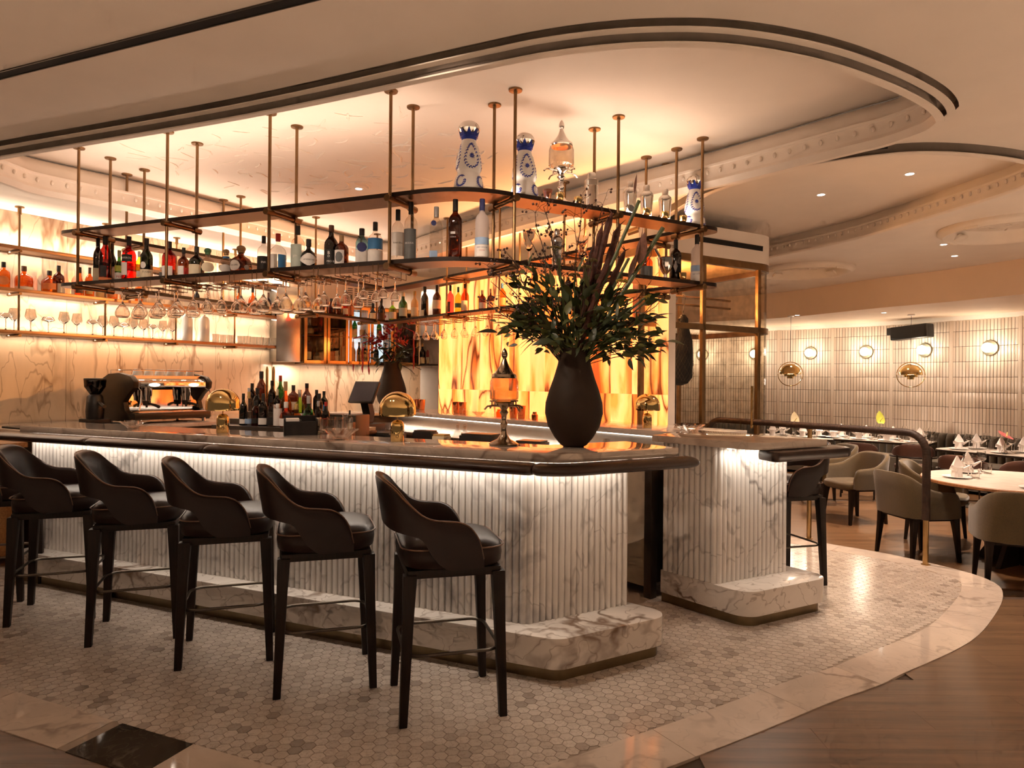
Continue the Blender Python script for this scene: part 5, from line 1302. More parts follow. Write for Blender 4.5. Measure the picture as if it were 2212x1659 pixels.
# wall shelf
ZW = 2.224
for px, top, w_, kd, gl, cap, lbs, lb_ in ((8, 566, 24, 'round', 'orange', BK_, [(-60, 60, .12, .45, OR_, 'oval')], 'amber bottle at the left edge on the wall shelf'), (52, 575, 33, 'wide', 'amber', BR_, [(-70, 70, .02, .14, W_)], 'broad amber whiskey flask next to the wall shelf rod'), (107, 585, 30, 'wide', 'amber', BK_, [(-50, 50, .15, .42, OR_)], 'amber flask with a black cap on the wall shelf'),
        (127, 574, 22, 'round', 'brown', BK_, [(-80, 80, .04, .36, SI_)], 'brown bottle with a silver label behind the amber flask'), (172, 577, 18, 'cone', 'orange', BK_, [(-50, 50, .1, .3, BR_)], 'slender-necked amber bottle behind the left rack rod'), (194, 578, 18, 'round', 'amber', BR_, [(-40, 40, .1, .3, GO_)], 'amber bottle with a brown cap left of the rack bottles'),
        (216, 600, 16, 'slim', 'cream', CR_, [], 'cream-coloured bottle below the left end of the rack'), (243, 596, 20, 'squat', 'orange', OR_, [(-50, 50, .1, .4, OR_)], 'orange bottle seen under the left end of the rack'), (268, 598, 16, 'round', 'orange', BR_, [(-50, 50, .1, .4, CR_)], 'orange bottle with a brown cap seen under the rack'), (300, 604, 15, 'round', 'orange', BR_, [], 'small orange bottle seen under the rack'),
        (425, 622, 12, 'slim', 'dark', BK_, [], 'dark bottle seen between the hanging glasses'), (448, 618, 14, 'round', 'clear', BK_, [(-60, 60, .1, .5, CR_)], 'clear bottle with a cream label seen between the hanging glasses'), (516, 622, 17, 'round', 'amber', BR_, [], 'amber bottle on the wall shelf behind the hanging glasses'), (546, 620, 18, 'wide', 'amber', BK_, [(-60, 60, .1, .4, BR_)], 'amber flask at the right of the wall shelf'), (580, 632, 14, 'round', 'brown', BR_, [(-60, 60, .1, .4, CR_)], 'brown bottle at the right end of the wall shelf')):
    fb(px, top, w_, kd, gl, cap, lbs, lb_, n=N3, c=6.97, zs=ZW, grp=WALLG)
# glasses and white canisters on the lowest wall shelf
coupe = upr(.055, .05, .10); coupe.name = 'coupe_glass'
for i, px in enumerate((12, 30, 66, 104, 138, 166, 200, 222, 246, 266, 288, 310, 330, 352, 372)):
    p = on(px, 730, N3, 6.93+.07*(i % 2)); tag(obj('wine_glass' if i % 3 else 'coupe_glass', wgm if i % 3 else coupe, None, (p.x, p.y, 1.853)), 'clear stem glass on the lowest wall shelf, %s from the left' % ORD[i], 'wine glass', 'glasses on the lowest wall shelf')
for i, (px, lb_) in enumerate(((404, 'left one of two white canisters on the lowest wall shelf'), (441, 'right one of two white canisters on the lowest wall shelf'))):
    p = on(px, 740, N3, 6.97); t_ = thing('canister', lb_, 'canister', (p.x, p.y, 1.853))
    MB().lathe([(0, 0), (.055, 0), (.056, .24), (.05, .27), (.03, .29), (0, .295)], 20).build('body', PORC, t_); MB().lathe([(0, .295), (.012, .295), (.012, .31), (0, .31)], 10).build('knob', STEEL, t_)
for i, px in enumerate((466, 482, 498, 520, 534, 548, 562, 575, 590, 604)):
    p = on(px, 745, N3, 6.92+.06*(i % 2)); tag(obj('tumbler', tumb, None, (p.x, p.y, 1.853), 0, 1.1), 'clear tumbler on the right of the lowest wall shelf, %s from the left' % ORD[i], 'tumbler', 'tumblers on the lowest wall shelf')
# bottle station rows
def sbt(px, top, w_, row_, kd, gl, cap, lbs, lb_, **k):
    v_, zs = ((-.07, 1.09), (.09, 1.13), (.25, 1.18))[row_]; c = N1.dot(sp)-v_
    fb(px, top, w_*1.22, kd, gl, cap, lbs, lb_, n=N1, c=c, zs=zs, grp=STG, **k)
PW2 = GO_
for a in ((565, 802, 16, 2, 'slim', 'brown', BK_, [], 'tallest dark bottle with a black pourer on the bottle station'), (606, 811, 15, 2, 'wine', 'green', RD_, [(-60, 60, .1, .35, GN_)], 'green bottle with a red cap on the bottle station'), (588, 822, 15, 2, 'wine', 'dark', BK_, [], 'dark bottle with a long black neck on the bottle station'), (663, 828, 17, 2, 'wine', 'brown', BK_, [(-60, 60, .1, .3, BR_)], 'amber-brown bottle with a black cap at the back of the station'),
          (634, 832, 19, 2, 'round', 'brown', BK_, [(-50, 50, .1, .4, CR_)], 'brown bottle with a cream label at the back of the station'), (684, 842, 12, 2, 'slim', 'dark', BK_, [], 'small black bottle at the right of the station'), (700, 845, 14, 2, 'wine', 'dgreen', BK_, [(-60, 60, .1, .4, BL_)], 'dark green bottle at the right end of the station'), (545, 828, 13, 2, 'slim', 'dark', BK_, [], 'black bottle at the left of the station'),
          (617, 824, 21, 1, 'squat', 'amber', pap('cork', (.42, .27, .13)), [], 'round amber bottle with a cork in the middle of the station'), (556, 838, 15, 1, 'slim', 'dark', BK_, [(-50, 50, .2, .4, BR_)], 'dark bottle with a brown label in the middle of the station'), (648, 842, 20, 1, 'squat', 'lime', STEEL, [(-60, 60, .04, .24, W_)], 'pale green decanter in the middle of the station'), (599, 841, 14, 1, 'round', 'dark', CR_, [(-60, 60, .1, .5, W_)], 'dark bottle with a white label in the middle of the station'), (690, 850, 13, 1, 'slim', 'brown', BK_, [], 'small brown bottle to the right in the middle of the station'), (538, 838, 14, 1, 'round', 'clear', SI_, [], 'clear bottle with a silver cap in the middle of the station'),
          (526, 850, 14, 0, 'wine', 'dgreen', BK_, [(-60, 60, .05, .2, W_)], 'dark green bottle at the front left of the station'), (538, 846, 13, 0, 'cone', 'clear', GO_, [(-70, 70, .05, .2, LB_)], 'clear slender bottle with a blue label at the front of the station'), (553, 866, 15, 0, 'slim', 'dred', BK_, [(-50, 50, .1, .3, BK_)], 'dark red cylinder bottle at the front of the station'), (569, 850, 18, 0, 'round', 'dark', BK_, [(-60, 60, .05, .25, W_)], 'dark bottle at the front of the station'), (586, 856, 16, 0, 'round', 'clear', BK_, [(-60, 60, .05, .3, BK_)], 'clear bottle with a black label at the front of the station'),
          (600, 872, 14, 0, 'slim', 'clear', W_, [(-85, 85, .05, .8, W_)], 'white-labelled bottle at the front of the station'), (618, 868, 22, 0, 'squat', 'amber', W_, [(-80, 80, .05, .35, W_)], 'amber bottle with a wide white label at the front of the station'), (640, 872, 20, 0, 'squat', 'amber', GO_, [(-80, 80, .05, .3, W_)], 'small round amber bottle at the front of the station'), (667, 855, 21, 0, 'squat', 'emerald', SI_, [], 'emerald decanter at the front of the station'), (688, 866, 14, 0, 'round', 'clear', SI_, [(-60, 60, .1, .4, CR_)], 'clear bottle near the right front of the station'), (704, 868, 14, 0, 'wine', 'dark', RD_, [(-60, 60, .1, .4, RD_)], 'dark bottle with a red cap at the right front of the station')):
    sbt(*a)
# tap handles behind the station
for px, lb_ in ((577, 'left one of two slender brass tap handles behind the bottles'), (591, 'right one of two slender brass tap handles behind the bottles')):
    p = on(px, 800, N1, N1.dot(sp)-.46); zt = zof(px, 792, p.y); t_ = thing('tap_handle', lb_, 'tap', (p.x, p.y, .9))
    MB().lathe([(0, 0), (.03, 0), (.03, .02), (.018, .03), (.018, .30), (0, .30)], 14).build('column', BRASS, t_); MB().lathe([(0, .3), (.008, .3), (.012, zt-.93), (.006, zt-.9), (0, zt-.9)], 10).build('handle', BRASS, t_)
    MB().lathe([(0, -.006), (.028, -.006), (.028, .006), (0, .006)], 16).tf(Matrix.Translation((.03, -.02, .36)) @ Matrix.Rotation(R(90), 4, 'X')).build('badge', pap('badge', (.4, .12, .06)), t_)

# ---- blue and white ceramic decanters
CERB = M('blue glaze', (.02, .04, .30), .15, var=.2)
def decanter(px, top, n, c, lb_):
    p = on(px, top+60, n, c); h = zof(px, top, p.y)-ZU; t_ = thing('ceramic_decanter', lb_, 'decanter', (p.x, p.y, ZU), face_cam(p.x, p.y), 'blue and white ceramic decanters')
    pr = [(0, 0), (.19, 0), (.215, .02), (.205, .10), (.19, .18), (.165, .225), (.155, .255), (.17, .285), (.185, .33), (.18, .42), (.155, .53), (.125, .63), (.105, .69), (.10, .72)]
    MB().lathe([(a*h, z*h) for a, z in pr]+[(0, .72*h)], 24).build('body', PORC, t_, ang=70)
    MB().lathe([(0, .715*h), (.103*h, .715*h), (.108*h, .74*h), (.13*h, .80*h), (0, .80*h)], 20).build('collar', CERB, t_)
    for i in range(8):
        a = i*math.pi/4; m_ = Matrix.Rotation(a, 4, 'Z')
        MB().loft([[m_ @ Vector((.11*h+x, y, .76*h)) for x, y in ((0, -.045*h), (.012*h, -.04*h), (.012*h, .04*h), (0, .045*h))], [m_ @ Vector((.145*h+x, y, .875*h)) for x, y in ((0, -.004*h), (.006*h, -.003*h), (.006*h, .003*h), (0, .004*h))]]).build('petal', CERB, t_)
    MB().lathe([(.10*h, .78*h), (.135*h, .83*h), (.152*h, .87*h), (0, .872*h)], 20).build('crown', CHROME, t_)
    MB().lathe([(.155*h, .87*h)]+[(.155*h*math.cos(a), .872*h+.125*h*math.sin(a)) for a in [i*math.pi/16 for i in range(9)]], 20).build('bell_stopper', CHROME, t_)
    b = MB(); rn = random.Random(2)
    def rad_at(z):
        for (ra, za), (rb, zb_) in zip(pr, pr[1:]):
            if za <= z <= zb_: return ra+(rb-ra)*(z-za)/max(1e-6, zb_-za)
        return .1
    def leaf_at(a, z, ang):
        r_ = rad_at(z)*h; d = (math.cos(ang), math.sin(ang)); s1_, s2_ = .022*h, .009*h; q = []
        for u, v_ in ((-1, 0), (0, -1), (1, 0), (0, 1)):
            du = d[0]*u*s1_-d[1]*v_*s2_; dz = d[1]*u*s1_+d[0]*v_*s2_; an = R(-90)+a+du/r_; rr = rad_at(z+dz/h)*h+.0012
            q.append(Vector((rr*math.cos(an), rr*math.sin(an), z*h+dz)))
        b.add(q, [(0, 1, 2, 3)])
    for a_c in (-1.35, .25, 1.7, 3.2):
        for i in range(22):
            t2 = i/21*2*math.pi; a = a_c+.52*math.cos(t2)*(1-.3*math.sin(t2)); z = .47+.17*math.sin(t2)
            for s in (-1, 1): leaf_at(a+.05*s, z+.006*s, t2+math.pi/2+s*.7)
        for i in range(8): leaf_at(a_c+.13*math.cos(i*.785), .46+.024*math.sin(i*.785), i*.785)
        for i in range(16):
            t2 = i/15*math.pi*1.7; a = a_c+.75+.33*math.cos(t2+1); z = .11+.075*math.sin(t2+1)
            for s in (-1, 1): leaf_at(a+.05*s, z, t2+2.4+s*.7)
    b.build('painted_leaves', CERB, t_, smooth=False)
decanter(1013, 261, N1, -3.70, 'blue and white ceramic decanter at the front corner of the rack top')
decanter(1133, 287, N2, -3.67, 'blue and white ceramic decanter next to the silver fountain on the rack top')
decanter(1500, 378, N2, -3.67, 'blue and white ceramic decanter at the right tip of the rack top')
# ---- absinthe fountains
def fountain(p, zs, h, amber, lb_):
    t_ = thing('drip_fountain', lb_, 'fountain', (p.x, p.y, zs), face_cam(p.x, p.y)+.3)
    mt = CHROME if not amber else M('aged silver', (.42, .34, .25), .16, 1.0, var=.15)
    MB().lathe([(r*h, z*h) for r, z in ((0, 0), (.145, 0), (.155, .012), (.13, .03), (.07, .06), (.035, .11), (.026, .18), (.04, .215), (.024, .25), (.03, .31), (.05, .335), (.03, .36), (.045, .385), (.09, .41), (.10, .43), (.085, .445), (0, .445))], 24).build('stand', mt, t_)
    gm_ = glass('fountain glass', (.95, .92, .88), .5, .02, .06) if not amber else glass('amber fountain glass', (1.0, .88, .66), .4, .03, .06, milk=.12)
    MB().lathe([(r*h, z*h) for r, z in ((0, .445), (.10, .445), (.145, .47), (.148, .50), (.145, .65), (.13, .69), (.125, .69), (.138, .645), (.14, .50), (.137, .475), (.09, .455), (0, .455))], 28).build('reservoir', gm_, t_)
    MB().lathe([(r*h, z*h) for r, z in ((0, .69), (.125, .685), (.132, .70), (.125, .725), (.10, .74), (.05, .81), (.025, .87), (.018, .89), (.03, .91), (.034, .935), (.022, .97), (.0, 1.0))], 24).build('lid', mt, t_)
    for i in range(4):
        a = i*math.pi/2+.35; d = Vector((math.cos(a), math.sin(a)))
        f_ = MB(); f_.tube([P3(d*.06*h, .40*h), P3(d*.15*h, .405*h), P3(d*.21*h, .40*h), P3(d*.245*h, .37*h)], .010*h, 8)
        tp = f_.build('tap', mt, t_); g_ = MB(); g_.tube([P3(d*.155*h, .405*h), P3(d*.155*h, .45*h)], .007*h, 6); g_.tube([P3(d*.155*h+Vector((-d.y, d.x))*.03*h, .452*h), P3(d*.155*h-Vector((-d.y, d.x))*.03*h, .452*h)], .008*h, 6); g_.build('tap_key', mt, tp)
p = on(1212, 400, N2, -3.68); fountain(p, ZU, zof(1212, 259, p.y)-ZU, False, 'silver and clear glass absinthe fountain on top of the rack')
p = gp(1088, 961, 1.10); fountain(p, 1.10, zof(1088, 751, p.y)-1.10, True, 'amber glass absinthe fountain standing on the bar counter')
# ---- shakers, cups, bucket on the right part of the rack
def lath(name, lb_, cat, p, zs, prof, mat, grp=None, seg=24, parts=()):
    t_ = thing(name, lb_, cat, (p.x, p.y, zs), 0, grp) if parts else None
    o = MB().lathe(prof, seg).build(name if not parts else 'body', mat, t_)
    if not parts: o.location = (p.x, p.y, zs); return tag(o, lb_, cat, grp)
    for nm, pr, mt in parts: MB().lathe(pr, seg).build(nm, mt, t_)
    return t_
def shaker(px, top, w_, lb_, zs=ZU, n=N2, c=-3.67, rib=False, tall=False):
    p = on(px, top, n, c); h = zof(px, top, p.y)-zs; r = w_/2*p.y/F
    b = [(0, 0), (.70*r, 0), (.74*r, .01*h), (.86*r, .35*h), (.97*r, .62*h), (r, .66*h), (0, .66*h)] if not tall else [(0, 0), (.86*r, 0), (.9*r, .01*h), (.95*r, .60*h), (.97*r, .66*h), (0, .66*h)]
    sh = [(0, .655*h), (r, .655*h), (r*1.01, .69*h), (.93*r, .75*h), (.62*r, .81*h), (.5*r, .82*h), (0, .82*h)] if not tall else [(0, .655*h), (r, .655*h), (r, .80*h), (.7*r, .84*h), (0, .84*h)]
    cp = [(0, .815*h), (.46*r, .815*h), (.48*r, .95*h), (.40*r, .99*h), (0, h)] if not tall else [(0, .835*h), (.58*r, .835*h), (.60*r, .97*h), (.5*r, h), (0, h)]
    lath('cocktail_shaker', lb_, 'shaker', p, zs, b, CHROME, 'steel cocktail shakers on the rack', parts=(('strainer_top', sh, STEEL), ('cap', cp, STEEL)))
shaker(1278, 374, 30, 'tall straight steel cocktail shaker on top of the rack', tall=True)
shaker(1361, 392, 30, 'steel cobbler shaker, leftmost of three on the rack top'); shaker(1397, 400, 29, 'steel cobbler shaker, middle one of three on the rack top'); shaker(1437, 409, 28, 'steel cobbler shaker, rightmost of three on the rack top')
shaker(1203, 495, 27, 'dark patterned steel shaker behind the flowers on the lower rack shelf', zs=ZD)
GOLDC = M('gilt cup', (.85, .62, .28), .1, 1.0, var=.05)
for px, top, c, zs, lb_ in ((1210, 413, -3.60, ZU, 'small gilt cup in front of the silver fountain'), (1249, 420, -3.62, ZU, 'small gilt cup beside the tall shaker'), (1397, 447, -3.60, ZU, 'small gilt cup before the middle cobbler shaker'), (1437, 456, -3.60, ZU, 'small gilt cup before the right cobbler shaker'), (1476, 464, -3.62, ZU, 'small gilt cup beside the right-hand ceramic decanter'), (1475, 583, -3.62, ZD, 'small gilt cup beside the tall dark bottle on the lower shelf')):
    p = on(px, top, N2, c); r = .026
    lath('gilt_cup', lb_, 'cup', p, zs, [(0, 0), (.012, 0), (.02, .012), (r, .03), (r+.002, .058), (r, .058), (.021, .03), (.012, .014), (0, .012)], GOLDC, 'small gilt cups on the rack', 18)
p = on(1183, 405, N2, -3.68); lath('pink_glass', 'small pink cut-crystal glass on top of the rack', 'glass', p, ZU, [(0, 0), (.012, 0), (.02, .02), (.034, .09), (.033, .09), (.018, .025), (0, .02)], glass('pink crystal', (.95, .70, .62), .5), None, 12)
for px, top, lb_ in ((1143, 497, 'cut crystal goblet at the left on the lower rack shelf right of the corner'), (1258, 511, 'cut crystal goblet behind the tall flower stems')):
    p = on(px, top, N2, -3.67); h = zof(px, top, p.y)-ZD
    lath('crystal_goblet', lb_, 'goblet', p, ZD, [(0, 0), (.03, 0), (.03, .004), (.006, .012), (.006, h*.40), (.02, h*.46), (.036, h*.7), (.042, h), (.040, h), (.033, h*.7), (.012, h*.5), (0, h*.5)], GLASS, 'crystal goblets on the rack', 14)
p = on(1437, 560, N2, -3.64); t_ = thing('mixing_cup', 'footed steel ice cup with a muddler leaning in it', 'ice cup', (p.x, p.y, ZD))
MB().lathe([(0, 0), (.03, 0), (.032, .004), (.012, .01), (.012, .035), (.03, .055), (.05, .10), (.056, .15), (.062, .155), (.054, .152), (.046, .10), (.02, .06), (0, .058)], 24).build('cup', CHROME, t_)
MB().tube([(.02, 0, .07), (-.03, .01, .15), (-.07, .01, .22)], [.008, .009, .011], 10).build('muddler', STEEL, t_)

# ---- mushroom lamps
LAMPM = emit('lamp lens', (1, .85, .62), 12)
def mushroom(p, zs, lb_, k=1.0):
    t_ = thing('table_lamp', lb_, 'lamp', (p.x, p.y, zs), face_cam(p.x, p.y), 'polished brass mushroom lamps'); t_.scale = (k, k, k)
    MB().lathe([(0, 0), (.036, 0), (.038, .004), (.038, .085), (.034, .105), (.022, .118), (.008, .122), (0, .122)], 28).build('base', POLB, t_)
    MB().lathe([(0, .12), (.004, .12), (.004, .19), (0, .19)], 10).build('stem', BRASS, t_)
    do = [(.103, .146), (.104, .16)]+[(.103*math.cos(a), .185+.098*math.sin(a)) for a in [i*math.pi/20 for i in range(11)]]
    MB().lathe(do+[(x*.97, z-.002) for x, z in do[::-1]], 36).build('dome_shade', POLB, t_, ang=60)
    MB().lathe([(0, .20), (.018, .20), (.020, .215), (0, .222)], 14).build('bulb', LAMPM, t_)
    MB().tube([Vector((.008*math.cos(a), -.0385, .03+.008*math.sin(a))) for a in [i*math.pi/8 for i in range(16)]], .0012, 5, closed=True).build('switch_ring', BRASSD, t_)
    lamp('POINT', (p.x, p.y, zs+.175*k), 2.2, WARM, .02)
mushroom(gp(481, 935, 1.1), 1.1, 'brass mushroom lamp on the left part of the bar counter'); mushroom(gp(858, 953, 1.1), 1.1, 'brass mushroom lamp in the middle of the bar counter'); mushroom(gp(1398, 924, 1.07), 1.07, 'brass mushroom lamp on the ledge before the onyx')
# ---- vases
def vase(p, zs, k, lb_, mat):
    o = MB().lathe([(a*k, b*k) for a, b in ((0, 0), (.055, 0), (.07, .008), (.105, .05), (.14, .11), (.156, .18), (.153, .235), (.135, .30), (.11, .37), (.09, .44), (.078, .50), (.077, .525), (.072, .527), (.068, .50), (.085, .40), (.10, .33), (0, .30))], 48).build('vase', mat, None, ang=70)
    o.location = (p.x, p.y, zs); return tag(o, lb_, 'vase')
VASEM = M('matt brown ceramic', (.026, .016, .010), .6, var=.12, bump=.03, bs=120, spec=.2)
VP = gp(1239, 964, 1.1); vase(VP, 1.1, 1.0, 'large matt brown teardrop vase on the bar corner', VASEM)
VP2 = Vector(((846-CX)/F*9.1, 9.1)); vase(VP2, 1.02, 1.27, 'matt brown teardrop vase with red flowers on the rear counter', VASEM)
# ---- things on the bar counter
def cnt(px, py, z=1.10): return gp(px, py, z)
BOWLM = glass('cut crystal', (.96, .93, .90), .7, .02, .08)
for px, py, z, r, lb_ in ((287, 926, 1.1, .085, 'shallow crystal bowl on the left end of the bar'), (735, 950, 1.1, .10, 'cut crystal bowl on the bar next to the tumblers'), (1489, 936, 1.07, .11, 'spiky crystal bowl on the ledge before the glass room'), (1034, 898, 1.07, .07, 'small glass dish on the ledge before the onyx')):
    p = cnt(px, py, z); b = MB(); n_ = 24; secs = []
    for r_, z_, w_ in ((.3, 0, 0), (.36, .004, 0), (.5, .2, .03), (.8, .45, .06), (1.0, .62, .10), (.97, .62, .10), (.76, .46, .05), (.46, .23, .02), (.2, .12, 0)):
        secs.append([Vector((r*r_*(1+w_*(-1)**i)*math.cos(2*math.pi*i/n_), r*r_*(1+w_*(-1)**i)*math.sin(2*math.pi*i/n_), r*z_)) for i in range(n_)])
    o = b.loft(secs).build('crystal_bowl', BOWLM, None, smooth=False); o.location = (p.x, p.y, z); tag(o, lb_, 'bowl')
p = cnt(649, 938); t_ = thing('napkin_caddy', 'black plastic bar caddy on the counter', 'caddy', (p.x, p.y, 1.1), R(20))
for x0, x1, y0, y1, z0, z1 in ((-.10, .10, -.07, .07, 0, .006), (-.10, .10, -.07, -.064, 0, .085), (-.10, .10, .064, .07, 0, .115), (-.10, -.094, -.07, .07, 0, .10), (.094, .10, -.07, .07, 0, .10), (-.003, .003, -.07, .07, 0, .09)):
    MB().box(x0, x1, y0, y1, z0, z1).build('wall', BLACK, t_)
MB().box(-.088, -.01, -.06, .06, .006, .10).build('napkin_stack', WHITE, t_)
cutg = MB().lathe([(0, 0), (.034, 0), (.036, .004), (.038, .09), (.036, .09), (.033, .012), (0, .012)], 16).mesh('tumbler', BOWLM, smooth=False)
for i, (px, py) in enumerate(((690, 936), (706, 935), (722, 936), (738, 935), (702, 929), (718, 929), (734, 929), (750, 931))):
    p = cnt(px, py); tag(obj('tumbler', cutg, None, (p.x, p.y, 1.1)), 'cut glass tumbler on the bar, %s %s' % (ORD[i % 4], 'in the front row' if i < 4 else 'in the back row'), 'tumbler', 'cut tumblers on the bar')
for i, (px, py, lb_) in enumerate(((744, 926, 'steel jigger with a round glass knob among the tumblers'), (755, 931, 'black-capped glass bitters bottle among the tumblers'))):
    p = cnt(px, py)
    if i: bottle(p, 1.1, .14, .02, 'round', 'clear', BK_, [(-60, 60, .1, .4, CR_)], lb_)
    else: lath('jigger', lb_, 'jigger', p, 1.1, [(0, 0), (.018, 0), (.008, .05), (.02, .10), (.018, .10), (0, .055)], STEEL)
# register tablet
p = Vector(((787-CX)/F*5.75, 5.75)); t_ = thing('register_tablet', 'dark touchscreen register tilted on a stand behind the bar', 'tablet', (p.x, p.y, .98), R(-28))
m_ = Matrix.Translation((0, 0, .36)) @ Matrix.Rotation(R(-28), 4, 'X')
MB().box(-.13, .13, -.012, .012, -.10, .10, m_).build('case', BLACK, t_, bevel=.006); MB().box(-.118, .118, -.0135, -.011, -.088, .088, m_).build('screen', M('dim screen', (.05, .045, .06), .15), t_)
MB().loft([[Vector((x, y, z)) for x, y in ((-.04, -.03+o), (.04, -.03+o), (.04, .03+o), (-.04, .03+o))] for z, o in ((.30, .02), (.18, .06), (.10, .04))]).build('neck', BLACK, t_); MB().box(-.12, .12, -.10, .14, 0, .10).build('printer_base', BLACK, t_, bevel=.012)
p = Vector(((780-CX)/F*5.35, 5.35)); t_ = thing('paper_stack', 'pale tray of papers below the register tablet', 'tray', (p.x, p.y, 1.0), R(-20))
MB().box(-.13, .10, -.08, .08, 0, .05).build('tray', BLACK, t_, bevel=.004); MB().box(-.12, .09, -.075, .075, .05, .075).build('papers', CR_, t_)
for px, Y, sx, sy, sz, z, lb_ in ((815, 5.5, .42, .22, .10, .97, 'low black equipment case behind the middle lamp'), (920, 5.0, .16, .10, .10, 1.02, 'small black menu box right of the middle lamp'), (955, 4.9, .10, .10, .07, 1.03, 'pale wooden coaster box right of the menu box'), (1040, 4.75, .26, .16, .09, 1.03, 'black tool case left of the absinthe fountain'), (1150, 4.7, .2, .16, .08, 1.0, 'black drawer box left of the big vase')):
    t_ = thing('equipment_box', lb_, 'box', ((px-CX)/F*Y, Y, z-.05), R(-25))
    mt = BLACK if 'pale' not in lb_ else CR_
    MB().box(-sx/2, sx/2, -sy/2, sy/2, 0, sz).build('case', mt, t_, bevel=.006); MB().box(-sx/2*.9, sx/2*.9, -sy/2*.9, sy/2*.9, sz, sz+.012).build('lid', DARKST if mt is BLACK else GO_, t_, bevel=.003)
    MB().box(-sx*.4, sx*.4, -sy*.4, sy*.4, -z+.05, 0).build('pedestal', DARKST, t_)
for px, Y, lb_ in ((1005, 4.85, 'small glass decanter with a round stopper behind the bar'), (990, 4.95, 'small clear cruet behind the bar')):
    q = Vector(((px-CX)/F*Y, Y)); bottle(q, .98, .17, .035, 'squat', 'clear', BOWLM, [], lb_, ball=1)
# copper cups on the ledge and rear counter
cup = [(0, 0), (.034, 0), (.036, .004), (.046, .13), (.044, .13), (.033, .01), (0, .01)]
for px, py, c, lb_ in ((901, 884, None, 'copper cup left of the onyx, left one of the pair'), (911, 886, None, 'copper cup left of the onyx, right one of the pair'), (986, 894, 4.62, 'copper cup before the onyx, left one of the pair behind the case'), (999, 895, 4.60, 'copper cup before the onyx, right one of the pair behind the case'), (1109, 905, 4.52, 'copper cup right of the absinthe fountain, left one'), (1126, 906, 4.50, 'copper cup right of the absinthe fountain, right one')):
    p = on(px, py, N4, c or 4.75); lath('copper_cup', lb_, 'cup', p, 1.07, cup, COPPER, 'copper cups on the ledge', 20)
for px, c, lb_ in ((1004, 4.44, 'small spice jar beside the copper cups'), (1078, 4.5, 'small amber jar behind the absinthe fountain'), (1155, 4.45, 'low copper strainer on the ledge left of the big vase')):
    p = on(px, 900, N4, c)
    lath('bar_jar', lb_, 'jar', p, 1.07, [(0, 0), (.03, 0), (.032, .05), (.02, .065), (.02, .08), (0, .08)], GL['amber'] if 'amber' in lb_ else COPPER if 'strainer' in lb_ else BOWLM, None, 16)
# glasses at the sink on the ledge side
for px, py, lb_ in ((1345, 950, 'cut glass tumbler beyond the bar end'), (1310, 954, 'low glass dish beyond the bar end'), (1395, 956, 'stacked glass coupes beyond the bar end')):
    q = gp(px, py, .96); o = obj('tumbler', cutg, None, (q.x, q.y, .921), 0, 1.15 if 'tumbler' in lb_ else .7); tag(o, lb_, 'glass')
# bottles inside the wine cabinets and the niche
for px, v_, z, h, r, kd, gl, lb_ in ((668, .2, 2.012, .20, .05, 'squat', 'cream', 'pale jug in the first wine cabinet, upper shelf'), (666, .2, 1.67, .32, .036, 'wine', 'amber', 'tall bottle at the left of the first wine cabinet'), (684, .2, 1.67, .18, .045, 'squat', 'cream', 'squat pale bottle in the first wine cabinet'), (715, .2, 1.67, .32, .036, 'wine', 'dark', 'dark champagne bottle in the second wine cabinet'), (727, .2, 1.67, .2, .035, 'wine', 'brown', 'brown bottle in the second wine cabinet'),
        (762, .2, 1.67, .28, .035, 'wine', 'dark', 'dark wine bottle at the left of the lit cabinet'), (775, .2, 1.67, .28, .035, 'wine', 'dgreen', 'green wine bottle in the lit cabinet'), (788, .2, 1.67, .28, .035, 'wine', 'dark', 'dark wine bottle at the right of the lit cabinet'), (765, .2, 2.012, .28, .035, 'wine', 'green', 'green bottle on the upper shelf of the lit cabinet'), (782, .2, 2.012, .26, .04, 'round', 'clear', 'clear bottle on the upper shelf of the lit cabinet'), (812, .2, 1.67, .28, .035, 'wine', 'dark', 'dark wine bottle in the second lit cabinet'), (832, .2, 1.67, .28, .035, 'wine', 'dark', 'wine bottle at the right of the second lit cabinet'), (818, .2, 2.012, .28, .035, 'wine', 'green', 'green bottle on the upper shelf of the second lit cabinet')):
    q = bw_(kpx(px, v_), v_); bottle(q, z, h, r, kd, gl, GO_, [(-70, 70, .1, .4, CR_)], lb_)
for px, gl, lb_ in ((912, 'dark', 'dark bottle at the left in the white niche'), (926, 'pink', 'rosé bottle in the middle of the white niche'), (940, 'dgreen', 'dark green champagne bottle at the right in the white niche')):
    k_ = (px-CX)/F; Y = na.y+.12; bottle(Vector((k_*Y, Y)), 1.66, .30, .038, 'wine', gl, GO_, [(-70, 70, .05, .35, CR_)], lb_)

# ---- espresso machine and grinder
ep = on(338, 880, N3, 6.42)
em = thing('espresso_machine', 'two-group chrome and bronze espresso machine on the wall counter', 'coffee machine', (ep.x, ep.y, 1.02), fnd(D3))
EB = M('machine bronze', (.06, .045, .03), .35, .7, var=.1)
def side(x0, x1):
    pr = [(-.26, .02), (-.28, .06), (-.16, .12), (-.13, .20), (-.20, .27), (-.29, .33), (-.30, .39), (-.24, .44), (-.05, .47), (.12, .46), (.22, .42), (.26, .34), (.26, .02)]
    return MB().loft([[Vector((x, y, z)) for y, z in pr] for x in (x0, x1)])
side(-.40, -.35).build('side_panel', EB, em, bevel=.008); side(.35, .40).build('side_panel', EB, em, bevel=.008)
MB().loft([[Vector((x, y, z)) for y, z in ((-.10, .12), (-.10, .31), (-.27, .335), (-.28, .39), (-.22, .42), (.2, .42), (.25, .34), (.25, .05), (-.05, .05))] for x in (-.35, .35)]).build('body', CHROME, em)
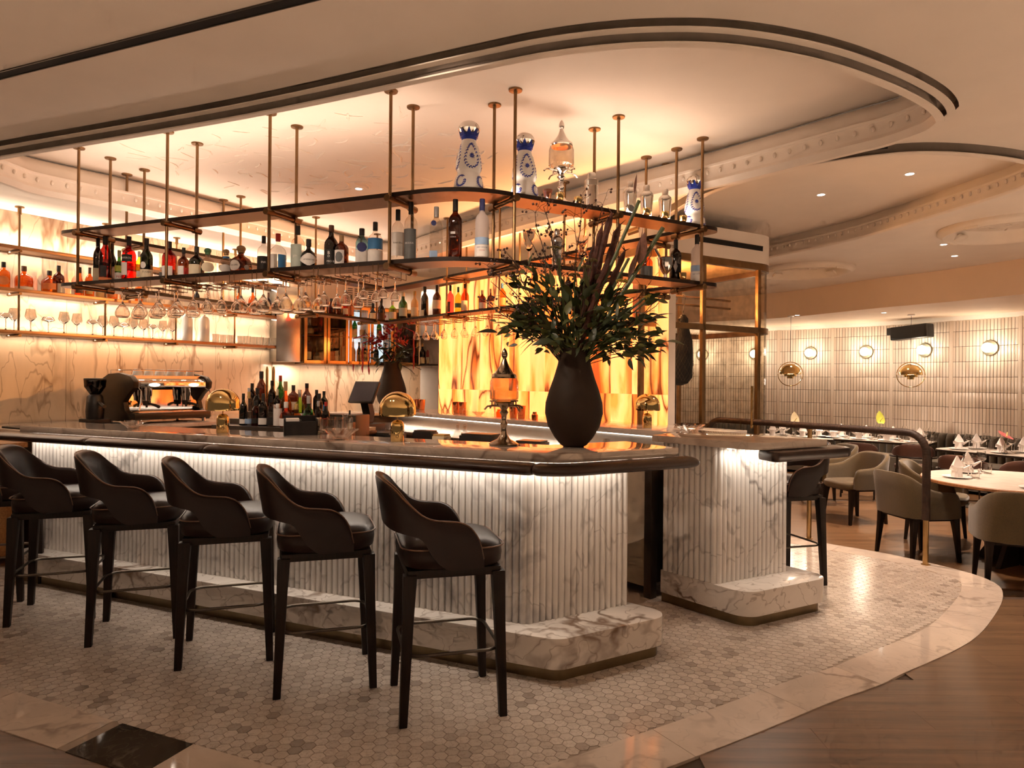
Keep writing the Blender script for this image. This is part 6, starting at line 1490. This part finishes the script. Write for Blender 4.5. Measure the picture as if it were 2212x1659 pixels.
MB().box(-.39, .39, -.30, .22, .035, .10).build('drip_tray', EB, em, bevel=.015); MB().box(-.34, .34, -.285, -.06, .10, .108).build('drip_grate', STEEL, em)
MB().box(-.33, .33, -.292, -.27, .335, .385).build('control_panel', CHROME, em, bevel=.004)
LIT = emit('machine display', (1, .95, .85), 4)
for x in (-.2, .2):
    MB().ball((x, -.293, .36), .055, 16, 8, 1.0, .12, .3).build('display', LIT, em)
    g_ = MB().lathe([(0, .12), (.035, .12), (.038, .16), (.045, .18), (.05, .31), (0, .31)], 20, c=(x, -.17, .08)).build('group_head', CHROME, em)
    f_ = MB(); f_.lathe([(0, 0), (.03, 0), (.036, .025), (.036, .045), (0, .045)], 18, c=(x, -.17, .165)); f_.tube([(x, -.2, .185), (x+.01, -.29, .17), (x+.015, -.34, .155)], [.010, .013, .015], 10); f_.tube([(x, -.17, .165), (x, -.17, .145)], .01, 8); f_.build('portafilter', DARKST, em)
for s in (-1, 1):
    MB().lathe([(0, 0), (.03, 0), (.032, .012), (0, .012)], 20).tf(Matrix.Translation((s*.30, -.13, .18)) @ Matrix.Rotation(R(90), 4, 'X')).build('gauge', GOLDC, em)
    MB().tube([(s*.335, -.27, .33), (s*.35, -.33, .30), (s*.37, -.36, .20), (s*.39, -.37, .13)], .007, 8).build('steam_wand', STEEL, em)
    MB().tube([(s*.36, -.2, .46), (s*.36, -.2, .495), (s*.36, .15, .495), (s*.36, .15, .46)], .005, 6).build('cup_rail', CHROME, em)
MB().tube([(-.36, -.2, .495), (.36, -.2, .495)], .005, 6).build('cup_rail', CHROME, em)
for x in (-.34, .34):
    for y in (-.25, .18): MB().lathe([(0, 0), (.02, 0), (.018, .035), (0, .035)], 12, c=(x, y, 0)).build('foot', STEEL, em)
cupm = MB().lathe([(0, .06), (.025, .06), (.03, .055), (.042, 0), (.04, 0), (.028, .05), (0, .055)], 18).mesh('cup', PORC)
mm = Matrix.Translation((ep.x, ep.y, 1.02)) @ Matrix.Rotation(fnd(D3), 4, 'Z')
for i, (x, y) in enumerate(((-.26, -.12), (-.16, -.13), (-.05, -.12), (.06, -.13), (.17, -.12), (.27, -.12), (-.2, .0), (-.08, .01), (.05, 0), (.18, .01))):
    q = mm @ Vector((x, y, .447+.0)); tag(obj('espresso_cup', cupm, None, q), 'white cup upside down on the espresso machine, %s %s' % (ORD[i % 6], 'in the front row' if i < 6 else 'in the back row'), 'cup', 'cups on the espresso machine')
MB().box(-.34, .34, -.19, .14, .42, .446).build('cup_tray', STEEL, em)
gq = n3p(6.42, D3.dot(ep)-.58); gt = thing('coffee_grinder', 'black coffee grinder with a smoky hopper left of the espresso machine', 'grinder', (gq.x, gq.y, 1.02), fnd(D3))
MB().box(-.08, .08, -.12, .12, 0, .05).build('base', BLACK, gt, bevel=.01); MB().lathe([(0, .05), (.07, .05), (.075, .12), (.065, .25), (.05, .27), (0, .27)], 20).build('motor_body', BLACK, gt)
MB().lathe([(0, .27), (.04, .27), (.085, .34), (.09, .40), (.088, .40), (.08, .345), (.036, .28), (0, .28)], 24).build('hopper', glass('smoked hopper', (.16, .11, .07), .3, .05, .06), gt); MB().lathe([(0, .40), (.09, .40), (.09, .415), (0, .42)], 24).build('hopper_lid', BLACK, gt)
MB().tube([(0, -.06, .2), (.0, -.13, .17), (0, -.16, .165)], .016, 10).build('spout', DARKST, gt)

# ================================================================ FLOWERS
LEAFM = M('dark green leaf', (.030, .048, .014), .42, var=.5, vs=4); LEAF2 = M('olive leaf', (.085, .095, .025), .45, var=.4, vs=4); TWIG = M('brown twig', (.045, .022, .012), .7, var=.3); BERRY = M('dark berry', (.05, .018, .014), .4, var=.4)
DRIED = M('dried red stem', (.085, .025, .015), .65, var=.5, vs=30, bump=.4, bs=90); GSTEM = M('green stem', (.07, .10, .03), .45, var=.3); BRACT = M('dusky pink bract', (.20, .085, .055), .5, var=.5, vs=25, stretch=(12, 1, 12)); YAR = M('yarrow yellow', (.34, .24, .03), .8, var=.4, vs=60, bump=.5, bs=120)
REDF = M('crimson petal', (.32, .015, .02), .55, var=.4); REDO = M('vermilion petal', (.55, .06, .02), .55, var=.4)
def leafmesh(name, l_, w_, mat, bend=.25):
    secs = []; n = 7
    for i in range(n):
        t_ = i/(n-1); wd = w_*math.sin(math.pi*min(1, t_**.8*.97+.03))*.5; z = -bend*l_*t_*t_
        secs.append([Vector((-wd, t_*l_, z+wd*.25)), Vector((0, t_*l_, z)), Vector((wd, t_*l_, z+wd*.25))])
    return MB().loft(secs, closed=False, cap=False).mesh(name, mat, ang=70)
def aim(p, d, roll=0):
    d = Vector(d).normalized(); up = Vector((0, 0, 1)); x = d.cross(up); x = Vector((1, 0, 0)) if x.length < .05 else x.normalized(); z = x.cross(d).normalized()
    m_ = Matrix(((x.x, d.x, z.x, p[0]), (x.y, d.y, z.y, p[1]), (x.z, d.z, z.z, p[2]), (0, 0, 0, 1)))
    return m_ @ Matrix.Rotation(roll, 4, 'Y')
fx = VP.y/F
fl = thing('flower_arrangement', 'tall wild arrangement of branches, dried stems and foliage in the large vase', 'flowers', (VP.x, VP.y, 1.62))
rn = random.Random(11)
dirx = Vector((VP.y, -VP.x)).normalized()*1.0      # to the right as seen from the room
diry = Vector((VP.x, VP.y)).normalized()
def loc(px, py, depth):
    q = dirx*((px-1240)*fx)+diry*depth; return Vector((q.x, q.y, (752-py)*fx))
def curve(a, b, sag, n=8, wob=.0):
    m_ = (a+b)/2+Vector(sag); out = []
    for i in range(n+1):
        t_ = i/n; q = a*(1-t_)**2+m_*2*t_*(1-t_)+b*t_*t_
        if 0 < i < n: q = q+Vector((rn.uniform(-wob, wob), rn.uniform(-wob, wob), rn.uniform(-wob, wob)))
        out.append(q)
    return out
bm_ = MB().ball((0, 0, 0), .0065, 7, 5)
for px, py, dp in ((1045, 565, .05), (1062, 610, -.1), (1092, 540, .12), (1112, 572, -.16), (1135, 500, .06), (1152, 455, .0), (1168, 430, .12), (1178, 470, -.12), (1196, 500, .2), (1236, 470, -.05), (1252, 425, .08), (1296, 452, -.12), (1105, 640, -.2), (1030, 640, .02), (1075, 665, .15), (1330, 500, .18), (1405, 600, .1), (1420, 640, -.05), (1395, 560, -.15)):
    a = Vector((rn.uniform(-.03, .03), rn.uniform(-.03, .03), -.15)); b = loc(px, py, dp); c = curve(a, b, (rn.uniform(-.06, .06), 0, rn.uniform(.02, .12)), 10, .012)
    m_ = MB(); m_.tube(c, [.0052-.0034*i/10 for i in range(11)], 5); bb_ = MB()
    for k_ in range(14):
        i = rn.randint(4, 10); q = c[i]; d = Vector((rn.uniform(-1, 1), rn.uniform(-1, 1), rn.uniform(-.2, 1))).normalized()*rn.uniform(.03, .10)
        e = curve(q, q+d, (0, 0, .015), 4, .004); m_.tube(e, .0011, 4)
        if px < 1310:
            for _ in range(rn.randint(1, 3)):
                z_ = e[-1]+Vector((rn.uniform(-.02, .02), rn.uniform(-.02, .02), rn.uniform(-.02, .02))); bb_.add([Vector(v_)*rn.uniform(.7, 1.2)+z_ for v_ in bm_.v], bm_.f); m_.tube([e[-1], z_], .0008, 4)
    tw_ = m_.build('twig', TWIG, fl)
    if bb_.v: bb_.build('berries', BERRY, tw_)
for px, py, dp, r_, mt in ((1318, 455, .02, .016, DRIED), (1296, 490, -.06, .014, DRIED), (1338, 475, .08, .017, DRIED), (1280, 520, .1, .013, DRIED), (1310, 560, -.1, .015, DRIED), (1265, 560, .0, .012, DRIED), (1345, 540, -.02, .014, DRIED)):
    c = curve(Vector((rn.uniform(-.02, .02), rn.uniform(-.02, .02), -.2)), loc(px, py, dp), (-.02, 0, .02), 16, .003)
    m_ = MB(); m_.tube(c, [r_*(.55 if i < 6 else 1.0+.25*(i % 2)) for i in range(16)]+[.004], 8)
    for _ in range(26):
        i = rn.randint(7, 16); q = c[i]; d = Vector((rn.uniform(-1, 1), rn.uniform(-1, 1), rn.uniform(.2, 1.2))).normalized(); m_.tube([q, q+d*rn.uniform(.02, .05)], [.004, .001], 4)
    m_.build('dried_spike', mt, fl)
for a_, b_, r_ in (((1262, 700), (1372, 440), .0095), ((1300, 700), (1422, 497), .0115), ((1285, 690), (1352, 560), .008), ((1225, 740), (1205, 560), .006), ((1270, 740), (1390, 640), .006)):
    c = [Vector((0, 0, -.2))]+curve(loc(*a_, -.04), loc(*b_, -.08), (0, 0, 0), 4, .0); MB().tube(c, [r_*.6]+[r_]*5, 8).build('green_stalk', GSTEM, fl)
tb = leafmesh('bract', .24, .085, BRACT, -.15)
for p_, d_, s in (((1362, 590, -.08), (.35, -.1, 1), 1.0), ((1352, 600, -.04), (.55, .2, 1), .75), ((1372, 575, -.1), (.1, -.4, 1), .7), ((1362, 425, -.08), (.25, 0, 1), .45)):
    q = loc(*p_); o = obj('bract', tb, fl, m=aim(q, dirx.to_3d()*d_[0]+diry.to_3d()*d_[1]+Vector((0, 0, d_[2])), rn.uniform(-1, 1)) @ Matrix.Scale(s, 4))
lms = [leafmesh('leaf', .085, .034, LEAFM), leafmesh('leaf', .07, .022, LEAFM, .1), leafmesh('leaf', .075, .036, LEAF2, .3), leafmesh('leaf', .10, .018, LEAF2, .2)]
cnt_ = 0
clus = [(1180, 645, 60, 45, 30), (1165, 695, 62, 35, 36), (1250, 650, 55, 60, 32), (1310, 670, 55, 60, 34), (1330, 712, 55, 40, 40), (1375, 738, 32, 28, 28), (1215, 722, 50, 25, 28), (1265, 730, 60, 28, 26), (1140, 700, 45, 25, 18), (1390, 680, 25, 40, 16), (1150, 615, 50, 25, 12)]
stems_ = MB()
for cx_, cy_, sx, sy, n in clus:
    for _ in range(n):
        px = rn.gauss(cx_, sx*.5); py = min(768, rn.gauss(cy_, sy*.5)); dp = rn.gauss(-.02, .11)
        q = loc(px, py, dp); d = (q-Vector((0, 0, -.05))).normalized()+Vector((rn.uniform(-.9, .9), rn.uniform(-.9, .9), rn.uniform(-.7, .5)))
        obj('leaf', rn.choice(lms), fl, m=aim(q, d, rn.uniform(-1.2, 1.2)) @ Matrix.Scale(rn.uniform(.85, 1.5), 4)); cnt_ += 1
        if rn.random() < .22: stems_.tube(curve(Vector((rn.uniform(-.03, .03), rn.uniform(-.03, .03), -.1)), q, (0, 0, .03), 5), .0022, 4)
tag(stems_.build('leaf_stems', GSTEM, fl), None, kind='stuff')
for mt_, nn, sd_ in ((LEAFM, 190, 21), (LEAF2, 230, 22)):
    r2 = random.Random(sd_); fo = MB(); src_ = lms[0] if mt_ is LEAFM else lms[2]; vs_ = [v_.co.copy() for v_ in src_.vertices]; fs_ = [tuple(p_.vertices) for p_ in src_.polygons]
    for _ in range(nn):
        cx_, cy_, sx, sy, n = r2.choice(clus[:9]+clus[6:8]); q = loc(r2.gauss(cx_, sx*.55), min(770, r2.gauss(cy_+8, sy*.55)), r2.gauss(0, .12))
        d = (q-Vector((0, 0, -.05))).normalized()+Vector((r2.uniform(-.9, .9), r2.uniform(-.9, .9), r2.uniform(-.8, .5))); m_ = aim(q, d, r2.uniform(-1.3, 1.3)) @ Matrix.Scale(r2.uniform(.5, 1.0), 4)
        fo.add([m_ @ v_ for v_ in vs_], fs_)
    tag(fo.build('small_foliage', mt_, fl), None, kind='stuff')
blade = MB()
for _ in range(34):
    b = loc(rn.uniform(1090, 1400), rn.uniform(560, 740), rn.uniform(-.2, .2)); blade.tube(curve(Vector((rn.uniform(-.03, .03), rn.uniform(-.03, .03), -.1)), b, (0, 0, .08), 7, .004), [.0028, .003, .003, .003, .0026, .002, .0014, .0006], 4, fz=.4)
tag(blade.build('grass_blades', LEAF2, fl), None, kind='stuff')
for px, py, dp in ((1098, 742, -.1), (1112, 748, .05), (1080, 730, .1), (1128, 752, -.15), (1040, 655, .1), (1395, 790, -.1)):
    c = curve(Vector((0, 0, -.02)), loc(px, py, dp), (0, 0, .17), 9); MB().tube(c, [.002]+[.006]*7+[.004, .001], 5, fz=.3).build('long_leaf', LEAFM, fl)
for px, py, dp, r_ in ((1336, 613, -.12, .036), (1196, 538, -.05, .035), (1262, 585, -.14, .03), (1275, 568, -.1, .028), (1396, 645, -.1, .03), (1160, 655, -.16, .03), (1238, 600, -.12, .03)):
    q = loc(px, py, dp); b = MB()
    for _ in range(60):
        a = rn.uniform(0, 6.28); rr = r_*math.sqrt(rn.random()); b.ball(q+Vector((rr*math.cos(a), rr*math.sin(a), .012*(1-(rr/r_)**2)+rn.uniform(0, .004))), .0042, 5, 4)
    y_ = b.build('yarrow_head', YAR if px in (1336, 1396) else M('dull yarrow', (.12, .085, .02), .8, var=.4, vs=60), fl); MB().tube(curve(Vector((0, 0, -.1)), q, (0, 0, .02), 6), .0025, 5).build('stem', GSTEM, y_)
# red flowers in the rear vase
f2 = thing('red_flower_bouquet', 'crimson flower bouquet with hanging strands in the rear vase', 'flowers', (VP2.x, VP2.y, 1.69))
fx2 = VP2.y/F
pet = leafmesh('petal', .055, .04, REDF, -.3); pet2 = leafmesh('petal', .06, .025, REDO, -.3); lf2 = leafmesh('leaf', .13, .05, LEAFM)
def loc2(px, py, dp): return Vector(((px-846)*fx2, dp, (783-py)*fx2))
for cx_, cy_, s, n, m_ in ((825, 735, 15, 34, pet), (842, 712, 14, 34, pet), (806, 742, 10, 16, pet), (875, 745, 14, 26, pet2), (892, 700, 14, 20, pet2), (858, 730, 16, 20, pet)):
    for _ in range(n):
        q = loc2(rn.gauss(cx_, s*.5), rn.gauss(cy_, s*.5), rn.gauss(-.05, .06)); obj('petal', m_, f2, m=aim(q, (rn.uniform(-1, 1), rn.uniform(-1, .2), rn.uniform(-.4, 1)), rn.uniform(-2, 2)))
for _ in range(70):
    q = loc2(rn.gauss(848, 24), rn.gauss(768, 12), rn.gauss(0, .1)); obj('leaf', lf2, f2, m=aim(q, (rn.uniform(-1, 1), rn.uniform(-1, .6), rn.uniform(-.4, .8)), rn.uniform(-1, 1)) @ Matrix.Scale(rn.uniform(.6, 1.2), 4))
for px, y0, y1 in ((767, 735, 806), (787, 745, 808), (801, 760, 812), (896, 720, 800)):
    c = [Vector((0, 0, 0)), loc2((846+px)/2, y0-12, -.1), loc2(px, y0, -.12)]+[loc2(px+rn.uniform(-1, 1), y0+(y1-y0)*i/6, -.12) for i in range(1, 7)]
    MB().tube(c, [.004, .004]+[.010+.004*(i % 2) for i in range(6)]+[.003], 6).build('amaranth_strand', REDF, f2)
for px, py in ((880, 690), (900, 705), (868, 700), (905, 750), (790, 720), (910, 800), (905, 770), (898, 810)):
    MB().tube(curve(Vector((0, 0, -.05)), loc2(px, py, rn.uniform(-.1, .1)), (.0, 0, .1 if py > 740 else .02), 7, .006), .004, 5).build('twig', TWIG, f2)

# ================================================================ LIGHT
# under the leather rail of the bar and the end counter
a_ = meet(N1, K1+.06, N2, K2+.06)
strip(a_, a_+D1*3.85, 1.040, .02, 9, (1, .84, .70), True)
strip(a_, a_+D2*.60, 1.040, .02, 1.6, (1, .82, .66), True)
strip(pB+Vector((.04, -.06)), pC+Vector((.02, -.08)), 1.040, .02, 1.9, (1, .86, .72), True)
# wall shelves: washes on the marble
s_a, s_b = 1.6, s_end
strip(n3p(7.03, s_a), n3p(7.03, s_b), 1.815, .02, 7, (1, .80, .60), True)
strip(n3p(7.03, s_a), n3p(7.03, s_b), 1.862, .02, 14, (1, .80, .62), False)
strip(n3p(7.03, s_a), n3p(7.03, s_b), 2.19, .02, 10, (1, .78, .60), True)
strip(n3p(7.03, s_a), n3p(7.03, s_b), 2.61, .03, 28, (1, .80, .62), False)
strip(n3p(7.03, s_a), n3p(7.03, s_b), 2.565, .02, 12, (1, .82, .66), True)
# under the wine cabinets
strip(bw_(.05, .15), bw_(u0-.1, .15), 1.63, .03, 3, NEUT, True)
strip(bw_(u0+.1, .2), bw_(u1-.1, .2), 1.635, .03, 5, NEUT, True)
lamp('AREA', (na.x+.06, na.y+.1, 2.70), 5, NEUT, .12)
strip(n4p(4.33, sA+.1), n4p(4.33, sB-.2), 1.012, .02, 6, NEUT, True)
# uplights on top of the rack washing the tray
strip(N1*-3.66+D1*2.2, N1*-3.66+D1*5.2, 2.61, .12, 14, WARM, False)
strip(N2*-3.67+D2*2.1, N2*-3.67+D2*3.6, 2.61, .12, 14, WARM, False)
strip(N3*5.77+D3*3.3, N3*5.77+D3*6.6, 2.61, .12, 14, WARM, False)
strip(N4*4.35+D4*(sc_+.5), N4*4.35+D4*(sc_+3.2), 2.61, .05, 22, AMBER, False)
# downlights
for p, z, lb_, pw in ((gp(1965, 376, ZL+.16), ZL+.16, 'small ceiling downlight in the round recess', 130), (gp(2062, 553, ZL), ZL, 'small ceiling downlight near the bulkhead at the right', 360), (gp(1711, 595, ZL), ZL, 'small ceiling downlight at the left roundel', 360), (gp(775, 408, ZC), ZC, 'small ceiling downlight in the tray behind the rack', 60),
                      (Vector((3.4, 3.3)), ZL, 'small ceiling downlight above the oak floor at the right', 40), (Vector((4.6, 7.3)), ZL, 'small ceiling downlight above the round table', 340), (Vector((2.7, 6.0)), ZL+.16, 'small ceiling downlight above the railing', 200)):
    downlight(p, z, lb_, pw)
for j, y in enumerate((-2.6, -1.2, .2)):  # unseen rows, added to light the pale floor for its bounce
    for i in range(6):
        downlight(Vector((-4.6+i*2.1, y)), ZL, 'added unseen downlight, %s of the %s row by the camera' % (('first', 'second', 'third', 'fourth', 'fifth', 'sixth')[i], ('rear', 'middle', 'front')[j]), 190, 72)
for i in range(3): downlight(Vector((5.6+i*1.2, 2.6)), ZL, 'added unseen downlight, %s in the row at the right' % ('first', 'second', 'third')[i], 760, 80)  # added out of view to brighten the ceiling and bulkhead at the right
for p, pw, lb_ in ((Vector((5.6, 10.3)), 260, 'long table'), (Vector((6.2, 8.6)), 260, 'table with the pink flower'), (Vector((4.5, 10.8)), 230, 'far left table')):
    downlight(p, ZS if p.y > 9.5 else ZL, 'small ceiling downlight above the '+lb_, pw, 100)
q = ga-N2*.55+D2*.9
lamp('POINT', (q.x, q.y, 2.38), 42, AMBER, .05)
lamp('POINT', (q.x-D2.x*.6, q.y-D2.y*.6, 2.38), 26, AMBER, .05)
# added amber spot for the marble wall's orange tone; the fixture is unseen
ac = thing('added_spotlight', 'added unseen spotlight at the corner of the glass room header', 'spotlight', (ga.x-.02, ga.y-.05, 2.80))
MB().tube([(0, 0, 0), (-.09, .01, -.03)], .028, 14).build('head', BRASSD, ac); MB().tube([(.02, .06, .03), (0, 0, 0)], .01, 8).build('arm', BRASSD, ac)
o = lamp('SPOT', (ga.x-.13, ga.y-.04, 2.765), 420, (1, .46, .15), .03, spot=R(58), blend=.7)
o.rotation_euler = (Vector((-3.3, 7.6, 1.25))-o.location).to_track_quat('-Z', 'Y').to_euler()
# unseen spots added in the black ceiling slot to brighten the bar
sa_, sb_ = gp(-160, 203, ZL), gp(700, -16, ZL)
for i, (f_, tgt) in enumerate(((.25, (-2.6, 4.9, 1.7)), (.55, (-1.3, 4.3, 1.7)), (.8, (-.3, 4.0, 1.7)), (.98, (.7, 4.3, 1.8)))):
    q = sa_.lerp(sb_, f_); o = lamp('SPOT', (q.x, q.y, ZL-.012), 70, WARM, .03, spot=R(62), blend=.9)
    o.rotation_euler = (Vector(tgt)-o.location).to_track_quat('-Z', 'Y').to_euler()
